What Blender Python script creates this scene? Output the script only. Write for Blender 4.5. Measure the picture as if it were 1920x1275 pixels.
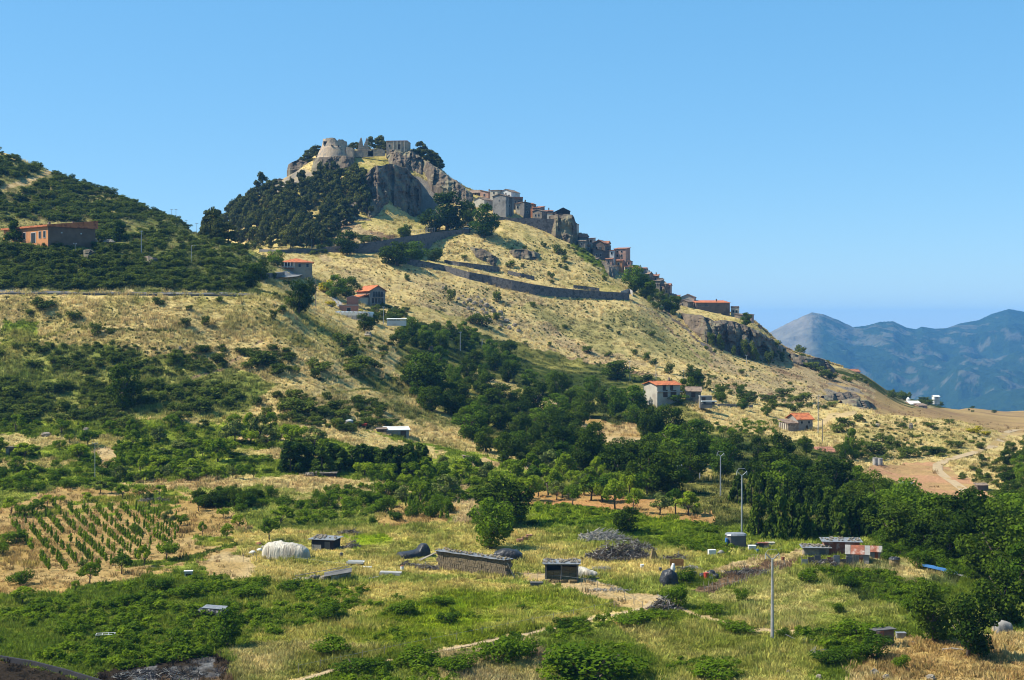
import bpy, math, random
import numpy as np
from mathutils import Vector, Matrix

for o in list(bpy.data.objects):
    bpy.data.objects.remove(o)
scene = bpy.context.scene
COL = scene.collection
R = math.radians

# ------------------------------------------------------------------ camera
F, H = 2667.0, 610.0            # focal length and horizon row, in photograph pixels
cam_d = bpy.data.cameras.new("camera")
cam_d.sensor_width = 36.0
cam_d.lens = 36.0 * F / 1920.0
cam_d.shift_y = -(637.5 - H) / 1920.0
cam_d.clip_start = 1.0
cam_d.clip_end = 60000.0
cam = bpy.data.objects.new("camera", cam_d)
COL.objects.link(cam)
cam.rotation_euler = (R(90), 0, 0)
scene.camera = cam

# ------------------------------------------------------------------ sky, sun, exposure
SUN_DIR = Vector((-0.82, -0.03, 0.95)).normalized()      # towards the sun
SUN_EL = math.asin(SUN_DIR.z)
SUN_AZ = math.atan2(SUN_DIR.x, SUN_DIR.y)
world = bpy.data.worlds.new("World")
scene.world = world
world.use_nodes = True
wn = world.node_tree
sky = wn.nodes.new("ShaderNodeTexSky")
sky.sky_type = 'NISHITA'
sky.sun_disc = False
sky.sun_elevation = SUN_EL
sky.sun_rotation = SUN_AZ
sky.altitude = 900.0
sky.air_density = 1.0
sky.dust_density = 0.1
sky.ozone_density = 3.0
wn.nodes["Background"].inputs[1].default_value = 0.073
deep = wn.nodes.new("ShaderNodeMixRGB")                  # clear mountain air: an even blue over the whole sky
deep.inputs[0].default_value = 0.45
deep.inputs[2].default_value = (0.75, 4.2, 7.9, 1)
wn.links.new(sky.outputs[0], deep.inputs[1])
wn.links.new(deep.outputs[0], wn.nodes["Background"].inputs[0])
sun_d = bpy.data.lights.new("sun", 'SUN')
sun_d.energy = 5.0
sun_d.angle = R(0.53)
sun_d.color = (1.0, 0.945, 0.82)
sun = bpy.data.objects.new("sun", sun_d)
COL.objects.link(sun)
sun.rotation_euler = SUN_DIR.to_track_quat('Z', 'Y').to_euler()
sun.location = (0, 0, 400)
scene.view_settings.view_transform = 'Standard'
scene.view_settings.look = 'None'
scene.view_settings.gamma = 1.0
scene.view_settings.use_curve_mapping = False
scene.view_settings.exposure = 0.92
scene.render.engine = 'CYCLES'
scene.cycles.use_denoising = True
scene.cycles.filter_width = 1.05
scene.cycles.max_bounces = 5
scene.cycles.diffuse_bounces = 2
scene.cycles.transmission_bounces = 2
scene.cycles.volume_bounces = 0
scene.cycles.transparent_max_bounces = 4
scene.cycles.caustics_reflective = False
scene.cycles.caustics_refractive = False

rng = np.random.default_rng(11)
random.seed(5)

# ------------------------------------------------------------------ noise
def _hash(ix, iy, s):
    h = (ix.astype(np.int64) * 374761393 + iy.astype(np.int64) * 668265263 + s * 1442695041) & 0x7fffffff
    h = ((h ^ (h >> 13)) * 1274126177) & 0x7fffffff
    return ((h ^ (h >> 16)) & 0xffff) / 65535.0
def vnoise(x, y, s=0):
    ix, iy = np.floor(x), np.floor(y)
    fx, fy = x - ix, y - iy
    fx = fx * fx * fx * (fx * (fx * 6 - 15) + 10); fy = fy * fy * fy * (fy * (fy * 6 - 15) + 10)
    a, b = _hash(ix, iy, s), _hash(ix + 1, iy, s)
    c, d = _hash(ix, iy + 1, s), _hash(ix + 1, iy + 1, s)
    return (a + (b - a) * fx + (c - a) * fy + (a - b - c + d) * fx * fy) * 2 - 1
def fbm(x, y, sc, oct=4, s=0, gain=0.5):
    x = np.asarray(x, float) / sc; y = np.asarray(y, float) / sc
    r = 0; a = 1; n = 0
    for o in range(oct):
        ca, sa = math.cos(o * 1.1 + .3), math.sin(o * 1.1 + .3)
        r = r + a * vnoise(x * ca - y * sa + o * 17.3, x * sa + y * ca - o * 9.1, s + o); n += a; a *= gain
        x = x * 2.03; y = y * 2.03
    return r / n

# ------------------------------------------------------------------ terrain profiles: for a bearing, (distance, row seen there) or (distance, 'z', height)
Z = 'z'
NEAR = [(30, Z, -31), (90, Z, -31.3), (125, Z, -31.4), (150, Z, -31.2), (180, Z, -31.0), (212, Z, -30.7)]
FARN = [(1500, Z, -160), (2300, Z, -260), (3600, Z, -330)]
COLS = {
 -300: [(240,925),(265,865),(285,800),(300,750),(322,665),(345,590),(360,553),(366,548),(378,510),(392,455),(412,450),(440,410),(480,330),(545,205),(590,Z,90),(720,Z,30),(950,Z,-60)],
 0: [(240,930),(265,870),(285,815),(300,770),(322,690),(345,605),(360,553),(366,548),(378,515),(392,458),(414,452),(440,425),(480,360),(540,284),(585,Z,66),(700,Z,30),(950,Z,-60)],
 90: [(240,930),(265,871),(285,816),(301,770),(323,691),(346,606),(361,553),(367,548),(379,513),(393,461),(414,455),(440,430),(480,378),(543,320),(588,Z,60),(700,Z,28),(950,Z,-60)],
 160: [(240,930),(265,872),(285,818),(302,770),(324,692),(346,607),(361,553),(367,548),(380,512),(394,466),(414,460),(440,434),(480,395),(545,349),(590,Z,53),(700,Z,20),(950,Z,-60)],
 320: [(240,930),(265,875),(285,820),(303,770),(325,695),(348,610),(364,556),(370,550),(388,515),(410,478),(440,452),(500,422),(540,407),(580,Z,40),(660,Z,15),(950,Z,-60)],
 420: [(240,930),(268,872),(290,815),(308,768),(330,695),(352,618),(368,556),(374,551),(392,520),(410,495),(440,468),(470,449),(500,Z,27),(540,Z,24),(580,Z,25),(620,Z,32),(660,440),(700,424),(760,Z,40),(950,Z,-40)],
 520: [(240,930),(268,874),(290,818),(310,765),(333,695),(356,625),(373,562),(380,554),(388,550),(400,540),(415,520),(425,515),(450,508),(480,501),(510,487),(540,473),(565,466),(600,440),(640,405),(680,365),(702,342),(740,Z,65),(800,Z,40),(950,Z,-40)],
 600: [(240,932),(268,877),(292,822),(314,768),(338,705),(360,655),(380,615),(400,591),(418,588),(440,580),(460,568),(480,548),(500,525),(530,502),(555,482),(568,468),(580,464),(600,445),(625,420),(645,390),(665,352),(682,318),(692,303),(702,292),(720,283),(745,Z,82),(800,Z,55),(950,Z,-30)],
 690: [(240,935),(268,885),(292,838),(316,790),(342,740),(368,695),(395,652),(415,625),(430,615),(450,604),(475,586),(492,573),(510,555),(540,508),(558,482),(566,476),(572,462),(584,458),(600,440),(620,418),(638,404),(648,362),(660,325),(690,303),(705,286),(725,279),(760,Z,82),(800,Z,55),(950,Z,-30)],
 780: [(240,940),(270,890),(295,850),(320,812),(350,768),(385,718),(420,672),(450,638),(480,606),(505,575),(530,540),(550,512),(560,499),(568,493),(574,488),(590,472),(598,463),(605,446),(616,442),(640,424),(668,412),(678,365),(688,322),(700,302),(712,286),(728,278),(760,Z,80),(800,Z,55),(950,Z,-30)],
 880: [(240,945),(270,900),(295,865),(325,825),(360,780),(400,730),(440,690),(470,655),(495,630),(515,600),(535,565),(552,535),(562,518),(567,513),(572,503),(582,498),(600,470),(618,442),(625,435),(636,430),(648,415),(665,385),(690,365),(710,358),(740,Z,62),(800,Z,40),(950,Z,-30)],
 960: [(240,945),(270,902),(300,863),(330,826),(370,780),(415,730),(455,695),(485,670),(510,640),(530,600),(548,565),(560,543),(565,538),(570,528),(580,524),(600,490),(625,448),(642,420),(652,410),(668,397),(690,382),(715,375),(750,Z,55),(820,Z,30),(950,Z,-30)],
 1080: [(240,945),(270,905),(300,868),(335,828),(380,780),(430,737),(470,707),(500,687),(520,655),(540,615),(556,580),(566,561),(570,554),(576,546),(586,541),(606,510),(630,475),(645,460),(658,454),(680,452),(710,452),(750,Z,40),(820,Z,15),(950,Z,-40)],
 1130: [(240,945),(270,905),(300,869),(335,830),(380,783),(430,740),(470,712),(500,691),(522,658),(544,616),(562,578),(573,561),(578,555),(584,547),(590,543),(606,522),(630,500),(645,490),(658,486),(680,484),(710,484),(750,Z,28),(820,Z,5),(950,Z,-45)],
 1180: [(240,945),(270,905),(300,870),(335,831),(380,785),(430,742),(470,716),(500,695),(525,660),(548,617),(568,578),(580,560),(586,552),(592,549),(604,546),(620,536),(645,522),(670,517),(710,516),(750,Z,22),(820,Z,0),(950,Z,-50)],
 1280: [(240,945),(270,908),(300,873),(335,835),(370,800),(395,764),(402,747),(415,744),(440,732),(480,715),(515,695),(545,660),(575,625),(600,600),(625,586),(645,575),(670,568),(700,565),(740,Z,6),(820,Z,-15),(950,Z,-60)],
 1400: [(240,950),(270,910),(300,878),(335,842),(370,810),(400,785),(430,768),(460,755),(490,742),(520,718),(555,690),(590,668),(605,652),(612,620),(630,603),(660,597),(690,594),(730,Z,-2),(820,Z,-28),(950,Z,-70)],
 1480: [(240,960),(270,920),(300,885),(335,850),(370,822),(395,811),(412,803),(430,785),(460,768),(500,752),(540,730),(580,700),(620,674),(640,666),(665,660),(700,661),(800,Z,-35),(950,Z,-80)],
 1600: [(240,965),(270,930),(300,895),(330,865),(360,835),(390,805),(415,785),(430,777),(450,775),(480,769),(520,758),(560,745),(600,725),(640,708),(680,696),(720,692),(800,Z,-37),(950,Z,-80)],
 1700: [(240,970),(270,942),(300,916),(325,892),(345,870),(365,850),(390,820),(415,796),(430,786),(447,782),(500,Z,-33),(600,769),(700,756),(790,746),(850,Z,-48),(950,Z,-80)],
 1800: [(240,975),(270,945),(300,920),(325,897),(350,870),(380,837),(410,807),(435,793),(452,791),(540,Z,-37),(650,784),(800,771),(900,766),(1000,764),(1100,Z,-75)],
 1900: [(240,980),(270,950),(300,920),(330,890),(360,862),(400,836),(430,823),(470,816),(550,806),(650,796),(800,784),(1000,773),(1150,771),(1300,Z,-95)],
 2300: [(240,985),(270,950),(300,920),(330,888),(360,860),(400,830),(430,815),(470,808),(550,798),(650,788),(800,777),(1000,769),(1150,769),(1300,Z,-95)],
}
def pchip(x, y, q):
    h = np.diff(x); dl = np.diff(y) / h
    m = np.zeros_like(y)
    w1 = 2 * h[1:] + h[:-1]; w2 = h[1:] + 2 * h[:-1]
    ok = dl[1:] * dl[:-1] > 0
    with np.errstate(divide='ignore', invalid='ignore'):
        mm = (w1 + w2) / (w1 / dl[:-1] + w2 / dl[1:])
    m[1:-1] = np.where(ok, mm, 0); m[0] = dl[0]; m[-1] = dl[-1]
    i = np.clip(np.searchsorted(x, q) - 1, 0, len(x) - 2)
    t = (q - x[i]) / h[i]; t = np.clip(t, 0, 1)
    return ((1 + 2 * t) * (1 - t) ** 2 * y[i] + t * (1 - t) ** 2 * h[i] * m[i] + t * t * (3 - 2 * t) * y[i + 1] + t * t * (t - 1) * h[i] * m[i + 1])

DROWS = np.concatenate([np.arange(40, 112, 4.0), np.arange(112, 300, 0.55), np.arange(300, 735, 0.85), np.arange(735, 1200, 6.0), np.arange(1200, 4400, 110.0)])
UCOLS = np.concatenate([np.arange(-1500, -340, 60.0), np.arange(-340, 2260, 3.4), np.arange(2260, 3500, 60.0)])
cu = np.array(sorted(COLS))
prof = []
for u in cu:
    pts = NEAR + COLS[u] + FARN
    d = np.array([p[0] for p in pts], float)
    z = np.array([(p[2] if p[1] == 'z' else (H - p[1]) * p[0] / F) for p in pts], float)
    prof.append(pchip(d, z, DROWS))
prof = np.array(prof)                                   # (columns, rows)
def across(uq):
    """monotone interpolation between the profiles"""
    out = np.empty((len(uq), prof.shape[1]))
    uc = np.clip(uq, cu[0], cu[-1])
    i = np.clip(np.searchsorted(cu, uc) - 1, 0, len(cu) - 2)
    t = (uc - cu[i]) / (cu[i + 1] - cu[i])
    ts = 0.5 * t + 0.5 * t * t * (3 - 2 * t)
    return prof[i] * (1 - ts)[:, None] + prof[i + 1] * ts[:, None]
ZG = across(UCOLS)
k = np.exp(-0.5 * (np.arange(-12, 13) / 5.0) ** 2); k /= k.sum()
core = slice(20, len(UCOLS) - 21)
ZS = np.array([np.convolve(np.pad(ZG[:, j], 12, mode='edge'), k, mode='valid') for j in range(ZG.shape[1])]).T
ZG[core] = ZS[core]
UU, DD = np.meshgrid(UCOLS, DROWS, indexing='ij')
XX = (UU - 960) * DD / F
slope = np.abs(np.gradient(ZG, DROWS, axis=1))
ROUGH = np.clip((slope - 0.12) / 0.5, 0, 1)
fade = np.clip((1100 - DD) / 300, 0.2, 1)
ZG = ZG + fade * (fbm(XX, DD, 26, 4, 3) * (0.35 + 1.6 * ROUGH) + fbm(XX, DD, 5.5, 3, 9) * (0.16 + 0.55 * ROUGH) + fbm(XX, DD, 1.9, 2, 21) * (0.07 + 0.16 * ROUGH))
VV = H - F * ZG / DD
CUM = np.minimum.accumulate(VV, axis=1)
VISIBLE = VV <= CUM + 1.5

def _u(u):
    u = np.asarray(u, float)
    i = np.clip(np.searchsorted(UCOLS, u) - 1, 0, len(UCOLS) - 2)
    return i, (u - UCOLS[i]) / (UCOLS[i + 1] - UCOLS[i])
def ground_z(x, y):
    x = np.asarray(x, float); y = np.asarray(y, float)
    i, t = _u(960 + F * x / y)
    j = np.clip(np.searchsorted(DROWS, y) - 1, 0, len(DROWS) - 2); s = np.clip((y - DROWS[j]) / (DROWS[j + 1] - DROWS[j]), 0, 1)
    t = np.clip(t, 0, 1)
    return (ZG[i, j] * (1 - t) + ZG[i + 1, j] * t) * (1 - s) + (ZG[i, j + 1] * (1 - t) + ZG[i + 1, j + 1] * t) * s
def pick(u, v):
    """ground point that the photograph shows at (u, v): x, y, z arrays (first hit; the skyline when above it)"""
    u = np.atleast_1d(np.asarray(u, float)); v = np.atleast_1d(np.asarray(v, float))
    i, t = _u(u); i = i + (t > .5)
    d = np.empty(len(u))
    lim = np.searchsorted(DROWS, 1150)
    for n in range(len(u)):
        c = CUM[i[n]]
        j = int(np.searchsorted(-c[:lim], -v[n]))
        if j >= lim:
            j = int(np.argmin(VV[i[n], :lim])); d[n] = DROWS[j]
        else:
            v0, v1 = VV[i[n], j - 1] if j else c[0], VV[i[n], j]
            f = 0.5 if v0 == v1 else np.clip((v0 - v[n]) / (v0 - v1), 0, 1)
            d[n] = DROWS[max(j - 1, 0)] + f * (DROWS[j] - DROWS[max(j - 1, 0)])
    x = (u - 960) * d / F
    return x, d, ground_z(x, d)
def P(u, v):
    x, y, z = pick(u, v)
    return Vector((x[0], y[0], z[0]))
def at(u, v, d):
    """point at distance d on the ray of pixel (u, v)"""
    return Vector(((u - 960) * d / F, d, (H - v) * d / F))

# ------------------------------------------------------------------ object helpers
def tag(o, label=None, cat=None, group=None, kind=None):
    if label: o['label'] = label
    if cat: o['category'] = cat
    if group: o['group'] = group
    if kind: o['kind'] = kind
    return o
def thing(name, label, cat, loc=(0, 0, 0), rz=0.0, group=None):
    o = bpy.data.objects.new(name, None)
    COL.objects.link(o); o.location = loc; o.rotation_euler = (0, 0, rz); o.empty_display_size = .5
    return tag(o, label, cat, group)
def link(name, me, parent=None, loc=None):
    o = bpy.data.objects.new(name, me); COL.objects.link(o)
    if parent: o.parent = parent
    if loc is not None: o.location = loc
    return o
def dup(root, loc, rz=0, scale=None, label=None, group=None):
    r = root.copy(); COL.objects.link(r); r.location = loc; r.rotation_euler = (0, 0, rz)
    if scale is not None: r.scale = scale
    if label: r['label'] = label
    if group: r['group'] = group
    for ch in root.children:
        c = ch.copy(); COL.objects.link(c); c.parent = r
        for g in ch.children:
            e = g.copy(); COL.objects.link(e); e.parent = c
    return r
class MB:
    """a bag of faces that becomes one mesh"""
    def __init__(s): s.v = []; s.f = []; s.m = []
    def add(s, vs, fs, mi=0):
        b = len(s.v); s.v += [tuple(p) for p in vs]; s.f += [tuple(i + b for i in f) for f in fs]; s.m += [mi] * len(fs); return s
    def box(s, x0, x1, y0, y1, z0, z1, mi=0):
        return s.add([(x0,y0,z0),(x1,y0,z0),(x1,y1,z0),(x0,y1,z0),(x0,y0,z1),(x1,y0,z1),(x1,y1,z1),(x0,y1,z1)],
                     [(0,3,2,1),(4,5,6,7),(0,1,5,4),(1,2,6,5),(2,3,7,6),(3,0,4,7)], mi)
    def hexa(s, p, mi=0):
        return s.add(p, [(0,3,2,1),(4,5,6,7),(0,1,5,4),(1,2,6,5),(2,3,7,6),(3,0,4,7)], mi)
    def slab(s, a, b, c, d, t, mi=0):
        """a quad with thickness t downwards"""
        q = [Vector(a), Vector(b), Vector(c), Vector(d)]
        n = (q[1] - q[0]).cross(q[3] - q[0]).normalized()
        if n.z < 0: n = -n; q = [q[0], q[3], q[2], q[1]]
        return s.hexa([p - n * t for p in q] + q, mi)
    def tube(s, pts, r0, r1=None, n=6, mi=0):
        r1 = r0 if r1 is None else r1
        pts = [Vector(p) for p in pts]; rings = []; b = len(s.v)
        for i, p in enumerate(pts):
            t = (pts[min(i + 1, len(pts) - 1)] - pts[max(i - 1, 0)]).normalized()
            a = t.orthogonal().normalized(); c = t.cross(a)
            r = r0 + (r1 - r0) * i / max(len(pts) - 1, 1)
            s.v += [tuple(p + a * r * math.cos(2 * math.pi * k / n) + c * r * math.sin(2 * math.pi * k / n)) for k in range(n)]
        for i in range(len(pts) - 1):
            for k in range(n):
                s.f.append((b + i*n + k, b + i*n + (k+1) % n, b + (i+1)*n + (k+1) % n, b + (i+1)*n + k)); s.m.append(mi)
        s.f.append(tuple(b + k for k in reversed(range(n)))); s.m.append(mi)
        s.f.append(tuple(b + (len(pts)-1)*n + k for k in range(n))); s.m.append(mi)
        return s
    def blob(s, c, r, seed=0, jit=.25, nu=7, nv=5, mi=0, flat=0.0):
        """an angular stone-like lump"""
        rr = random.Random(seed); b = len(s.v); c = Vector(c)
        top = []
        for j in range(1, nv):
            th = math.pi * j / nv
            for i in range(nu):
                ph = 2 * math.pi * (i + .5 * (j % 2)) / nu; q = 1 + rr.uniform(-jit, jit)
                s.v.append((c.x + r[0]*q*math.sin(th)*math.cos(ph), c.y + r[1]*q*math.sin(th)*math.sin(ph), c.z + r[2]*q*math.cos(th)))
        s.v.append((c.x, c.y, c.z + r[2])); s.v.append((c.x, c.y, c.z - r[2])); T = len(s.v) - 2
        for j in range(nv - 2):
            for i in range(nu):
                i2 = (i + 1) % nu; a0 = b + j*nu; a1 = b + (j+1)*nu
                if j % 2 == 0: fs = [(a0+i, a1+i, a0+i2), (a0+i2, a1+i, a1+i2)]
                else: fs = [(a0+i, a1+i, a1+i2), (a0+i, a1+i2, a0+i2)]
                s.f += fs; s.m += [mi]*2
        for i in range(nu):
            i2 = (i + 1) % nu
            s.f += [(T, b+i, b+i2), (T+1, b+(nv-2)*nu+i2, b+(nv-2)*nu+i)]; s.m += [mi]*2
        return s
    def mesh(s, name, mats, smooth=False):
        me = bpy.data.meshes.new(name); me.from_pydata(s.v, [], s.f)
        for m in (mats if isinstance(mats, (list, tuple)) else [mats]): me.materials.append(m)
        me.polygons.foreach_set('material_index', s.m)
        if smooth: me.polygons.foreach_set('use_smooth', [True] * len(s.f))
        me.update(); return me
    def obj(s, name, mats, parent=None, smooth=False, loc=None):
        return link(name, s.mesh(name, mats, smooth), parent, loc)

# ------------------------------------------------------------------ materials
def nn(nt, t, **kw):
    n = nt.nodes.new(t)
    for a, b in kw.items(): setattr(n, a, b)
    return n
def new_mat(name):
    m = bpy.data.materials.new(name); m.use_nodes = True
    return m, m.node_tree, m.node_tree.nodes["Principled BSDF"]
MATS = {}
ALB = 0.78
def mat(name, c1, c2=None, scale=1.5, rough=0.85, bump=0.3, bscale=6.0, stretch=(1, 1, 1), metal=0.0, contrast=(.35, .65), dirt=None):
    """procedural two-tone surface with grain, weathering and bump, in object space"""
    if name in MATS: return MATS[name]
    m, nt, bs = new_mat(name)
    c2 = c2 or tuple(x * .72 for x in c1)
    tc = nn(nt, 'ShaderNodeTexCoord'); mp = nn(nt, 'ShaderNodeMapping'); mp.inputs['Scale'].default_value = stretch
    nt.links.new(tc.outputs['Object'], mp.inputs[0])
    n1 = nn(nt, 'ShaderNodeTexNoise'); n1.inputs['Scale'].default_value = scale; n1.inputs['Detail'].default_value = 6; n1.inputs['Roughness'].default_value = .65
    nt.links.new(mp.outputs[0], n1.inputs['Vector'])
    rp = nn(nt, 'ShaderNodeValToRGB'); rp.color_ramp.elements[0].position, rp.color_ramp.elements[1].position = contrast
    rp.color_ramp.elements[0].color = (*[x * ALB for x in c2], 1); rp.color_ramp.elements[1].color = (*[x * ALB for x in c1], 1)
    nt.links.new(n1.outputs['Fac'], rp.inputs[0])
    last = rp.outputs[0]
    if dirt:
        n3 = nn(nt, 'ShaderNodeTexNoise'); n3.inputs['Scale'].default_value = scale * .45; n3.inputs['Detail'].default_value = 8
        nt.links.new(mp.outputs[0], n3.inputs['Vector'])
        r3 = nn(nt, 'ShaderNodeValToRGB'); r3.color_ramp.elements[0].position = .5; r3.color_ramp.elements[1].position = .62
        nt.links.new(n3.outputs['Fac'], r3.inputs[0])
        mx = nn(nt, 'ShaderNodeMixRGB'); mx.inputs[2].default_value = (*[x * ALB for x in dirt], 1)
        nt.links.new(r3.outputs[0], mx.inputs[0]); nt.links.new(last, mx.inputs[1]); last = mx.outputs[0]
    nt.links.new(last, bs.inputs['Base Color'])
    bs.inputs['Roughness'].default_value = rough; bs.inputs['Metallic'].default_value = metal
    bs.inputs['Specular IOR Level'].default_value = .25
    if bump:
        n2 = nn(nt, 'ShaderNodeTexNoise'); n2.inputs['Scale'].default_value = bscale; n2.inputs['Detail'].default_value = 5
        nt.links.new(mp.outputs[0], n2.inputs['Vector'])
        bp = nn(nt, 'ShaderNodeBump'); bp.inputs['Strength'].default_value = bump; bp.inputs['Distance'].default_value = .2
        nt.links.new(n2.outputs['Fac'], bp.inputs['Height']); nt.links.new(bp.outputs[0], bs.inputs['Normal'])
    MATS[name] = m
    return m
def leaf_mat(name, dark, light, trans=.22):
    trans = trans * 1.35; light = (light[0] * 1.12, light[1] * 1.05, light[2] * .8)
    if name in MATS: return MATS[name]
    m, nt, bs = new_mat(name)
    g = nn(nt, 'ShaderNodeNewGeometry'); oi = nn(nt, 'ShaderNodeObjectInfo')
    mx0 = nn(nt, 'ShaderNodeMath', operation='MULTIPLY_ADD'); mx0.inputs[1].default_value = .45
    sc = nn(nt, 'ShaderNodeMath', operation='MULTIPLY'); sc.inputs[1].default_value = .55
    nt.links.new(oi.outputs['Random'], sc.inputs[0]); nt.links.new(g.outputs['Random Per Island'], mx0.inputs[0]); nt.links.new(sc.outputs[0], mx0.inputs[2])
    rp = nn(nt, 'ShaderNodeValToRGB'); e = rp.color_ramp.elements
    e[0].color = (*[x * ALB for x in dark], 1); e[1].color = (*[x * ALB for x in light], 1); e[0].position = .15; e[1].position = .95
    nt.links.new(mx0.outputs[0], rp.inputs[0]); nt.links.new(rp.outputs[0], bs.inputs['Base Color'])
    bs.inputs['Roughness'].default_value = .8; bs.inputs['Specular IOR Level'].default_value = .02
    tr = nn(nt, 'ShaderNodeBsdfTranslucent'); nt.links.new(rp.outputs[0], tr.inputs[0])
    ms = nn(nt, 'ShaderNodeMixShader'); ms.inputs[0].default_value = trans
    out = nt.nodes['Material Output']
    nt.links.new(bs.outputs[0], ms.inputs[1]); nt.links.new(tr.outputs[0], ms.inputs[2]); nt.links.new(ms.outputs[0], out.inputs[0])
    MATS[name] = m
    return m
# ------------------------------------------------------------------ land cover (what grows or lies where)
def inside(poly, u, v):
    r = np.zeros(u.shape, bool); n = len(poly)
    for i in range(n):
        x1, y1 = poly[i]; x2, y2 = poly[(i + 1) % n]
        if y1 == y2: continue
        c = ((y1 > v) != (y2 > v)) & (u < (x2 - x1) * (v - y1) / (y2 - y1) + x1)
        r ^= c
    return r
def line_dist(pl, u, v):
    d = np.full(u.shape, 1e9)
    for (x1, y1), (x2, y2) in zip(pl[:-1], pl[1:]):
        L = (x2 - x1) ** 2 + (y2 - y1) ** 2
        t = np.clip(((u - x1) * (x2 - x1) + (v - y1) * (y2 - y1)) / L, 0, 1)
        d = np.minimum(d, np.hypot(u - x1 - t * (x2 - x1), (v - y1 - t * (y2 - y1)) * 1.6))
    return d
STRAW, TAN, DRYOL = (.56, .43, .185), (.48, .36, .19), (.35, .305, .085)
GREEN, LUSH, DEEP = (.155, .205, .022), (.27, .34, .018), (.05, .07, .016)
SOIL, SOILP, PATHC = (.40, .265, .095), (.43, .30, .13), (.50, .37, .20)
ROCK, ROCKD, BURNT, ASH, BROWN = (.27, .235, .195), (.17, .15, .13), (.035, .027, .02), (.20, .20, .21), (.25, .16, .09)
N1 = fbm(XX, DD, 34, 4, 40); N2 = fbm(XX, DD, 9, 4, 50); N3 = fbm(XX, DD, 2.6, 3, 60)
PU = UU + fbm(UU, VV * 1.6, 26, 3, 70) * 16; PV = VV + fbm(UU, VV * 1.6, 22, 3, 80) * 9
COVER = np.zeros(UU.shape + (3,)); TUFT = np.ones(UU.shape)       # colour, and how much grass stands there
def put(mask, ca, cb, noise, lo=-.35, hi=.35, tuft=1.0):
    t = np.clip((noise - lo) / (hi - lo), 0, 1)[..., None]
    c = np.array(ca) * (1 - t) + np.array(cb) * t
    COVER[mask] = c[mask]; TUFT[mask] = tuft
ALL = np.ones(UU.shape, bool)
MIX = .6 * N1 + .5 * N2 + .25 * N3
put(ALL, GREEN, (.36, .36, .08), MIX, -.25, .45)
def area(poly, *a, **k): put(inside(poly, PU, PV), *a, **k)
def trail(pl, w, ca, cb, tuft=0.0):
    m = line_dist(pl, PU * .4 + UU * .6, PV * .4 + VV * .6) < w * (1 + .4 * N3)
    put(m, ca, cb, N3, tuft=tuft)
# hill country beyond the valley floor
put(DD > 292, DRYOL, STRAW, MIX, -.55, .05)
area([(-400, 200), (160, 330), (400, 430), (520, 500), (480, 552), (300, 548), (-400, 540)], (.15, .165, .045), (.33, .275, .11), MIX, -.1, .5)      # left hill
area([(-400, 553), (480, 556), (620, 600), (760, 640), (700, 700), (560, 720), (440, 745), (-400, 770)], DRYOL, STRAW, MIX, -.35, .2)
area([(-400, 655), (200, 650), (440, 690), (520, 720), (440, 790), (-400, 775)], (.17, .20, .04), (.38, .35, .10), MIX, -.2, .45)
area([(0, 600), (75, 600), (70, 660), (0, 680)], DRYOL, GREEN, N2)
area([(600, 480), (760, 490), (960, 545), (1180, 560), (1260, 570), (1500, 700), (1560, 770), (1440, 750), (1250, 720), (1120, 690), (960, 620), (760, 570), (640, 570)], TAN, STRAW, MIX, -.3, .15)
area([(960, 570), (1180, 575), (1330, 660), (1330, 690), (1120, 660)], (.36, .31, .12), STRAW, MIX, -.1, .4)
area([(900, 640), (1120, 690), (1400, 730), (1560, 775), (1420, 745), (1200, 695), (1000, 650)], BROWN, TAN, MIX, -.3, .3)
area([(790, 440), (1090, 440), (1180, 540), (960, 525), (820, 500)], DRYOL, STRAW, MIX, -.55, .05)
area([(1060, 440), (1110, 470), (1150, 520), (1090, 490)], GREEN, DRYOL, N2)
area([(380, 440), (500, 345), (690, 330), (690, 420), (600, 460), (480, 470)], DRYOL, STRAW, MIX, -.5, .3)
area([(600, 420), (640, 410), (690, 430), (750, 445), (690, 470), (600, 465)], TAN, BROWN, N2)
area([(500, 330), (570, 315), (610, 330), (560, 350), (500, 360)], ROCK, TAN, N2, tuft=.3)
area([(1440, 640), (1560, 690), (1660, 720), (1640, 770), (1560, 750), (1440, 690)], TAN, BROWN, N2)
area([(1540, 720), (1580, 715), (1640, 755), (1620, 765), (1560, 745)], ROCK, SOILP, N2, tuft=.2)
area([(1560, 775), (1700, 775), (1860, 810), (1880, 850), (1760, 860), (1620, 860), (1560, 830)], DRYOL, STRAW, MIX, -.4, .1)
put((UU > 1640) & (DD > 455) & (DD < 1300), SOILP, BROWN, MIX, -.4, .5, tuft=.3)
put((UU > 1500) & (DD > 640) & (VV < 765) & (VV > 690), DEEP, TAN, MIX, -.1, .5, tuft=.5)
put(DD > 1250, DEEP, DRYOL, MIX)
# woodland floor
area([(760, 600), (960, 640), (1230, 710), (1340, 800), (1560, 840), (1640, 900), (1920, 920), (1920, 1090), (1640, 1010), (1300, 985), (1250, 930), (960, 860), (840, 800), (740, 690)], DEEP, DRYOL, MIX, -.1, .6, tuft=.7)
area([(1080, 780), (1190, 800), (1210, 840), (1100, 830)], SOIL, TAN, N2, tuft=.3)
area([(880, 690), (930, 710), (1090, 770), (1060, 780), (900, 730)], TAN, DRYOL, N2, tuft=.5)
area([(1310, 830), (1345, 830), (1340, 900), (1320, 905)], STRAW, DRYOL, N2)
area([(600, 700), (760, 710), (900, 815), (760, 790), (600, 760)], (.19, .19, .05), STRAW, MIX, -.1, .5)
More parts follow.
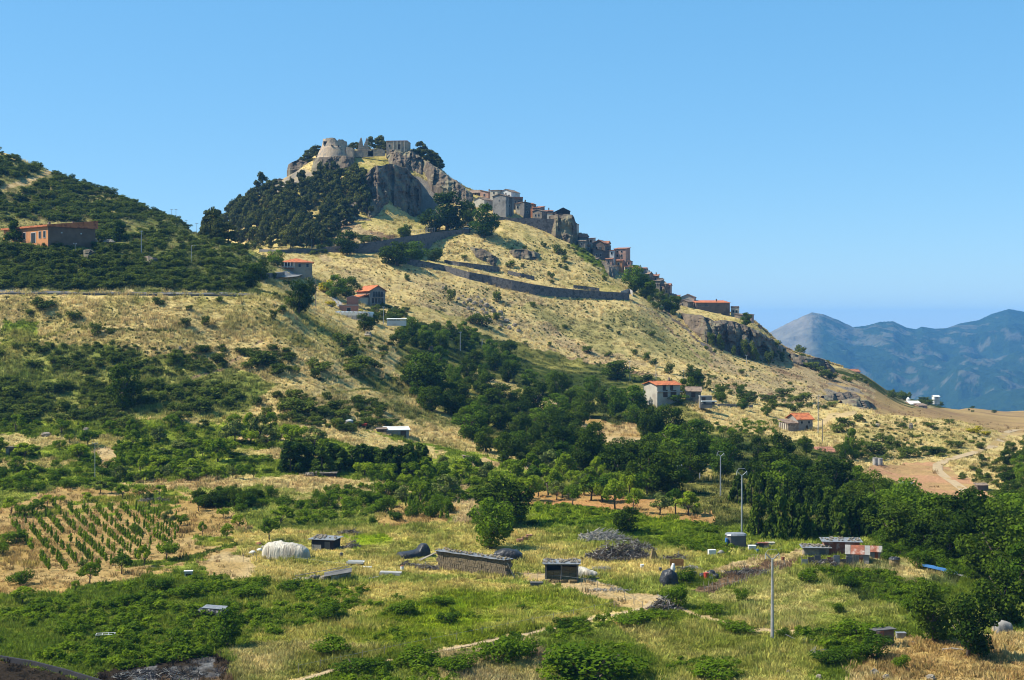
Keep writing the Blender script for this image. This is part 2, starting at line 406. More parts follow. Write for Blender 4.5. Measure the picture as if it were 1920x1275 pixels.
# gardens and orchards across the valley
area([(-400, 770), (300, 790), (640, 800), (900, 850), (1000, 880), (960, 960), (700, 960), (420, 900), (-400, 930)], GREEN, (.32, .36, .05), MIX, -.2, .4)
area([(300, 778), (520, 780), (640, 800), (600, 806), (300, 792)], STRAW, DRYOL, N2)
area([(-40, 866), (90, 860), (160, 868), (60, 880), (-40, 882)], STRAW, DRYOL, N2)
area([(420, 838), (560, 845), (700, 868), (560, 862), (420, 852)], (.30, .30, .06), STRAW, N2)
area([(480, 918), (720, 925), (690, 950), (560, 945)], (.26, .29, .05), STRAW, MIX, -.3, .4)
area([(520, 782), (640, 796), (760, 832), (835, 850), (780, 862), (680, 842), (560, 812)], (.62, .50, .21), STRAW, N2, -.4, .2)
area([(210, 903), (480, 893), (560, 888), (700, 902), (790, 918), (720, 932), (480, 914), (300, 918)], (.62, .50, .21), SOILP, N2, tuft=.8)
area([(440, 815), (545, 812), (540, 825), (440, 828)], SOIL, TAN, N2, tuft=.1)
area([(180, 835), (215, 838), (222, 870), (186, 872)], SOIL, TAN, N2, tuft=.1)
area([(-40, 815), (80, 818), (230, 820), (220, 836), (0, 842)], (.60, .48, .20), DRYOL, N2)
area([(880, 860), (1000, 868), (1000, 880), (880, 875)], SOIL, TAN, N2, tuft=.1)
area([(960, 925), (1060, 920), (1200, 935), (1345, 970), (1330, 985), (1160, 960), (960, 945)], SOIL, (.42, .22, .09), N2, tuft=.1)
area([(980, 900), (1010, 905), (1005, 925), (975, 925)], SOIL, TAN, N2, tuft=.1)
area([(1000, 940), (1160, 958), (1340, 985), (1350, 1030), (1200, 1000), (1000, 985)], LUSH, GREEN, N2, tuft=1)
area([(-50, 975), (60, 930), (130, 915), (330, 918), (410, 935), (470, 985), (440, 1030), (300, 1080), (120, 1105), (-50, 1150)], SOIL, SOILP, N2, tuft=.2)
put(inside([(-50, 975), (60, 930), (330, 918), (470, 985), (440, 1030), (300, 1080), (-50, 1150)], PU, PV) & (MIX > .22), (.30, .27, .05), GREEN, N3, tuft=.6)
area([(-50, 1010), (60, 1000), (140, 1030), (60, 1060), (-50, 1060)], SOIL, (.34, .27, .06), N2, tuft=.5)
area([(690, 965), (790, 930), (860, 955), (800, 1000), (700, 1000)], SOIL, DRYOL, N2, -.1, .5, tuft=.3)
area([(860, 900), (905, 930), (880, 1000), (840, 990), (850, 940)], STRAW, TAN, N2)
# clearing with the sheds
area([(440, 1000), (660, 990), (860, 985), (1080, 1000), (1260, 1030), (1500, 1010), (1660, 1055), (1480, 1070), (1330, 1080), (1180, 1090), (1000, 1085), (720, 1075), (560, 1085), (440, 1095)], (.28, .31, .045), (.56, .44, .15), MIX, -.3, .4)
area([(370, 1055), (420, 1035), (480, 1040), (470, 1085), (400, 1090)], SOILP, TAN, N2, tuft=.05)
area([(640, 1010), (720, 1000), (760, 1030), (680, 1040)], DRYOL, LUSH, N2)
area([(960, 1075), (1020, 1075), (1120, 1090), (1180, 1110), (1240, 1115), (1210, 1145), (1150, 1130), (1050, 1100)], PATHC, SOILP, N2, tuft=.1)
# foreground
area([(-400, 1150), (180, 1100), (360, 1080), (560, 1090), (700, 1090), (640, 1180), (430, 1200), (420, 1260), (260, 1255), (-400, 1215)], GREEN, (.27, .28, .045), MIX, -.2, .35)
area([(640, 1100), (900, 1085), (1060, 1105), (1160, 1140), (1000, 1180), (820, 1215), (640, 1245), (430, 1250), (480, 1190), (620, 1160)], (.23, .28, .02), (.50, .40, .12), MIX, -.25, .4)
area([(760, 1140), (880, 1130), (900, 1170), (800, 1185)], LUSH, (.26, .30, .02), N2)
area([(430, 1215), (560, 1200), (760, 1215), (640, 1250), (540, 1290), (430, 1290)], (.26, .26, .05), STRAW, MIX, -.3, .3)
area([(1150, 1165), (1420, 1160), (1560, 1230), (1500, 1290), (1240, 1290), (1220, 1220)], (.27, .29, .045), (.54, .42, .15), MIX, -.35, .3)
area([(800, 1230), (1000, 1200), (1060, 1290), (800, 1290)], TAN, DRYOL, MIX)
area([(1330, 1100), (1480, 1060), (1640, 1100), (1700, 1170), (1500, 1190), (1340, 1150)], (.25, .28, .045), STRAW, MIX, -.25, .45)
area([(1290, 1108), (1340, 1088), (1420, 1058), (1490, 1040), (1486, 1064), (1400, 1090), (1330, 1116)], BROWN, (.10, .07, .045), N2, tuft=.35)
area([(1540, 1075), (1660, 1070), (1800, 1090), (1740, 1140), (1600, 1120)], GREEN, DEEP, N2)
area([(1660, 1190), (1800, 1200), (1930, 1180), (1930, 1290), (1560, 1290), (1620, 1240)], SOIL, STRAW, N2, tuft=.45)
area([(1560, 1055), (1660, 1040), (1820, 1085), (1780, 1100), (1640, 1080)], (.17, .2, .06), STRAW, N2, tuft=.5)
area([(1650, 868), (1740, 864), (1830, 905), (1870, 940), (1780, 945), (1700, 905), (1620, 890)], SOILP, (.45, .25, .14), N2, tuft=.02)
area([(180, 1262), (235, 1240), (330, 1212), (420, 1225), (450, 1290), (170, 1290)], BURNT, BROWN, N2, 0, .6, tuft=.1)
area([(245, 1262), (290, 1248), (300, 1275), (240, 1290)], ASH, BURNT, N3 + .6 * N2, -.3, .3, tuft=.06)
area([(318, 1262), (350, 1230), (400, 1228), (410, 1265), (330, 1290)], ASH, BURNT, N3 + .6 * N2, -.3, .3, tuft=.06)
area([(-400, 1150), (-60, 1215), (20, 1236), (120, 1262), (200, 1290), (-400, 1290)], BURNT, BROWN, N2, -.1, .6, tuft=.1)
# tracks
trail([(540, 1280), (620, 1258), (760, 1235), (860, 1213), (1000, 1187), (1110, 1160), (1210, 1142), (1235, 1118)], 8, PATHC, STRAW)
trail([(1235, 1118), (1300, 1150), (1400, 1178), (1500, 1186), (1640, 1195)], 6, PATHC, TAN)
trail([(1000, 1085), (1080, 1095), (1160, 1118), (1225, 1120)], 9, PATHC, SOILP)
trail([(1925, 818), (1890, 812), (1868, 835), (1830, 848), (1780, 862), (1755, 872), (1765, 890), (1800, 915), (1830, 930)], 6, PATHC, SOILP)
trail([(1330, 1075), (1420, 1052), (1500, 1040), (1540, 1030)], 10, STRAW, PATHC, tuft=.4)
trail([(250, 1060), (330, 1055), (440, 1020)], 5, GREEN, DEEP, tuft=1)
trail([(1535, 800), (1560, 780), (1600, 775)], 7, PATHC, TAN)
trail([(0, 665), (60, 640), (135, 616)], 3, DEEP, DRYOL, tuft=1)
trail([(135, 616), (260, 618), (330, 622)], 3, DRYOL, DEEP, tuft=1)
trail([(360, 710), (420, 690), (470, 655), (490, 640)], 4, TAN, BROWN, tuft=.2)
trail([(-20, 355), (45, 345), (75, 330), (95, 322)], 6, SOILP, TAN, tuft=.1)
trail([(700, 700), (640, 712), (600, 730), (560, 765)], 3, STRAW, TAN, tuft=.2)
trail([(1180, 560), (1230, 590), (1290, 650), (1350, 700)], 2.5, BROWN, TAN, tuft=.3)
trail([(1230, 575), (1290, 620), (1340, 665)], 2.5, BROWN, ROCKD, tuft=.3)
for (pl) in ([(600, 712), (700, 700), (770, 706)], [(600, 742), (690, 728), (760, 740)], [(610, 770), (700, 758)]):
    trail(pl, 3, DRYOL, DEEP, tuft=.8)
# bare rock where it is steep
put((slope > .95) & (DD > 560) & (DD < 720) & (UU > 560), ROCK, ROCKD, N2, tuft=.15)
COVER *= (1 + .22 * N3 + .16 * N2)[..., None]
COVER = np.clip(COVER * ALB, .01, .8)

def cover_at(x, y):
    i, t = _u(960 + F * x / y); i = i + (t > .5)
    j = np.clip(np.searchsorted(DROWS, y), 0, len(DROWS) - 1)
    return COVER[i, j], TUFT[i, j]

# ------------------------------------------------------------------ the ground sheet
def grid_mesh(name, X, Y, Zz, material, color=None):
    nu, nv = X.shape
    me = bpy.data.meshes.new(name)
    me.vertices.add(nu * nv)
    me.vertices.foreach_set('co', np.stack([X, Y, Zz], -1).astype(np.float32).ravel())
    a = (np.arange(nu - 1)[:, None] * nv + np.arange(nv - 1)[None]).ravel()
    q = np.stack([a, a + nv, a + nv + 1, a + 1], -1).astype(np.int32)
    me.loops.add(q.size); me.loops.foreach_set('vertex_index', q.ravel())
    me.polygons.add(len(q)); me.polygons.foreach_set('loop_start', np.arange(0, q.size, 4, dtype=np.int32))
    me.polygons.foreach_set('use_smooth', np.ones(len(q), bool))
    me.update(calc_edges=True)
    if color is not None:
        at_ = me.attributes.new('cover', 'FLOAT_COLOR', 'POINT')
        at_.data.foreach_set('color', np.concatenate([color, np.ones(color.shape[:2] + (1,))], -1).astype(np.float32).ravel())
    me.materials.append(material)
    return link(name, me)
gm, nt, bs = new_mat("ground_cover")
ga = nn(nt, 'ShaderNodeAttribute', attribute_name='cover')
tc = nn(nt, 'ShaderNodeTexCoord')
n1 = nn(nt, 'ShaderNodeTexNoise'); n1.inputs['Scale'].default_value = 1.7; n1.inputs['Detail'].default_value = 8; n1.inputs['Roughness'].default_value = .75
nt.links.new(tc.outputs['Object'], n1.inputs['Vector'])
rp = nn(nt, 'ShaderNodeValToRGB'); rp.color_ramp.elements[0].position = .3; rp.color_ramp.elements[1].position = .7
rp.color_ramp.elements[0].color = (.58, .60, .55, 1); rp.color_ramp.elements[1].color = (1.28, 1.22, 1.18, 1)
nt.links.new(n1.outputs['Fac'], rp.inputs[0])
mx = nn(nt, 'ShaderNodeMixRGB', blend_type='MULTIPLY'); mx.inputs[0].default_value = 1
nt.links.new(ga.outputs['Color'], mx.inputs[1]); nt.links.new(rp.outputs[0], mx.inputs[2]); nt.links.new(mx.outputs[0], bs.inputs['Base Color'])
bs.inputs['Roughness'].default_value = .95; bs.inputs['Specular IOR Level'].default_value = 0
n2 = nn(nt, 'ShaderNodeTexNoise'); n2.inputs['Scale'].default_value = 2.6; n2.inputs['Detail'].default_value = 6
nt.links.new(tc.outputs['Object'], n2.inputs['Vector'])
bp = nn(nt, 'ShaderNodeBump'); bp.inputs['Strength'].default_value = .8; bp.inputs['Distance'].default_value = .5
nt.links.new(n2.outputs['Fac'], bp.inputs['Height']); nt.links.new(bp.outputs[0], bs.inputs['Normal'])
tag(grid_mesh('ground', XX, DD, ZG, gm, COVER), kind='structure')

# ------------------------------------------------------------------ far mountains and the plain behind
SK = [(400, 760), (900, 740), (1250, 700), (1380, 655), (1445, 622), (1480, 604), (1522, 585), (1545, 589), (1570, 599), (1600, 613), (1625, 610), (1650, 603), (1675, 602), (1700, 614), (1718, 617), (1728, 612), (1752, 616), (1775, 615), (1800, 606), (1835, 600), (1860, 588), (1892, 579), (1920, 584), (1980, 600), (2100, 585), (2300, 630), (2700, 720), (3400, 760)]
mu = np.concatenate([np.arange(300, 1380, 30.0), np.arange(1380, 1960, 2.5), np.arange(1960, 3400, 30.0)]); my = np.concatenate([np.linspace(4250, 7350, 230), np.linspace(7400, 9800, 40)])
MU, MY = np.meshgrid(mu, my, indexing='ij'); MX = (MU - 960) * MY / F
skv = np.interp(mu, [s[0] for s in SK], [s[1] for s in SK])
ridge_y = 7000 + 350 * np.sin(mu / 140.0)
rz_ = (H - skv) * ridge_y / F
tt = (MY - 4350) / (ridge_y[:, None] - 4350)
up = np.clip(tt, 0, 1); shape = .25 * up + .75 * up ** 1.55
rid = 1 - np.abs(fbm(MX, MY, 900, 5, 91, .55)) * 2.2
rid2 = fbm(MX, MY, 240, 4, 95, .6)
wob = np.clip(up * (1 - up) * 4, 0, 1)
MZ = -340 + (rz_[:, None] + 340) * shape + wob * (rid * 95 - 45 + rid2 * 62)
back = np.clip(tt - 1, 0, 9)
MZ = MZ - np.minimum(back * 900, 330) * (back > 0)
MZ = np.maximum(MZ, -345)
mn = .55 * fbm(MX, MY, 520, 4, 33) + .75 * fbm(MX, MY, 70, 5, 35, .65)
mt = np.clip((mn - .22) / .2, 0, .27)[..., None]
mc = np.array((.018, .034, .014)) * (1 - mt) + np.array((.22, .18, .13)) * mt
bare = np.clip((1545 - MU) / 40, 0, 1) * np.clip((MU - 1380) / 30, 0, 1) * (up > .55)
mc = mc * (1 - .5 * bare[..., None]) + .5 * bare[..., None] * np.array((.27, .22, .16))
mc *= (1 + .3 * fbm(MX, MY, 45, 3, 37))[..., None]
mm, nt, bs = new_mat("mountain_scrub")
ga = nn(nt, 'ShaderNodeAttribute', attribute_name='cover'); nt.links.new(ga.outputs['Color'], bs.inputs['Base Color'])
bs.inputs['Roughness'].default_value = 1; bs.inputs['Specular IOR Level'].default_value = 0
tc = nn(nt, 'ShaderNodeTexCoord'); n2 = nn(nt, 'ShaderNodeTexNoise'); n2.inputs['Scale'].default_value = .03; n2.inputs['Detail'].default_value = 7
nt.links.new(tc.outputs['Object'], n2.inputs['Vector'])
bp = nn(nt, 'ShaderNodeBump'); bp.inputs['Strength'].default_value = .8; bp.inputs['Distance'].default_value = 25
nt.links.new(n2.outputs['Fac'], bp.inputs['Height']); nt.links.new(bp.outputs[0], bs.inputs['Normal'])
tag(grid_mesh('mountains', MX, MY, MZ, mm, np.clip(mc, .01, .6)), kind='structure')
tag(MB().add([(-6500, 1800, -352), (7500, 1800, -352), (7500, 12200, -352), (-6500, 12200, -352)], [(0, 1, 2, 3)]).obj('plain', mat('far_plain', (.20, .17, .09), (.07, .09, .035), scale=.004, bump=0)), kind='structure')

# ------------------------------------------------------------------ haze
hz = MB().box(-7000, 8000, -400, 12600, -354, 135).obj('haze', [])
hm = bpy.data.materials.new("haze_air"); hm.use_nodes = True; nt = hm.node_tree
nt.nodes.remove(nt.nodes['Principled BSDF'])
pv = nn(nt, 'ShaderNodeVolumePrincipled'); pv.inputs['Color'].default_value = (.17, .50, 1.0, 1); pv.inputs['Density'].default_value = 7.5e-5; pv.inputs['Anisotropy'].default_value = .1
nt.links.new(pv.outputs[0], nt.nodes['Material Output'].inputs['Volume'])
hz.data.materials.append(hm)
tag(hz, kind='stuff')

# ------------------------------------------------------------------ scattering
def instancer(name, pts, rot, scl, idx, sources, kind_label=None, tint=None):
    """one object that sets copies of small source meshes on many points (things nobody could count)"""
    col = bpy.data.collections.new(name + "_sources")
    for i, me in enumerate(sources):
        o = bpy.data.objects.new("%s_source_%02d" % (name, i), me); col.objects.link(o)
    me = bpy.data.meshes.new(name)
    n = len(pts); me.vertices.add(n); me.vertices.foreach_set('co', np.asarray(pts, np.float32).ravel())
    for nm, ty, arr, key in (('rot', 'FLOAT_VECTOR', rot, 'vector'), ('scl', 'FLOAT_VECTOR', scl, 'vector'), ('idx', 'INT', idx, 'value')):
        a = me.attributes.new(nm, ty, 'POINT'); a.data.foreach_set(key, np.asarray(arr, np.int32 if ty == 'INT' else np.float32).ravel())
    if tint is not None:
        a = me.attributes.new('tint', 'FLOAT_COLOR', 'POINT'); a.data.foreach_set('color', np.concatenate([tint, np.ones((n, 1))], 1).astype(np.float32).ravel())
    o = link(name, me)
    ng = bpy.data.node_groups.new(name + "_nodes", 'GeometryNodeTree')
    ng.interface.new_socket('Geometry', in_out='INPUT', socket_type='NodeSocketGeometry'); ng.interface.new_socket('Geometry', in_out='OUTPUT', socket_type='NodeSocketGeometry')
    gi, go = nn(ng, 'NodeGroupInput'), nn(ng, 'NodeGroupOutput')
    ci = nn(ng, 'GeometryNodeCollectionInfo'); ci.inputs['Collection'].default_value = col; ci.inputs['Separate Children'].default_value = True; ci.inputs['Reset Children'].default_value = True
    ip = nn(ng, 'GeometryNodeInstanceOnPoints'); ip.inputs['Pick Instance'].default_value = True
    def attr(nm, ty):
        a = nn(ng, 'GeometryNodeInputNamedAttribute', data_type=ty); a.inputs[0].default_value = nm; return a.outputs[0]
    ng.links.new(gi.outputs[0], ip.inputs['Points']); ng.links.new(ci.outputs[0], ip.inputs['Instance'])
    ng.links.new(attr('idx', 'INT'), ip.inputs['Instance Index']); ng.links.new(attr('rot', 'FLOAT_VECTOR'), ip.inputs['Rotation']); ng.links.new(attr('scl', 'FLOAT_VECTOR'), ip.inputs['Scale'])
    ng.links.new(ip.outputs[0], go.inputs[0])
    md = o.modifiers.new('scatter', 'NODES'); md.node_group = ng
    return tag(o, kind='stuff')
def darts(poly, n, sep_u, sep_v, seed, avoid=(), tries=30, clump=False):
    """spread up to n pixels inside a polygon, at least (sep_u, sep_v) apart"""
    r = np.random.default_rng(seed); poly = np.array(poly, float)
    lo, hi = poly.min(0), poly.max(0); out = []
    P_ = r.uniform(lo, hi, (n * tries, 2)); ok = inside([tuple(p) for p in poly], P_[:, 0], P_[:, 1]); P_ = P_[ok]
    if clump: P_ = P_[fbm(P_[:, 0], P_[:, 1] * 1.9, 60, 3, seed % 97) > r.uniform(-.42, .3, len(P_))]
    for p in P_:
        if len(out) >= n: break
        if out:
            q = np.array(out)
            if (((q[:, 0] - p[0]) / sep_u) ** 2 + ((q[:, 1] - p[1]) / sep_v) ** 2 < 1).any(): continue
        if any(inside(a, np.array([p[0]]), np.array([p[1]]))[0] for a in avoid): continue
        out.append(p)
    return out
# plants ------------------------------------------------------------
def cloud(r, lobes, n, size, elong=1.5, core=.0, droop=0.0):
    """n leaf sprays spread through a crown made of lobes (x, y, z, rx, ry, rz)"""
    L = np.array(lobes, float); w = (L[:, 3] * L[:, 4] + L[:, 3] * L[:, 5]) ; w /= w.sum()
    k = r.choice(len(L), n, p=w); d = r.normal(size=(n, 3)); d /= np.linalg.norm(d, axis=1)[:, None]
    rad = 1 - np.abs(r.normal(0, .16, n)); inner = r.random(n) < core; rad[inner] *= r.uniform(.3, .9, inner.sum())
    c = L[k, :3] + d * L[k, 3:] * rad[:, None]
    nr = d + r.normal(0, .55, (n, 3)) + np.array([0, 0, .35]); nr /= np.linalg.norm(nr, axis=1)[:, None]
    a = np.cross(nr, r.normal(size=(n, 3))); a /= np.linalg.norm(a, axis=1)[:, None]
    a[:, 2] -= droop; a /= np.linalg.norm(a, axis=1)[:, None]
    b = np.cross(nr, a); s = size * r.uniform(.6, 1.35, n)[:, None]
    V = np.stack([c - a * s * elong / 2, c - b * s / 2 - nr * s * .12, c + a * s * elong / 2, c + b * s / 2 - nr * s * .12], 1)
    return V.reshape(-1, 3)
def leaf_mesh(name, V, m):
    me = bpy.data.meshes.new(name); n = len(V) // 4
    me.vertices.add(len(V)); me.vertices.foreach_set('co', V.astype(np.float32).ravel())
    me.loops.add(4 * n); me.loops.foreach_set('vertex_index', np.arange(4 * n, dtype=np.int32))
    me.polygons.add(n); me.polygons.foreach_set('loop_start', np.arange(0, 4 * n, 4, dtype=np.int32))
    me.materials.append(m); me.update(calc_edges=True); return me
def round_lobes(r, n, spread=.3, size=(.16, .27), zc=.6, zs=.26, zmin=.2):
    out = [(0, 0, zc, .30, .30, zs * .8)]
    for i in range(n):
        a = r.uniform(0, 2 * math.pi); e = r.uniform(-.6, 1.0); s = r.uniform(*size)
        q = spread * r.uniform(.75, 1.1)
        ce = math.sqrt(max(0, 1 - e * e))
        z = zc + zs * e
        out.append((q * math.cos(a) * ce, q * math.sin(a) * ce, max(z, zmin + s * .6), s, s, s * .8))
    return out
# ------------------------------------------------------------------ plant materials
BARK = mat('bark', (.16, .12, .085), (.07, .05, .035), scale=4, stretch=(1, 1, .25))
PBARK = mat('pine_bark', (.17, .10, .07), (.07, .045, .035), scale=4, stretch=(1, 1, .25))
OAKL = leaf_mat('oak_leaf', (.020, .044, .005), (.105, .165, .016), .24)
OAKL2 = leaf_mat('ash_leaf', (.040, .090, .008), (.15, .24, .020), .28)
PINEL = leaf_mat('pine_needles', (.044, .058, .014), (.150, .165, .045), .18)
CYPL = leaf_mat('cypress_leaf', (.020, .048, .007), (.10, .155, .020), .18)
ORCHL = leaf_mat('orchard_leaf', (.085, .155, .010), (.31, .41, .030), .32)
OLIVL = leaf_mat('olive_leaf', (.070, .100, .025), (.19, .235, .070), .2)
SHRL = leaf_mat('shrub_leaf', (.045, .076, .012), (.165, .215, .040), .24)
SHRL2 = leaf_mat('bramble_leaf', (.032, .075, .006), (.135, .225, .014), .26)
VINEL = leaf_mat('vine_leaf', (.085, .160, .010), (.26, .38, .025), .34)
BROOML = leaf_mat('broom_flower', (.20, .20, .015), (.55, .46, .02), .2)
DRYL = leaf_mat('dry_stalk', (.11, .08, .05), (.30, .22, .12), .2)
WOOD = mat('grey_wood', (.30, .26, .21), (.14, .115, .09), scale=5, stretch=(1, 1, .2))

def trunk_mb(r, h, r0, limbs, reach, z0, lean=.04):
    m = MB(); lx, ly = r.uniform(-lean, lean, 2)
    m.tube([(0, 0, -.06), (lx*.4, ly*.4, h*.45), (lx, ly, h)], r0, r0 * .55, 7)
    for i in range(limbs):
        a = 2 * math.pi * i / limbs + r.uniform(-.4, .4); z = r.uniform(z0, h); q = reach * r.uniform(.7, 1.1)
        m.tube([(lx*z, ly*z, z), (q*.5*math.cos(a), q*.5*math.sin(a), z + .13), (q*math.cos(a), q*math.sin(a), z + .3)], r0 * .45, r0 * .12, 5)
    return m
class Kind:
    """prototypes of one kind of plant; the first placings move the prototypes themselves"""
    def __init__(s, name, cat, protos): s.name, s.cat, s.protos, s.used, s.n = name, cat, protos, [False] * len(protos), 0
    def place(s, loc, w, h, label, group, rz=None, k=None, sink=.0):
        k = s.n % len(s.protos) if k is None else k; s.n += 1
        rz = random.uniform(0, 6.28) if rz is None else rz
        loc = Vector(loc) - Vector((0, 0, sink)); r = s.protos[k]
        if not s.used[k]:
            s.used[k] = True; r.location = loc; r.rotation_euler = (0, 0, rz); r.scale = (w, w, h)
        else: r = dup(r, loc, rz, (w, w, h))
        r['label'] = label; r['category'] = s.cat
        if group: r['group'] = group
        elif 'group' in r: del r['group']
        return r
def make(name, cat, n, seed, fn):
    out = []
    for i in range(n):
        r = np.random.default_rng(seed + i); root = bpy.data.objects.new(name, None); COL.objects.link(root)
        fn(r, root, i); out.append(root)
    return Kind(name, cat, out)
def f_oak(mats, n=1500, size=.062, lobes=14):
    def fn(r, root, i):
        m = mats[i % len(mats)]
        link('crown', leaf_mesh('crown', cloud(r, round_lobes(r, lobes, .36, (.12, .215), .54, .37, .02)[1:] + [(0, 0, .5, .27, .27, .3)] + [(r.uniform(-.2, .2), r.uniform(-.2, .2), .2, .2, .2, .16) for q in range(3)], n, size, 1.4, .12), m), root)
        trunk_mb(r, .5, .045, 5, .28, .22).obj('trunk', BARK, root, True)
    return fn
OAK = make('oak_tree', 'tree', 7, 100, f_oak([OAKL, OAKL, OAKL, OAKL2, OAKL, OAKL, OAKL2], 3600, .040, 18))
def f_pine(r, root, i):
    lobes = []; top = .97
    for j in range(22):
        z = r.uniform(.16, .92); q = (.38 * (1 - ((z - .15) / .85) ** 1.7) + .06) * r.uniform(.35, 1.05); a = r.uniform(0, 6.28); s = r.uniform(.11, .20)
        lobes.append((q * math.cos(a), q * math.sin(a), z, s, s, s * .55))
    lobes.append((0, 0, .9, .12, .12, .1))
    link('crown', leaf_mesh('crown', cloud(r, lobes, 1500, .056, 1.8, .2), PINEL), root)
    m = MB(); m.tube([(0, 0, -.05), (.01, .01, .5), (0, 0, .93)], .024, .008, 6)
    for l in lobes[:9]: m.tube([(0, 0, l[2] - .08), (l[0], l[1], l[2])], .009, .004, 4)
    m.obj('trunk', PBARK, root, True)
PINE = make('pine_tree', 'pine tree', 6, 200, f_pine)
def f_cyp(r, root, i):
    lobes = []
    for j in range(34):
        z = r.uniform(.05, .93); q = .36 * (1 - z) ** .7 * r.uniform(.6, 1.05) + .02; a = r.uniform(0, 6.28); s = r.uniform(.07, .12)
        lobes.append((q * math.cos(a), q * math.sin(a), z, s, s, s * 1.15))
    lobes.append((0, 0, .95, .04, .04, .06))
    link('crown', leaf_mesh('crown', cloud(r, lobes, 1700, .06, 2.0, .15, .5), CYPL), root)
    MB().tube([(0, 0, -.05), (0, 0, .9)], .03, .006, 6).obj('trunk', BARK, root, True)
CYP = make('cypress_tree', 'cypress tree', 4, 300, f_cyp)
def f_orch(r, root, i):
    m = [ORCHL, ORCHL, OLIVL, OAKL2, ORCHL][i % 5]
    lob = round_lobes(r, 12, .33, (.11, .21), .56, .30, .10)[1:]
    link('crown', leaf_mesh('crown', cloud(r, lob, 1000, .055, 1.6, .25), m), root)
    trunk_mb(r, .42, .035, 5, .3, .2, .08).obj('trunk', BARK, root, True)
ORCH = make('orchard_tree', 'fruit tree', 6, 400, f_orch)
def f_shrub(mats, n=520, size=.085, zc=.42):
    def fn(r, root, i):
        lob = [(0, 0, .3, .36, .36, .3)]
        for j in range(9):
            a = r.uniform(0, 6.28); q = r.uniform(.12, .36); s = r.uniform(.13, .24)
            lob.append((q * math.cos(a), q * math.sin(a), r.uniform(.18, .72), s, s, s * .9))
        link('foliage', leaf_mesh('foliage', cloud(r, lob, n, size, 1.4, .1), mats[i % len(mats)]), root)
        m = MB()
        for j in range(4):
            a = 1.57 * j + r.uniform(-.3, .3); m.tube([(0, 0, -.1), (.25 * math.cos(a), .25 * math.sin(a), .5)], .03, .012, 5)
        m.obj('stem', BARK, root)
    return fn
SHRUB = make('shrub', 'shrub', 6, 500, f_shrub([SHRL], 900, .062))
BUSH = make('bush', 'bush', 6, 600, f_shrub([SHRL2, SHRL2, SHRL2], 1900, .042))
BROOM = make('broom_bush', 'bush', 2, 700, f_shrub([BROOML]))
def f_vine(r, root, i):
    lob = [(0, 0, .3, .22, .22, .2)] + [(r.uniform(-.14, .14), r.uniform(-.14, .14), z, .17, .17, .17) for z in (.45, .62, .8)]
    link('foliage', leaf_mesh('foliage', cloud(r, lob, 150, .15, 1.2, .2), VINEL), root)
    MB().tube([(.05, 0, -.1), (.05, 0, 1.05)], .02, .018, 5).obj('stake', WOOD, root)
    MB().tube([(0, 0, -.05), (.02, .02, .3), (-.02, 0, .5)], .03, .015, 5).obj('stem', BARK, root)
VINE = make('grape_vine', 'vine', 5, 800, f_vine)

M_PX = lambda px, d: px * d / F
def plant(kind, u, v, wpx, hpx, label, group=None, k=None):
    """one plant whose foot stands at (u, v) and that looks wpx by hpx there"""
    p = P(u, v); d = p.y
    if kind is OAK: wpx *= 1.12
    if kind is BUSH: hpx *= 1.3
    return kind.place(p, M_PX(wpx, d), M_PX(hpx, d), label, group, k=k)
STRIPS = [[(520, 782), (640, 796), (760, 832), (835, 850), (780, 862), (680, 842), (560, 812)], [(210, 903), (480, 893), (560, 888), (700, 902), (790, 918), (720, 932), (480, 914), (300, 918)], [(-40, 815), (80, 818), (230, 820), (220, 836), (0, 842)], [(-40, 866), (90, 860), (160, 868), (60, 880), (-40, 882)], [(420, 838), (560, 845), (640, 856), (560, 862), (420, 852)], [(180, 835), (215, 838), (222, 870), (186, 872)], [(480, 918), (700, 930), (690, 945), (560, 940)]]   # mown strips kept clear
def grove(kind, pts, wm, hm, label, group, seed=0, ks=None):
    r = random.Random(seed)
    for (u, v) in pts:
        p = P(u, v); s = r.uniform(.75, 1.3)
        kind.place(p, r.uniform(*wm) * s, r.uniform(*hm) * s, label, group, sink=.15, k=r.choice(ks) if ks else None)

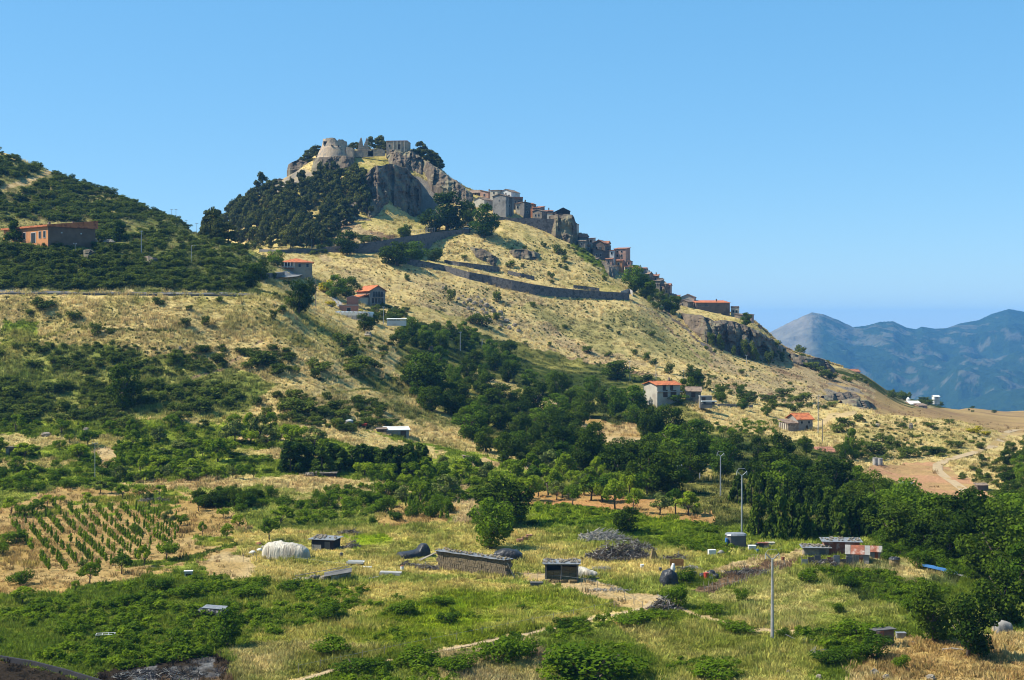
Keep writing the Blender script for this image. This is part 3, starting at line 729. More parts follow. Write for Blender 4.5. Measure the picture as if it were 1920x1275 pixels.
# ------------------------------------------------------------------ woods
big = [  # foot u, v, width, height in the photograph, what sets it apart
 (1752, 1203, 92, 112, 'tall round oak above the dark hollow at the lower right, beside a rusty shed door'),
 (1816, 1233, 96, 118, 'broad round oak with a wide shadow on bare soil at the lower right corner'),
 (1880, 1172, 100, 112, 'large dark oak on the right edge behind the pale hut'),
 (1912, 1125, 86, 104, 'tall oak at the right edge of the picture above the blue trough'),
 (232, 770, 66, 86, 'big dark lone oak standing in scrub on the left slope'),
 (1178, 1000, 50, 52, 'round green tree standing in the bright green field above the brushwood heap'),
 (920, 1028, 84, 95, 'leaning round tree behind the long straw bale stack'),
 (950, 985, 110, 90, 'wide leafy tree uphill of the straw bale stack'),
 (560, 588, 44, 62, 'dark tree beside the power pole above the yellow spur'),
 (578, 572, 34, 50, 'dark green tree just right of the power pole on the spur'),
 (628, 560, 42, 44, 'round tree left of the white three storey house'),
 (655, 560, 44, 40, 'pale green tree in front of the white three storey house'),
 (683, 622, 38, 36, 'dark round tree right of the greenhouse'),
 (1584, 862, 28, 34, 'dark tree between the red roofed house and the lower shed'),
 (1512, 850, 30, 34, 'dark tree in front of the red roofed stone house'),
 (1290, 748, 34, 42, 'dark tree covering the right end of the white house with orange roof'),
 (1300, 724, 44, 36, 'round tree behind the sheds of the white house with orange roof'),
 (1600, 862, 36, 58, 'tall dark shrubby tree left of the two concrete tanks'),
 (650, 478, 46, 46, 'bushy tree hiding the left end of the upper road wall'),
 (745, 498, 62, 46, 'wide green tree below the upper road wall'),
 (778, 495, 44, 44, 'green tree in the corner where the road wall turns'),
 (815, 490, 34, 26, 'small tree at the start of the lower road wall'),
 (838, 432, 74, 74, 'large round tree under the cliff beside the upper road'),
 (808, 436, 52, 42, 'smaller tree left of the large one beneath the cliff'),
 (908, 445, 60, 62, 'large dark tree right of the parked cars under the old town'),
 (880, 420, 34, 40, 'tree overhanging the parked cars below the town'),
 (762, 448, 30, 28, 'round bush-like tree beside the railing of the upper road'),
 (1190, 548, 48, 52, 'dark tree below the old houses at the bend of the lower wall'),
 (1212, 560, 40, 40, 'dark tree right of the bend where the lower wall ends'),
 (1265, 590, 30, 36, 'dark tree at the left foot of the long orange roofed building'),
 (1248, 582, 28, 28, 'smaller dark tree lower down from the cream house on the ridge'),
 (1398, 612, 22, 26, 'small round tree right of the long orange roofed building'),
 (470, 540, 40, 44, 'bushy tree where the left hill meets the curving road'),
 (490, 525, 36, 40, 'bushy tree beside the retaining wall of the curving road'),
 (520, 500, 36, 32, 'tree left of the house with the orange hipped roof'),
 (1110, 885, 60, 90, 'large dark oak at the lower edge of the wood on the slope'),
 (1050, 862, 62, 66, 'pale green oak beside the largest dark oak of the slope'),
 (800, 745, 84, 84, 'largest dark oak of the upper wood, left of the bare patch'),
 (1188, 775, 50, 52, 'dark round oak below the house with white gable'),
 (1160, 712, 64, 36, 'dark clump of oak left of the house with white gable'),
]
for (u, v, w, h, lab) in big: plant(OAK, u, v, w, h, lab)
W1 = [(800, 655), (860, 632), (960, 688), (1060, 728), (1190, 752), (1215, 792), (1250, 812), (1330, 850), (1315, 890), (1260, 935), (1190, 925), (1110, 895), (960, 880), (905, 855), (850, 800), (760, 760), (760, 690)]
bare = [[(1075, 780), (1190, 800), (1215, 835), (1180, 855), (1100, 835)], [(905, 715), (935, 715), (1070, 760), (1060, 785), (915, 745)], [(940, 790), (965, 790), (965, 830), (945, 820)], [(1120, 745), (1180, 760), (1200, 790), (1140, 770)]]
pts = darts(W1, 150, 31, 20, 1, bare)
grove(OAK, pts, (5.0, 7.6), (4.8, 7.2), 'dark round oak in the loose wood on the slope below the dry hillside', 'oaks of the slope wood', 2)
pts = darts([(748, 625), (840, 616), (960, 672), (950, 700), (860, 655), (790, 660), (730, 650)], 40, 24, 13, 3)
grove(OAK, pts, (4.6, 6.2), (4.2, 5.8), 'leafy green tree in the thicket below the white panel and greenhouse', 'trees of the upper thicket', 4, (3, 6, 3, 6, 0))
W2 = [(1330, 860), (1390, 850), (1470, 868), (1530, 906), (1590, 918), (1640, 935), (1700, 955), (1780, 992), (1850, 996), (1930, 980), (2060, 985), (2060, 1140), (1930, 1120), (1860, 1100), (1790, 1065), (1700, 1045), (1640, 1010), (1440, 925), (1340, 935), (1330, 880)]
pts = darts(W2, 124, 34, 20, 5, [[(1322, 895), (1412, 895), (1412, 945), (1322, 945)]])
grove(OAK, pts, (5.4, 8.0), (4.6, 6.6), 'dark round oak in the dense wood filling the valley on the right', 'oaks of the dense valley wood', 6)
pts = darts([(1885, 850), (1930, 840), (1930, 955), (1870, 950)], 12, 26, 16, 7)
grove(OAK, pts, (4.0, 5.6), (3.0, 4.4), 'dark oak on the slope right of the pale track', 'oaks beside the pale track', 8)
pts = darts([(1290, 712), (1340, 725), (1460, 765), (1450, 785), (1360, 772), (1330, 745)], 9, 36, 12, 9)
grove(OAK, pts, (3.0, 4.6), (2.6, 4.0), 'round green tree scattered in the fields behind the white house', 'field trees behind the white house', 10)
W3 = [(1640, 1010), (1700, 1040), (1800, 1070), (1840, 1100), (1760, 1075), (1650, 1045)]
grove(BUSH, darts(W3, 30, 24, 10, 11), (2.6, 3.8), (2.2, 3.2), 'bright green bush along the front edge of the dense valley wood', 'bushes edging the dense wood', 12)
# conifer screens
for i in range(13):
    u = 1428 + i * 18.5 + random.uniform(-6, 6); v = 1006 + .012 * i * 8 + random.uniform(-3, 5)
    plant(CYP, u, v, random.uniform(44, 60), random.uniform(54, 92), 'dark feathery cypress in the screen behind the scrap sheds', 'cypresses of the screen behind the sheds')
for i in range(11):
    u = 1384 + i * 21 + random.uniform(-5, 5); v = 944 + i * 3.6 + random.uniform(-4, 4)
    plant(CYP, u, v, random.uniform(34, 46), random.uniform(44, 60), 'dark cypress in the upper screen behind the tall lamp poles', 'cypresses behind the lamp poles')
for i in range(14):
    u = 548 + i * 18.5 + random.uniform(-4, 4); v = 884 + random.uniform(-4, 6)
    plant(CYP, u, v, random.uniform(54, 72), random.uniform(42, 60), 'dark cypress of the hedge in the middle of the orchards', 'cypresses of the orchard hedge')
for i in range(9):
    u = 372 + i * 14 + random.uniform(-4, 4); v = 945 + random.uniform(-4, 14)
    plant(OAK, u, v, random.uniform(26, 46), random.uniform(24, 44), 'dark bushy tree at the upper right corner of the vineyard', 'bushy trees at the vineyard corner')
# pine wood on the castle hill
W5 = [(384, 432), (420, 400), (450, 376), (500, 360), (560, 355), (600, 340), (690, 345), (692, 400), (640, 430), (620, 455), (590, 466), (480, 468), (400, 450)]
pts = darts(W5, 185, 12.5, 8.5, 13, [[(575, 400), (600, 385), (615, 400), (600, 430), (580, 430)], [(640, 380), (665, 375), (670, 400), (645, 405)], [(520, 430), (545, 425), (550, 445), (525, 450)]])
grove(PINE, pts, (5.4, 7.8), (6.4, 9.8), 'dark green pine in the wood on the left flank of the castle hill', 'pines on the flank of the castle hill', 14)
for (u, v, n, lab, g) in [(580, 300, 5, 'dark pine behind the left side of the ruined tower', 'pines left of the tower'), (665, 280, 7, 'small dark pine between the tower and the chapel on the summit', 'pines between tower and chapel'), (705, 281, 4, 'dark pine right of the pointed ruin on the summit', 'pines right of the pointed ruin'), (800, 306, 14, 'dark pine on the crag right of the hilltop chapel', 'pines right of the chapel')]:
    for i in range(n):
        du = random.uniform(-1, 1); uu = u + du * (26 if n > 9 else 16); dd = 712 + random.uniform(-10, 14)
        x = (uu - 960) * dd / F; z = float(ground_z(x, dd)); hp = random.uniform(19, 27) if n != 7 else random.uniform(12, 16)
        PINE.place((x, dd, z - .3), M_PX(hp * 1.05, dd), M_PX(hp, dd), lab, g)
for (u, v, h, lab) in [(28, 455, 42, 'dark conifer in front of the orange building by its door'), (78, 456, 36, 'dark conifer at the front corner of the orange building'), (225, 452, 36, 'dark conifer on the crest right of the orange building')]:
    plant(CYP, u, v, h * 1.25, h, lab)
for (u, v, w, h, lab) in [(140, 456, 36, 26, 'dark shrub against the shaded side of the orange building'), (190, 455, 44, 26, 'dark wide shrub right of the shaded wall of the orange building'), (208, 450, 30, 20, 'dark shrub beside the conifer on the left hill crest')]:
    plant(SHRUB, u, v, w, h, lab)
plant(BROOM, 112, 457, 22, 14, 'yellow flowering bush at the corner of the orange building')
for (u, v, w, h, lab) in [(1826, 812, 40, 14, 'yellow flowering broom on the crest of the dry knoll at the right'), (1850, 816, 24, 12, 'small yellow broom at the right end of the dry knoll'), (608, 548, 30, 26, 'yellow flowering broom beside the path to the white house'), (622, 575, 26, 16, 'yellow broom below the path to the white house'), (685, 590, 24, 12, 'yellow broom between the brick hut and the greenhouse')]:
    plant(BROOM, u, v, w, h, lab)
# ------------------------------------------------------------------ shrubs of the slopes, one by one
sh = [(83,578,52,24),(140,600,32,20),(180,630,26,30),(205,625,20,12),(348,610,26,18),(385,610,22,22),(182,650,20,10),(355,580,18,10),(512,598,16,20),(300,570,30,16),(410,565,18,12),(55,588,22,10),(110,592,12,8),
 (545,575,30,24),(528,585,26,16),(468,690,50,24),(500,685,64,34),(520,700,36,22),(600,695,56,28),(590,708,26,20),(640,650,44,30),(655,672,40,26),(668,690,60,30),(660,700,56,22),(700,690,46,22),(730,650,26,12),
 (845,565,22,26),(862,700,20,14),(835,545,10,9),(932,565,26,22),(885,605,30,22),(905,610,40,26),(930,600,22,16),(765,525,16,12),(1060,615,16,9),(1140,615,12,9),(1222,628,18,11),(1160,625,10,7),(1030,648,12,9),(1340,660,10,7),(1325,655,12,9),
 (1100,660,26,14),(1140,668,18,12),(1190,665,14,14),(1212,675,20,18),(1225,685,18,16),(1255,700,22,24),(1215,715,30,16),(1295,690,16,10),(1310,700,14,12),(1390,700,18,10),(1410,692,12,8),(1480,720,12,7),(1000,575,14,12),(1034,520,16,14),(1035,530,12,8),(985,470,12,12),(1005,475,10,9),(1045,475,22,22),(1058,490,16,14),(1020,462,14,12),(1050,500,10,8),(1062,505,14,9),(1135,525,14,12),(980,500,9,10),(1058,478,14,14),(1100,540,10,6),(870,485,14,10),(925,485,12,8),(955,500,24,14),
 (245,800,60,24),(330,790,46,22),(200,780,40,20),(160,790,36,18),(480,760,30,20),(420,760,40,20),(370,770,60,28),(395,748,60,26),(440,750,46,22),(300,745,34,16),(95,735,60,22),(30,745,50,26),(50,775,56,22),(20,720,40,20),(120,770,40,26),(110,790,36,20),(330,680,50,22),(360,690,44,18),(410,680,34,22),(385,660,30,16),(250,690,54,22),(290,700,46,16),(210,680,30,16),(130,690,44,20),(80,660,34,16),(60,690,44,18),(100,680,30,16),(165,700,30,14),(185,680,24,14),(150,670,22,14),
 (540,770,54,30),(570,775,52,28),(605,780,44,24),(640,785,40,22),(555,750,46,24),(630,770,50,24),(670,760,26,22),(710,768,34,18),(520,745,30,16),(500,780,26,22),(690,800,34,20),(730,800,36,18),(655,810,30,18),
 (1640,850,56,26),(1662,830,40,20),(1700,855,50,18),(1750,850,56,16),(1590,800,44,20),(1570,810,36,20),(1610,790,30,16),(1690,800,22,10),(1745,800,26,10),(1790,838,40,14),(1840,840,26,14),(1780,795,24,12),(1680,842,24,20),
 (1500,655,28,20),(1450,655,26,22),(1420,668,28,26),(1395,660,18,34),(1352,640,20,38),(1335,630,14,26),(1375,655,16,30),(1408,650,14,24),(1520,690,34,14),(1540,705,30,12),(1500,672,26,12),(1560,710,26,12),(1590,715,24,12),(1470,740,40,16),(1440,755,40,18),(1500,752,46,20),(1400,755,44,22),(1350,750,40,18),(1490,770,36,18),(1560,762,26,12)]
for i, (u, v, w, h) in enumerate(sh):
    g = ('dark shrub dotted on the dry slope of the town hill', 'shrubs on the dry town slope') if u > 760 and v < 720 and u < 1330 else ('dark shrub in the bands across the yellow slope on the left', 'shrubs on the left slope') if u < 760 else ('dark shrub on the cliffs and dry banks at the right', 'shrubs on the right banks')
    plant(SHRUB, u, v + 1, w * 1.05, h * 1.05, g[0], g[1])
lone = {(1268,1140): (60, 44, 'grey green thorny bush at the bend of the farm track'), (1285,1092): (48, 30, 'dark bush under the black plastic heap'), (1515,1092): (52, 30, 'rounded green bush in the dry field right of the tall lamp pole'), (1593,1103): (40, 26, 'dark thorny bush in the dry field below the rusty huts'), (755,1153): (70, 26, 'low dark bush in the middle of the green meadow'), (842,1170): (52, 22, 'low dark bush right of the middle of the meadow'), (615,1165): (54, 34, 'dark bush in the meadow below the fallen stone wall'), (640,1160): (30, 20, 'smaller bush beside the dark one below the fallen wall'), (820,1135): (60, 20, 'low bush in the upper meadow below the straw stack'), (1390,1130): (30, 28, 'small round tree-like bush left of the tall lamp pole'), (1575,1150): (30, 18, 'small green bush in the dry field at right'), (1340,1155): (44, 22, 'low bush left of the lamp pole foot'), (620,1225): (90, 30, 'spreading bramble at the lower middle'), (780,1250): (100, 40, 'spreading dark bramble above the lower path'), (940,1245): (110, 56, 'dark bramble below the lower path'), (1470,1195): (36, 18, 'dark bush at the foot of the tall lamp pole'), (420,1215): (80, 66, 'dark bush below the heap covered in black plastic'), (1640,1235): (80, 44, 'dark bush below the rusty shed door'), (1605,1240): (60, 30, 'dark bush at the lower right beside bare soil'), (1110,1275): (200, 74, 'wide bright green bramble at the bottom centre'), (1340,1275): (110, 40, 'low green bramble right of the bright one at the bottom'), (1560,1245): (80, 30, 'dark low bush with dead canes at the lower right'), (1690,1255): (40, 26, 'small dark bush on bare soil at the lower right'), (255,1000): (30, 16, 'small bush in the vineyard'), (28,1020): (60, 26, 'dull green bush at the left edge of the vineyard'), (40,1095): (54, 30, 'leafy bush at the lower left corner of the vineyard')}
for (u, v), (w, h, lab) in lone.items(): plant(BUSH, u, v, w, h, lab)
for (u, v, w, h, lab) in [(1333, 648, 22, 40, 'dark shrub in the left gully of the right crag'), (1352, 656, 24, 48, 'tall dark shrub in the second gully of the right crag'), (1374, 664, 16, 30, 'small dark shrub at the foot of the middle of the right crag'), (1394, 670, 26, 54, 'largest dark shrub, in the middle gully of the right crag'), (1413, 676, 28, 58, 'dark shrub right of the largest one on the right crag'), (1440, 681, 24, 38, 'dark shrub near the right end of the right crag'), (1466, 676, 18, 28, 'round dark shrub on the right end of the right crag')]:
    p = P(u, v); SHRUB.place(p - Vector((0, 1.5, .6)), M_PX(w, p.y) * .8, M_PX(h, p.y) * .8, lab, None)
for (u, v, w, h, lab) in [(670, 1262, 110, 34, 'wide dark bramble at the bottom, left of the lower path fence'), (860, 1262, 90, 36, 'dark bramble at the bottom below the lower path'), (985, 1232, 70, 34, 'bramble between the path and the wide bright one at the bottom'), (1060, 1180, 60, 20, 'low bramble along the path in the lower meadow'), (1190, 1172, 90, 22, 'low bramble hedge along the lower path bend'), (1380, 1185, 80, 22, 'low dark bramble left of the pole foot'), (540, 1110, 60, 24, 'green bush below the tilted roof sheet'), (470, 1120, 70, 26, 'green bush in the weeds right of the black wrapped heap'), (480, 1160, 50, 20, 'bush in the weeds at the edge of the meadow'), (300, 1110, 60, 26, 'leafy bush under the fruit trees at the edge of the vineyard'), (240, 1135, 50, 22, 'leafy bush in the weeds below the vineyard'), (350, 1120, 70, 30, 'broad leafy bush left of the small cream box'), (1720, 1150, 60, 34, 'dark bush uphill of the oak over the hollow'), (1610, 1205, 100, 44, 'spreading bush over the pile of red tiles')]:
    plant(BUSH, u, v, w, h, lab)
# thick scrub that nobody could count
def stuff_plants(name, regions, sources, seed, tints=None):
    r = np.random.default_rng(seed); pts, rot, scl, idx = [], [], [], []
    for (poly, n, su, sv, wm, hm, avoid) in regions:
        q = np.array(darts(poly, n, su * .7, sv * .7, seed + len(pts), avoid, 8, True))
        x, y, z = pick(q[:, 0], q[:, 1])
        for a, b, c in zip(x, y, z):
            s = r.uniform(.5, 1.6); w = r.uniform(*wm) * s
            pts.append((a, b, c - .1)); rot.append((0, 0, r.uniform(0, 6.28))); scl.append((w, w, r.uniform(*hm) * s)); idx.append(r.integers(len(sources)))
    return instancer(name, pts, rot, scl, idx, sources)
SRC = lambda K, part: [[c for c in p.children if c.name.startswith(part)][0].data for p in K.protos]
HILL = [(-60, 262), (30, 288), (160, 342), (330, 405), (440, 460), (475, 505), (455, 545), (-60, 540)]
stuff_plants('scrub', [
  (HILL, 1500, 6, 3.4, (2.2, 4.2), (1.2, 2.1), [[(0, 345), (90, 315), (100, 330), (40, 360), (0, 365)], [(-60, 415), (180, 415), (180, 462), (-60, 465)], [(110, 455), (260, 452), (260, 462), (110, 470)]]),
  ([(-60, 475), (250, 470), (440, 510), (455, 545), (-60, 540)], 330, 7, 4, (2.2, 3.8), (1.2, 2.0), []),
  ([(-40, 650), (180, 645), (420, 650), (430, 690), (330, 705), (120, 700), (-40, 705)], 120, 14, 7, (1.6, 3.0), (1.0, 1.7), []),
  ([(-40, 715), (200, 725), (450, 725), (450, 770), (240, 800), (-40, 790)], 260, 12, 7, (1.8, 3.4), (1.1, 2.0), [[(255, 760), (310, 760), (310, 800), (255, 800)]]),
  ([(450, 660), (540, 660), (560, 700), (460, 705)], 24, 12, 7, (1.8, 3.0), (1.1, 1.8), []),
  ([(630, 635), (690, 640), (760, 690), (740, 715), (650, 700)], 50, 10, 6, (1.6, 2.8), (1.0, 1.8), []),
  ([(520, 740), (700, 755), (760, 800), (650, 810), (520, 790)], 90, 12, 7, (1.6, 2.8), (1.0, 1.8), []),
  ([(760, 690), (900, 720), (1080, 740), (1230, 800), (1330, 850), (1260, 930), (960, 870), (840, 790)], 260, 16, 10, (1.6, 3.0), (1.1, 2.0), bare),
  ([(1560, 840), (1640, 835), (1800, 850), (1720, 862), (1620, 865)], 60, 12, 6, (1.4, 2.6), (.8, 1.4), []),
  ([(1560, 785), (1700, 785), (1850, 830), (1650, 840)], 70, 16, 8, (1.0, 2.0), (.6, 1.1), []),
  ([(1480, 665), (1560, 692), (1700, 742), (1880, 775), (1760, 772), (1660, 745), (1560, 715)], 170, 8, 4, (2.6, 5.0), (1.8, 3.2), []),
  ([(1280, 690), (1420, 720), (1560, 770), (1440, 762), (1330, 740)], 70, 12, 6, (1.4, 2.8), (.9, 1.6), []),
  ([(1290, 600), (1460, 640), (1480, 670), (1420, 676), (1330, 640)], 40, 10, 8, (1.6, 3.0), (1.4, 2.6), []),
  ([(860, 600), (960, 620), (1000, 650), (930, 660)], 40, 10, 6, (1.2, 2.4), (.8, 1.4), []),
  ([(620, 430), (700, 450), (820, 440), (800, 455), (640, 470)], 34, 9, 5, (2.0, 4.0), (1.2, 2.4), []),
  ([(1050, 440), (1100, 462), (1150, 520), (1110, 500), (1060, 465)], 40, 8, 5, (1.2, 2.4), (.7, 1.3), []),
  ([(1180, 520), (1270, 565), (1290, 600), (1220, 580)], 50, 8, 5, (2.0, 3.8), (1.6, 3.0), []),
  ([(1880, 840), (1930, 850), (1930, 930), (1800, 900), (1830, 860)], 46, 12, 6, (1.6, 2.8), (1.0, 1.8), []),
  ([(480, 505), (540, 530), (600, 570), (560, 585), (500, 560)], 46, 8, 6, (1.4, 2.6), (1.0, 1.8), []),
  ([(430, 462), (520, 456), (625, 452), (620, 474), (520, 490), (460, 490)], 90, 9, 5, (2.0, 4.2), (1.4, 2.8), [[(520, 480), (592, 480), (592, 515), (520, 515)]]),
  ([(790, 400), (880, 395), (900, 430), (800, 442)], 30, 9, 6, (2.4, 4.4), (1.8, 3.4), []),
  ([(690, 575), (760, 580), (770, 600), (700, 608)], 26, 9, 5, (2.2, 3.6), (1.6, 2.8), []),
], SRC(SHRUB, 'foliage'), 40)
# ------------------------------------------------------------------ gardens: fruit trees, rows, vines
ot = [(43,1132,54,34),(168,1095,46,44),(160,1072,30,24),(228,1076,42,40),(270,1062,34,40),(312,1050,48,42),(142,1112,20,26),(160,940,26,18),(188,926,30,26),(210,925,26,22),(230,934,32,26),(112,944,26,20),(262,930,34,22),(300,930,30,22),(278,940,22,20),(372,958,26,28),(380,1005,22,28),(418,972,28,26),(426,1015,30,36),(447,993,32,30),(318,985,30,30),(345,985,26,22),(20,965,40,34),(45,968,34,30),(70,966,36,32),(88,950,30,24),(258,905,20,18),(275,904,24,24),(296,902,18,18),(348,900,26,26),(408,866,56,48),(380,858,24,24),(355,895,44,20),(505,1015,44,46),(528,985,60,38),(130,830,20,22)]
for (u, v, w, h) in ot:
    plant(ORCH, u, v, w, h, 'fruit tree with a clear stem around the tilled vineyard on the left', 'fruit trees around the vineyard')
for i in range(11): plant(ORCH, 272 + i * 20 + random.uniform(-5, 5), 899 + random.uniform(-3, 3), random.uniform(22, 30), random.uniform(20, 28), 'small fruit tree in the row above the straw coloured strip', 'fruit trees along the straw strip')
for (u, v, w, h, lab) in [(1238, 754, 50, 12, 'hedge bush below the lit gable of the country house'), (1272, 754, 44, 14, 'hedge bush under the right half of the country house'), (2, 1040, 40, 26, 'yellow green bush at the left end of the vineyard rows')]: plant(BUSH, u, v, w, h, lab)
row = [(965,930),(1000,938),(1020,930),(1045,940),(1075,945),(1100,935),(1130,946),(1160,955),(1195,958),(1228,965),(1258,964),(1292,964),(1180,938),(1215,925),(1060,905),(1038,900),(990,915),(1120,905),(1150,915)]
for (u, v) in row: plant(ORCH, u + random.uniform(-9, 9), v + random.uniform(-6, 6), random.uniform(36, 60), random.uniform(36, 62), 'fruit tree in the row on red soil behind the bright green field', 'fruit trees on the red soil strip')
G1 = [(430, 800), (560, 815), (650, 870), (800, 880), (960, 885), (1200, 925), (1180, 950), (960, 925), (880, 900), (830, 940), (720, 940), (660, 880), (520, 860), (440, 850)]
grove(ORCH, darts(G1, 60, 27, 11, 21, STRIPS), (3.2, 4.8), (2.8, 4.4), 'leafy fruit tree in the mixed orchards across the middle of the valley', 'fruit trees of the middle orchards', 22)
G2 = [(-30, 800), (200, 795), (420, 800), (440, 880), (300, 900), (100, 910), (-30, 920)]
grove(ORCH, darts(G2, 36, 34, 13, 23, STRIPS), (2.4, 4.4), (1.8, 3.6), 'leafy fruit tree in the green plots on the left beyond the vineyard', 'fruit trees of the left plots', 24)
G3 = [(700, 900), (840, 905), (840, 960), (760, 985), (690, 960), (560, 950), (440, 960), (380, 950), (430, 930), (560, 930)]
grove(BUSH, darts(G3, 50, 26, 12, 25, STRIPS), (2.2, 4.0), (1.6, 3.0), 'green bush in the overgrown plots above the covered hay', 'bushes of the overgrown plots', 26)
G4 = [(-30, 850), (420, 860), (640, 895), (560, 905), (320, 900), (-30, 930)]
grove(BUSH, darts(G4, 46, 26, 10, 27, STRIPS), (2.2, 3.8), (1.4, 2.4), 'low green bush in the hedgerows above the vineyard', 'bushes of the hedgerows', 28)
G5 = [(890, 930), (990, 960), (1000, 985), (960, 1010), (900, 1010), (880, 970)]
grove(BUSH, darts(G5, 16, 22, 13, 29), (2.0, 3.2), (1.6, 2.6), 'green bush beneath the trees behind the straw stack', 'bushes behind the straw stack', 30)
def vineyard(corner, along, across_, na, nc, poly, sa, sc, label, group, hm=(1.2, 1.9), keep=.76):
    p0 = P(*corner); a = (P(*along) - p0); a.z = 0; a.normalize(); c = (P(*across_) - p0); c.z = 0; c.normalize()
    for i in range(nc):
        for j in range(na):
            q = p0 + c * (i * sc) + a * (j * sa + random.uniform(-.25, .25)); z = float(ground_z(q.x, q.y)); u = 960 + F * q.x / q.y; v = H - F * z / q.y
            if inside(poly, np.array([u]), np.array([v]))[0] and random.random() < keep:
                VINE.place((q.x, q.y, z), random.uniform(.7, 1.15), random.uniform(*hm), label, group)
VP = [(30, 965), (80, 950), (290, 955), (345, 985), (320, 1030), (200, 1070), (120, 1085), (40, 1065), (0, 1045), (20, 1000)]
vineyard((0, 945), (105, 1085), (290, 945), 32, 20, VP, 1.9, 2.1, 'small grape vine on a stake in the tilled vineyard on the left', 'vines of the left vineyard')
VP2 = [(700, 965), (770, 930), (850, 945), (840, 975), (770, 1000), (710, 995)]
vineyard((790, 925), (700, 1000), (880, 945), 16, 11, VP2, 1.2, 1.6, 'grape vine in the small sloping vineyard in the middle', 'vines of the middle vineyard', (1.2, 1.6), .8)
# low crops and weeds: leafy, countless
WEEDL = leaf_mat('weed_leaf', (.050, .105, .008), (.21, .31, .020), .3)
WEEDS = []
for i in range(5):
    r_ = np.random.default_rng(660 + i)
    WEEDS.append(leaf_mesh('weed', cloud(r_, [(r_.uniform(-.3, .3), r_.uniform(-.3, .3), r_.uniform(.15, .7), .2, .2, .22) for q in range(9)], 420, .09, 1.5, .2), WEEDL))
stuff_plants('leafy_weeds', [
  ([(-30, 1150), (180, 1105), (360, 1082), (440, 1090), (440, 1200), (400, 1230), (240, 1255), (120, 1250), (-30, 1215)], 560, 9, 6, (.7, 2.0), (.45, 1.1), []),
  ([(430, 1090), (560, 1095), (690, 1110), (640, 1160), (520, 1190), (430, 1200)], 300, 8, 5, (.8, 1.6), (.45, .95), []),
  ([(1010, 1262), (1050, 1225), (1140, 1205), (1215, 1225), (1220, 1262), (1150, 1285), (1030, 1290)], 300, 7, 5, (.8, 1.4), (.4, .8), []),
  ([(1230, 1240), (1380, 1235), (1400, 1290), (1220, 1290)], 110, 9, 6, (.6, 1.2), (.3, .6), []),
  ([(880, 1215), (1020, 1180), (1200, 1150), (1280, 1155), (1180, 1180), (1040, 1205), (900, 1240)], 170, 8, 4, (.8, 1.5), (.5, .9), []),
  ([(640, 1270), (760, 1245), (860, 1235), (860, 1290), (640, 1290)], 120, 9, 6, (.8, 1.5), (.5, 1.0), []),
  ([(1540, 1075), (1660, 1075), (1790, 1110), (1730, 1150), (1640, 1130)], 230, 8, 5, (.8, 1.6), (.5, 1.0), []),
  ([(1490, 1190), (1660, 1190), (1640, 1225), (1560, 1230)], 90, 9, 6, (.8, 1.6), (.6, 1.1), []),
  ([(600, 1130), (900, 1115), (1050, 1130), (940, 1190), (700, 1215)], 110, 14, 8, (.6, 1.3), (.3, .7), []),
  ([(210, 838), (330, 835), (345, 870), (230, 875)], 130, 8, 4, (1.0, 1.8), (.7, 1.2), []),
  ([(1000, 942), (1160, 960), (1340, 990), (1350, 1028), (1200, 1000), (1010, 985)], 320, 9, 4, (.9, 1.7), (.4, .8), []),
  ([(560, 940), (700, 905), (960, 905), (880, 940), (700, 985), (560, 985)], 280, 12, 6, (1.2, 2.2), (.7, 1.4), [VP2]),
  ([(-30, 790), (440, 805), (700, 850), (960, 880), (940, 905), (640, 880), (430, 890), (-30, 925)], 300, 15, 6, (1.0, 2.6), (.6, 1.5), STRIPS),
  ([(1250, 1010), (1350, 1020), (1400, 1035), (1360, 1045), (1260, 1030)], 80, 8, 4, (.8, 1.6), (.5, 1.0), []),
  ([(1340, 795), (1470, 790), (1460, 815), (1350, 815)], 50, 10, 5, (1.2, 2.2), (.8, 1.4), []),
], WEEDS, 60)
# ------------------------------------------------------------------ grass
gmat, nt, bs = new_mat('grass_blade')
ga = nn(nt, 'ShaderNodeAttribute', attribute_name='tint', attribute_type='INSTANCER'); g = nn(nt, 'ShaderNodeNewGeometry')
mr = nn(nt, 'ShaderNodeMapRange'); mr.inputs[3].default_value = .7; mr.inputs[4].default_value = 1.35
mx = nn(nt, 'ShaderNodeVectorMath', operation='SCALE'); nt.links.new(g.outputs['Random Per Island'], mr.inputs[0]); nt.links.new(mr.outputs[0], mx.inputs['Scale'])
nt.links.new(ga.outputs['Color'], mx.inputs[0]); nt.links.new(mx.outputs[0], bs.inputs['Base Color']); bs.inputs['Roughness'].default_value = .8; bs.inputs['Specular IOR Level'].default_value = 0
tr = nn(nt, 'ShaderNodeBsdfTranslucent'); nt.links.new(mx.outputs[0], tr.inputs[0]); ms = nn(nt, 'ShaderNodeMixShader'); ms.inputs[0].default_value = .35
nt.links.new(bs.outputs[0], ms.inputs[1]); nt.links.new(tr.outputs[0], ms.inputs[2]); nt.links.new(ms.outputs[0], nt.nodes['Material Output'].inputs[0])
def tuft_mesh(r, n, spread, w):
    m = MB()
    for i in range(n):
        a = r.uniform(0, 6.28); q = spread * math.sqrt(r.random()); x, y = q * math.cos(a), q * math.sin(a); t = r.uniform(0, 6.28); h = r.uniform(.5, 1.0)
        lx, ly = r.uniform(-.35, .35, 2); wx, wy = w * math.cos(t), w * math.sin(t)
        m.add([(x - wx, y - wy, 0), (x + wx, y + wy, 0), (x + lx * .4 + wx * .7, y + ly * .4 + wy * .7, h * .6), (x + lx * .4 - wx * .7, y + ly * .4 - wy * .7, h * .6), (x + lx, y + ly, h)], [(0, 1, 2, 3), (3, 2, 4)])
    return m.mesh('grass_tuft', gmat)
TUFTS = [tuft_mesh(np.random.default_rng(900 + i), 16, .5, .055) for i in range(5)]
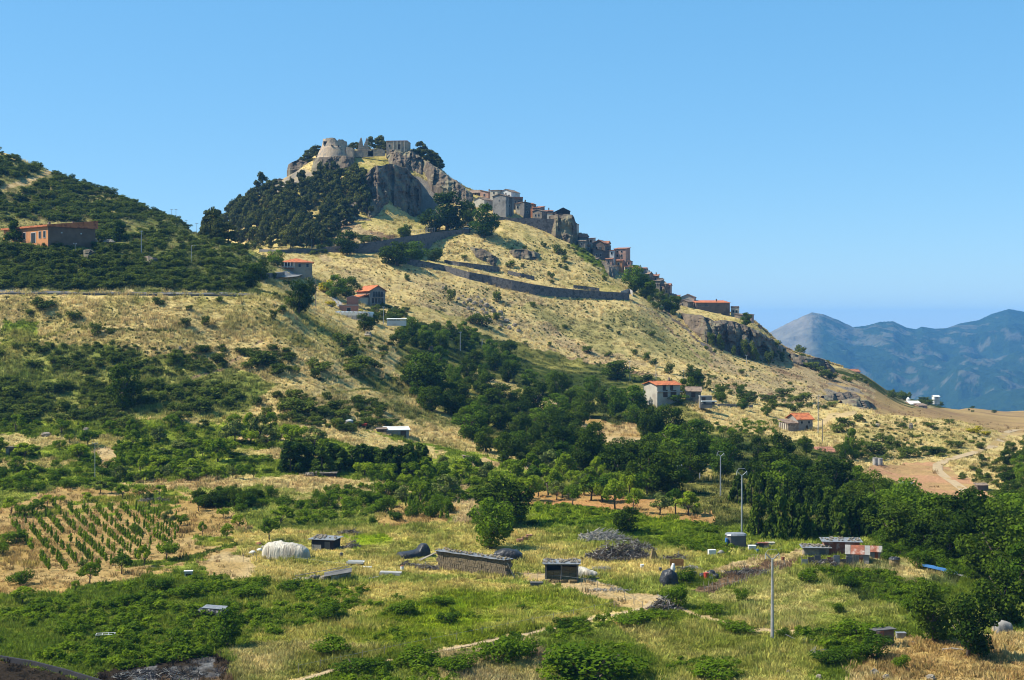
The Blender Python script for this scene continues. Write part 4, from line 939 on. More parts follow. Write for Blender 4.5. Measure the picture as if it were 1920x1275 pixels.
def grass(name, vlo, vhi, n, hm, wm, seed, ulo=-110, uhi=2080, dmax=720):
    r = np.random.default_rng(seed); u = r.uniform(ulo, uhi, n); v = r.uniform(vlo, vhi, n)
    x, y, z = pick(u, v); c, t = cover_at(x, y)
    ok = (r.random(n) < t) & (y < dmax); ok &= ~((y > 640) & (t < .9))
    x, y, z, c = x[ok], y[ok], z[ok], c[ok]; m = len(x)
    s = r.uniform(.6, 1.4, m); pw = (1 + .7 * fbm(x, y, 6, 2, 5)); g = c[:, 1] / (c[:, 0] + 1e-6)
    h = r.uniform(*hm, m) * s * np.clip(pw, .35, 1.7); w = r.uniform(*wm, m) * s
    tint = c * r.uniform(.62, 1.38, (m, 1)) * (1 + r.uniform(-.06, .06, (m, 3)))
    return instancer(name, np.stack([x, y, z - .03], 1), np.stack([r.uniform(-.12, .12, m), r.uniform(-.12, .12, m), r.uniform(0, 6.28, m)], 1), np.stack([w, w, h], 1), r.integers(len(TUFTS), size=m), TUFTS, tint=tint)
grass('meadow_grass', 985, 1290, 62000, (.28, .62), (.5, .95), 1)
grass('field_grass', 800, 1000, 30000, (.35, .7), (.8, 1.4), 2)
grass('hillside_grass', 300, 810, 70000, (.45, .9), (.7, 1.4), 3)

# small dark tussocks and thistles peppering the dry slopes
stuff_plants('slope_tussocks', [
  ([(600, 490), (760, 500), (960, 550), (1180, 565), (1260, 575), (1500, 700), (1560, 770), (1440, 750), (1250, 715), (1120, 690), (960, 620), (760, 570), (640, 570)], 1500, 6, 3.4, (.4, 1.1), (.3, .7), []),
  ([(800, 440), (1080, 450), (1170, 540), (960, 522), (820, 498)], 420, 6, 3.4, (.4, 1.1), (.3, .7), []),
  ([(-40, 556), (470, 558), (620, 600), (760, 640), (690, 690), (560, 720), (440, 740), (-40, 700)], 1500, 6, 3.6, (.3, .8), (.25, .55), []),
  ([(1560, 780), (1700, 780), (1850, 815), (1740, 860), (1600, 850)], 300, 7, 4, (.3, .9), (.25, .6), []),
  ([(440, 740), (700, 700), (760, 720), (900, 830), (640, 800), (440, 790)], 300, 8, 4, (.3, .9), (.25, .6), []),
], SRC(SHRUB, 'foliage'), 90)
# ------------------------------------------------------------------ masonry, roofs, rock
def tile_mat(name, c1, c2):
    """clay tile roof: courses across the slope, each tile its own tone"""
    m = mat(name, c1, c2, scale=2.2, rough=.8, bump=.5, bscale=9, dirt=tuple(x * .6 for x in c2)); return m
TILE = tile_mat('orange_tile', (.62, .20, .065), (.46, .13, .05))
TILE2 = tile_mat('terracotta_tile', (.44, .19, .105), (.30, .125, .07))
TILE3 = tile_mat('old_tile', (.34, .235, .16), (.20, .14, .10))
STONE = mat('rubble_stone', (.36, .30, .23), (.21, .17, .13), scale=1.8, bump=.9, bscale=3.5, dirt=(.16, .13, .10))
STONE2 = mat('castle_stone', (.50, .375, .25), (.35, .26, .175), scale=1.2, bump=.9, bscale=2.2, dirt=(.26, .22, .18))
ROADW = mat('road_wall_stone', (.19, .17, .155), (.105, .095, .09), scale=1.6, bump=.8, bscale=3, dirt=(.075, .07, .065))
GREYW = mat('grey_plaster', (.33, .31, .28), (.24, .22, .20), scale=.7, dirt=(.17, .16, .145))
DGREY = mat('dark_grey_plaster', (.15, .14, .135), (.10, .095, .09), scale=.6, dirt=(.08, .075, .07))
CREAM = mat('cream_plaster', (.60, .54, .43), (.50, .44, .35), scale=.6, bump=.15, dirt=(.40, .35, .28))
WHITEW = mat('white_plaster', (.74, .73, .69), (.64, .62, .58), scale=.6, bump=.1, dirt=(.5, .48, .44))
PINKW = mat('pink_plaster', (.50, .31, .23), (.42, .25, .19), scale=.6, bump=.15, dirt=(.33, .21, .16))
ORANGEW = mat('orange_plaster', (.62, .27, .10), (.52, .21, .08), scale=.5, bump=.1, dirt=(.42, .18, .08))
BROWNW = mat('brown_plaster', (.21, .155, .12), (.15, .11, .085), scale=.6, dirt=(.10, .08, .065))
BLACKW = mat('charcoal_cladding', (.035, .032, .035), (.022, .02, .022), scale=.8, bump=.1)
BRICKM = mat('hollow_brick', (.46, .22, .15), (.36, .16, .11), scale=2.5, bump=.5)
GLASS = mat('dark_pane', (.025, .028, .032), (.015, .016, .018), rough=.2, bump=0)
SHUT = mat('brown_shutter', (.12, .075, .05), (.08, .05, .035), bump=.2)
FRAME = mat('pale_frame', (.5, .48, .44), (.42, .40, .37), bump=.05)
ROCKM = mat('crag_rock', (.195, .145, .098), (.052, .042, .032), scale=.4, rough=.95, bump=1.0, bscale=.9, stretch=(1, 1, .45), contrast=(.3, .7), dirt=(.21, .18, .11))
BOULD = mat('boulder_rock', (.36, .30, .22), (.20, .165, .125), scale=1.2, bump=.8, bscale=3)
CONC = mat('concrete', (.44, .42, .39), (.34, .32, .30), scale=1.2, bump=.2, dirt=(.25, .24, .22))
ASPH = mat('asphalt', (.23, .225, .22), (.18, .175, .17), scale=.8, bump=.1)
METAL = mat('grey_metal', (.42, .43, .44), (.30, .31, .32), scale=2, rough=.5, metal=.3, bump=.1)

def crag(name, top, bot, dt, db, amp=3.0, cell=3.2, seed=1, back=7.0, ns=None, nt_=26, smooth=False):
    """a broken rock face between a top and a bottom edge, turned back into the hill along its rim"""
    top, bot = np.array(top, float), np.array(bot, float)
    def along(pl, n):
        L = np.concatenate([[0], np.cumsum(np.hypot(*np.diff(pl, axis=0).T))]); L /= L[-1]; s = np.linspace(0, 1, n)
        return np.stack([np.interp(s, L, pl[:, 0]), np.interp(s, L, pl[:, 1])], 1)
    if dt is None:                      # stand the face on the slope: foot where the slope shows it, rim a little behind
        db = np.array([P(u, v).y for u, v in bot]) - .8
        far = np.array([P(u, v).y for u, v in top]); nb = np.interp(np.linspace(0, 1, len(top)), np.linspace(0, 1, len(bot)), db)
        dt = nb + np.clip((far - nb) * .3, .6, 8); back = max(back, float((far - dt).max()) + 2)
    W = np.hypot(*(top[-1] - top[0])) * .25
    ns = ns or int(np.clip(W * 2.2, 24, 150)); nt_ = max(nt_, 34)
    T, B = along(top, ns), along(bot, ns); s = np.linspace(0, 1, ns); t = np.linspace(0, 1, nt_)
    dt = np.interp(s, np.linspace(0, 1, len(np.atleast_1d(dt))), np.atleast_1d(dt)); db = np.interp(s, np.linspace(0, 1, len(np.atleast_1d(db))), np.atleast_1d(db))
    Tw = np.stack([(T[:, 0] - 960) * dt / F, dt, (H - T[:, 1]) * dt / F], 1); Bw = np.stack([(B[:, 0] - 960) * db / F, db, (H - B[:, 1]) * db / F], 1)
    rows = []
    for k, tt in enumerate(t):
        q = Bw * (1 - tt) + Tw * tt
        X, Zz = q[:, 0], q[:, 2]
        wx = X + fbm(X, Zz * .35, 7, 2, seed) * 2.2
        col = vnoise(np.floor(wx / cell), np.floor(Zz / (cell * 3.5) + vnoise(np.floor(wx / cell), 0 * X, seed + 7) * 2), seed + 3)
        edge = np.minimum(np.minimum(s, 1 - s) * 6, 1)
        rim = min(1, (1 - tt) * 7 + .25) * min(1, tt * 5 + .3)
        rdg = 1 - 2.4 * np.abs(fbm(X + .3 * Zz, Zz * .3, 4.5, 3, seed + 23))
        led = np.round(fbm(X * .4, Zz, 3.2, 2, seed + 29) * 3) / 3
        out = (col * .8 + rdg * .75 + led * .5 + fbm(X, Zz * .5, 9, 4, seed + 11) * 1.0 + .4 * fbm(X, Zz, 1.3, 2, seed + 13)) * amp * rim * .85 + amp * .45
        q = q.copy(); q[:, 1] -= out * edge - (1 - edge) * 3.5; q[:, 0] += col * .5 * rim; q[:, 2] += fbm(X, Zz, 3, 2, seed + 17) * .6 * rim + tt * fbm(X, 0 * X, 5, 3, seed + 31) * amp * .55 * edge
        if k == 0: q[:, 2] -= 3.0
        rows.append(q)
    for bk in (1.2, back):
        q = rows[nt_ - 1].copy(); q[:, 1] += bk; q[:, 2] += .2 - .25 * (bk - 1.2); rows.append(q)
    A = np.array(rows); nr = len(A)
    v = A.reshape(-1, 3); f = [(i * ns + j, i * ns + j + 1, (i + 1) * ns + j + 1, (i + 1) * ns + j) for i in range(nr - 1) for j in range(ns - 1)]
    o = MB().add(v, f).obj(name, ROCKM, smooth=smooth)
    return tag(o, kind='structure')
crag('cliff', [(666, 348), (690, 322), (712, 314), (740, 313), (765, 322), (786, 342), (802, 362)], [(670, 404), (696, 416), (716, 422), (738, 424), (756, 424), (784, 418), (806, 404)], [654, 652, 655, 664, 674, 684, 690], [640, 638, 642, 652, 662, 671, 676], 3.6, 2.4, 1, nt_=46, back=12)
crag('cliff', [(722, 282), (745, 279), (775, 286), (800, 306)], [(728, 304), (750, 306), (782, 326), (806, 346)], 700, 690, 2.6, 2.6, 2)
crag('cliff', [(786, 296), (812, 310), (835, 322), (862, 345), (886, 362)], [(796, 338), (820, 352), (842, 362), (868, 380), (892, 392)], [698, 676], [684, 664], 2.6, 3.2, 3)
crag('cliff', [(588, 296), (606, 294), (632, 293), (662, 294)], [(582, 313), (606, 317), (634, 317), (666, 311)], 684, 679, 1.2, 2.2, 4)
crag('cliff', [(502, 346), (525, 336), (560, 338)], [(496, 366), (525, 362), (560, 354)], 695, 688, 1.6, 2.2, 5)
crag('cliff', [(540, 306), (560, 300), (588, 304)], [(536, 320), (562, 318), (588, 316)], 702, 698, 1.4, 2.0, 6)
crag('cliff', [(632, 408), (660, 404), (695, 412), (715, 430)], [(628, 428), (660, 432), (695, 444), (716, 450)], 630, 618, 1.4, 2.6, 7)
crag('cliff', [(672, 392), (690, 390), (706, 398), (716, 408)], [(676, 412), (692, 420), (706, 424), (718, 424)], 648, 641, 2.0, 2.4, 8)
crag('cliff', [(1282, 588), (1330, 596), (1375, 603), (1402, 611), (1440, 632), (1478, 654)], [(1290, 616), (1330, 643), (1375, 662), (1420, 675), (1450, 679), (1482, 668)], None, None, 3.0, 2.4, 9, nt_=36)
crag('cliff', [(1486, 664), (1520, 668), (1545, 674), (1568, 692)], [(1490, 684), (1520, 688), (1548, 694), (1568, 700)], None, None, 1.8, 2.2, 10)
crag('cliff', [(1546, 744), (1575, 736), (1600, 738), (1618, 748)], [(1548, 752), (1575, 750), (1600, 752), (1620, 757)], None, None, 1.4, 2.2, 11)
crag('cliff', [(1582, 752), (1606, 748), (1630, 752), (1644, 760)], [(1584, 760), (1606, 762), (1630, 766), (1646, 766)], None, None, 1.2, 1.6, 41)
crag('cliff', [(266, 482), (278, 479), (290, 484)], [(268, 498), (278, 506), (292, 504)], None, None, 1.0, 1.4, 12)
crag('cliff', [(150, 472), (168, 468), (180, 476)], [(152, 484), (168, 490), (182, 488)], None, None, .7, 1.2, 13)
crag('cliff', [(955, 470), (985, 468), (1010, 474)], [(958, 482), (985, 484), (1012, 488)], None, None, 1.0, 1.6, 15)
crag('cliff', [(880, 462), (910, 470), (935, 484)], [(884, 478), (912, 488), (938, 500)], None, None, 1.0, 1.6, 16)

def boulder(u, v, wpx, hpx, label, group=None, seed=0):
    p = P(u, v); w = M_PX(wpx, p.y) / 2; h = M_PX(hpx, p.y)
    o = MB().blob((0, 0, h * .35), (w, w * .8, h * .65), seed, .22, 9, 6).obj('boulder', BOULD, loc=p)
    return tag(o, label, 'boulder', group)
for i, (u, v, w, h) in enumerate([(880,565,10,6),(890,572,12,7),(902,568,8,6),(912,575,12,8),(925,585,10,7),(938,590,12,8),(905,583,9,6),(895,590,10,6),(918,600,9,6),(878,580,8,6),(950,604,11,7),(965,612,10,6),(870,570,7,5),(886,582,8,5),(900,575,7,5),(910,590,9,6),(922,578,7,5),(930,600,9,6),(942,598,8,5),(955,616,9,6),(940,612,8,5),(972,622,9,5),(896,560,7,5),(908,563,7,4),(868,556,6,4),(860,562,7,5)]):
    boulder(u, v, w, h, 'grey boulder in the rock scatter on the dry slope beneath the lower road wall', 'boulders beneath the lower road wall', i)
for i, (u, v, w, h, lab) in enumerate([(832,544,10,7,'pale boulder beside the dark shrub on the dry slope'),(808,658,10,9,'pale boulder among the trees of the upper wood'),(690,632,16,10,'pale rock on the crest of the yellow spur'),(444,760,9,7,'white boulder lying alone on the dry left field'),(337,658,6,9,'white stone standing upright on the yellow left slope'),(86,818,18,8,'pale grey rock at the top edge of the left plots'),(162,808,12,7,'grey rock among the left plots near the small hut'),(1708,805,9,12,'grey upright rock on the crest of the dry knoll'),(1645,800,10,6,'grey rock on the left side of the dry knoll'),(110,453,10,8,'pale boulder left of the crag beside the orange building'),(174,456,18,11,'grey boulder right of the shaded wall of the orange building'),(205,457,22,9,'low grey rock on the crest beside the left hill conifer'),(322,1206,14,10,'pale stone on the edge of the burnt hollow'),(1640,1268,16,14,'pale round stone at the bottom of the dry bank'),(1662,1274,14,10,'flat tan stone at the bottom of the dry bank'),(1535,1274,12,10,'pale round boulder at the bottom edge left of the dry bank'),(1478,1262,8,6,'small white stone in the grass at the bottom'),(874,1254,16,12,'pale stone beneath the bramble at the bottom centre'),(1745,1274,20,9,'flat stone on bare soil near the lower right corner')]):
    boulder(u, v, w, h, lab, seed=50 + i)

# ------------------------------------------------------------------ road walls and roads
def road_wall(name, label, pts, m=None, thick=1.2, d=None):
    mb = MB(); fr, bk = [], []
    for (u, vt, vb) in pts:
        dd = d or float(P(u, vb).y); top = at(u, vt, dd); bot = at(u, vb, dd)
        fr.append((top, bot))
    n = len(fr); v = []
    for t, b in fr: v += [(t.x, t.y, t.z), (b.x, b.y - .25, b.z - 2.5), (t.x, t.y + thick, t.z), (b.x, b.y + thick, b.z - 2.5)]
    f = []
    for i in range(n - 1):
        a, c = 4 * i, 4 * i + 4
        f += [(a + 1, c + 1, c, a), (a, c, c + 2, a + 2), (a + 2, c + 2, c + 3, a + 3)]
    f += [(1, 0, 2, 3), (4*n-3, 4*n-1, 4*n-2, 4*n-4)]
    mb.add(v, f)
    return tag(mb.obj(name, m or ROADW), label, 'wall')
road_wall('retaining_wall', 'long grey stone retaining wall of the upper road below the cliff', [(604,464,472),(640,460,474),(690,455,475),(740,447,479),(775,441,482),(800,437,470),(840,433,444),(882,429,437)])
road_wall('retaining_wall', 'long dark retaining wall of the lower road across the yellow slope', [(745,480,492),(790,489,501),(832,497,508),(880,510,524),(920,517,534),(960,525,544),(1000,533,552),(1040,539,556),(1080,543,559),(1140,547,562),(1180,549,563)])
road_wall('terrace_wall', 'low terrace wall just above the left part of the lower road', [(833,487,493),(860,491,499),(885,494,503),(937,500,510)], thick=.7)
road_wall('terrace_wall', 'short low terrace wall above the middle of the lower road', [(952,507,515),(975,512,520),(1002,518,526)], thick=.7)
road_wall('terrace_wall', 'low parapet beside the right part of the lower road', [(1075,534,541),(1100,537,544),(1124,540,547)], thick=.5)
road_wall('bend_wall', 'pale concrete corner wall at the right end of the lower road', [(1164,546,552),(1180,541,550),(1186,545,556)], CONC, .8)
road_wall('curve_wall', 'grey retaining wall of the curving road below the orange roofed house', [(488,514,524),(505,512,525),(522,511,524),(533,510,519)], ROADW, .8)
road_wall('parking_wall', 'dark low wall of the terrace left of the upper road', [(486,467,473),(520,468,474),(560,467,474),(606,466,474)], DGREY, .8)
road_wall('roadside_wall', 'low dark kerb wall along the road across the left slope', [(u, 548.5 + .009 * max(u, 0), 552 + .009 * max(u, 0)) for u in range(-200, 480, 30)], DGREY, .3)
road_wall('field_edge_wall', 'dark low wall crossing the bottom left corner above burnt ground', [(-60,1216,1224),(0,1230,1238),(60,1240,1249),(120,1255,1264),(190,1276,1285)], BLACKW, .3)
road_wall('field_wall', 'low dry stone wall in the field behind the white house', [(1345,757,762),(1380,758,763),(1412,759,764)], STONE, .5)
def ribbon(name, pts, w, m, lift=.12, off=0):
    c = [P(u, v) for u, v in pts]; mb = MB(); v = []
    for i, p in enumerate(c):
        t = (c[min(i + 1, len(c) - 1)] - c[max(i - 1, 0)]); t.z = 0; t.normalize(); n = Vector((-t.y, t.x, 0))
        for k in (-.5, 0, .5):
            q = p + n * k * w; v.append((q.x, q.y, max(float(ground_z(q.x, q.y)), p.z - .2) + lift))
    f = []
    for i in range(len(c) - 1):
        for k in range(2): f.append((3*i + k, 3*i + k + 1, 3*i + 4 + k, 3*i + 3 + k))
    return tag(mb.add(v, f).obj(name, m), kind='structure')
ribbon('road', [(505, 521), (525, 520), (545, 518), (560, 514), (568, 509), (560, 505), (540, 503)], 4.5, ASPH, .35)
ribbon('road', [(u, 547.5 + .009 * max(u, 0)) for u in range(-200, 500, 20)], 3.2, DGREY, .06)
TRACK = mat('dirt_track', (.50, .365, .21), (.38, .27, .14), scale=.9, bump=.3)
ribbon('track', [(1940, 806), (1905, 806), (1886, 811), (1878, 826), (1860, 838), (1830, 848), (1800, 856), (1775, 863), (1758, 872), (1758, 882), (1770, 893), (1790, 906), (1806, 918), (1822, 930)], 2.3, TRACK, .08)
ribbon('track', [(540, 1285), (620, 1259), (690, 1247), (760, 1236), (860, 1214), (940, 1199), (1000, 1187), (1060, 1174), (1110, 1161), (1170, 1150), (1210, 1140), (1232, 1118)], .6, TRACK, .06)
ribbon('path', [(618, 548), (626, 560), (636, 570), (640, 577)], 2.6, CONC, .15)

# ------------------------------------------------------------------ houses
def house(name, label, u, v, wpx, hpx, dep, yaw=0, roof='gx', rh=None, wm=None, rm=None, wins=(), d=None, group=None, sink=4.0, over=.35, cat='house', extra=None):
    """a building whose front foot is seen at (u, v); sizes in photograph pixels, depth in metres"""
    p = at(u, v, d) if d else P(u, v); d = p.y; w = M_PX(wpx, d); h = M_PX(hpx, d); rh = M_PX(rh if rh is not None else 5, d)
    root = thing(name, label, cat, p, R(yaw), group)
    a, b = -w / 2, w / 2; mb = MB()
    mb.box(a, b, 0, dep, -sink, h)
    if roof == 'gx':
        for x in (a, b): mb.add([(x, 0, h), (x, dep, h), (x, dep / 2, h + rh)], [(0, 1, 2)] if x == b else [(0, 2, 1)])
    if roof == 'gy': mb.add([(a, 0, h), (b, 0, h), (0, 0, h + rh)], [(0, 1, 2)]); mb.add([(a, dep, h), (b, dep, h), (0, dep, h + rh)], [(0, 2, 1)])
    if roof == 'sy': mb.add([(a, 0, h), (b, 0, h), (b, dep, h), (a, dep, h), (b, dep, h + rh), (a, dep, h + rh)], [(1, 2, 4), (0, 5, 3), (3, 5, 4, 2)])
    if roof == 'sx': mb.add([(a, 0, h), (b, 0, h), (b, dep, h), (a, dep, h), (a, 0, h + rh), (a, dep, h + rh)], [(0, 1, 4), (3, 5, 2), (0, 4, 5, 3)])
    mb.obj('wall', wm, root)
    e = .02; T = .18; o = over; rb = MB()
    if roof == 'gx':
        sl = rh / (dep / 2); rb.slab((a-o, -o, h - o*sl + T), (b+o, -o, h - o*sl + T), (b+o, dep/2, h + rh + T), (a-o, dep/2, h + rh + T), T - e); rb.slab((a-o, dep+o, h - o*sl + T), (b+o, dep+o, h - o*sl + T), (b+o, dep/2 + e, h + rh + T), (a-o, dep/2 + e, h + rh + T), T - e)
        rb.tube([(a-o, dep/2, h + rh + T), (b+o, dep/2, h + rh + T)], .12)
    elif roof == 'gy':
        sl = rh / (w / 2); rb.slab((a-o, -o, h - o*sl + T), (a-o, dep+o, h - o*sl + T), (-e, dep+o, h + rh + T), (-e, -o, h + rh + T), T - e); rb.slab((b+o, -o, h - o*sl + T), (b+o, dep+o, h - o*sl + T), (e, dep+o, h + rh + T), (e, -o, h + rh + T), T - e)
        rb.tube([(0, -o, h + rh + T), (0, dep+o, h + rh + T)], .12)
    elif roof == 'sy': rb.slab((a-o, -o, h + T), (b+o, -o, h + T), (b+o, dep+o, h + rh + T), (a-o, dep+o, h + rh + T), T - e)
    elif roof == 'sx': rb.slab((b+o, -o, h + T), (b+o, dep+o, h + T), (a-o, dep+o, h + rh + T), (a-o, -o, h + rh + T), T - e)
    elif roof == 'hip':
        k = min(dep, w) / 2; q = [(a-o, -o, h+.02), (b+o, -o, h+.02), (b+o, dep+o, h+.02), (a-o, dep+o, h+.02), (a+k, dep/2, h+rh), (b-k, dep/2, h+rh)]
        rb.add(q, [(0, 1, 5, 4), (1, 2, 5), (2, 3, 4, 5), (3, 0, 4), (3, 2, 1, 0)])
    else:
        rb.box(a - .1, b + .1, -.1, dep + .1, h + .01, h + .22); rb.box(a - .1, b + .1, -.1, .12, h + .225, h + .225 + (rh if rh > .05 else .1))
    ro = rb.obj('roof', rm, root)
    for wn_ in wins:
        face, fx, fz, ww, wh = wn_[:5]; kind = wn_[5] if len(wn_) > 5 else 'window'
        q = MB(); g = MB(); z = h * fz; t = .07
        def put_(m, u0, u1, z0, z1, y0, y1):
            if face == 'f': m.box(a + u0, a + u1, -y1, -y0, z0, z1)
            elif face == 'l': m.box(a - y1, a - y0, u0, u1, z0, z1)
            else: m.box(b + y0, b + y1, u0, u1, z0, z1)
        L = w if face == 'f' else dep; c = L * fx
        put_(q, c - ww/2 - t, c - ww/2, z - t, z + wh + t, .002, .09); put_(q, c + ww/2, c + ww/2 + t, z - t, z + wh + t, .002, .09)
        put_(q, c - ww/2, c + ww/2, z - t, z, .002, .11); put_(q, c - ww/2, c + ww/2, z + wh, z + wh + t, .002, .09)
        fo = q.obj(kind, FRAME if kind == 'window' else SHUT, root)
        put_(g, c - ww/2, c + ww/2, z, z + wh, .003, .03); g.obj('pane' if kind == 'window' else 'door_leaf', GLASS if kind == 'window' else SHUT, fo)
    if extra: extra(root, w, h, dep, ro)
    return root
def chimney(fx, fy, hh=1.1, m=None):
    def f(root, w, h, dep, ro): MB().box(-w/2 + w*fx - .25, -w/2 + w*fx + .25, dep*fy - .25, dep*fy + .25, h - .5, h + hh + .8).obj('chimney', m or STONE, ro)
    return f
W = lambda *fx, z=.55, w=.8, h=1.1, face='f': [(face, x, z, w, h) for x in fx]
TG = 'houses of the old town on the ridge'
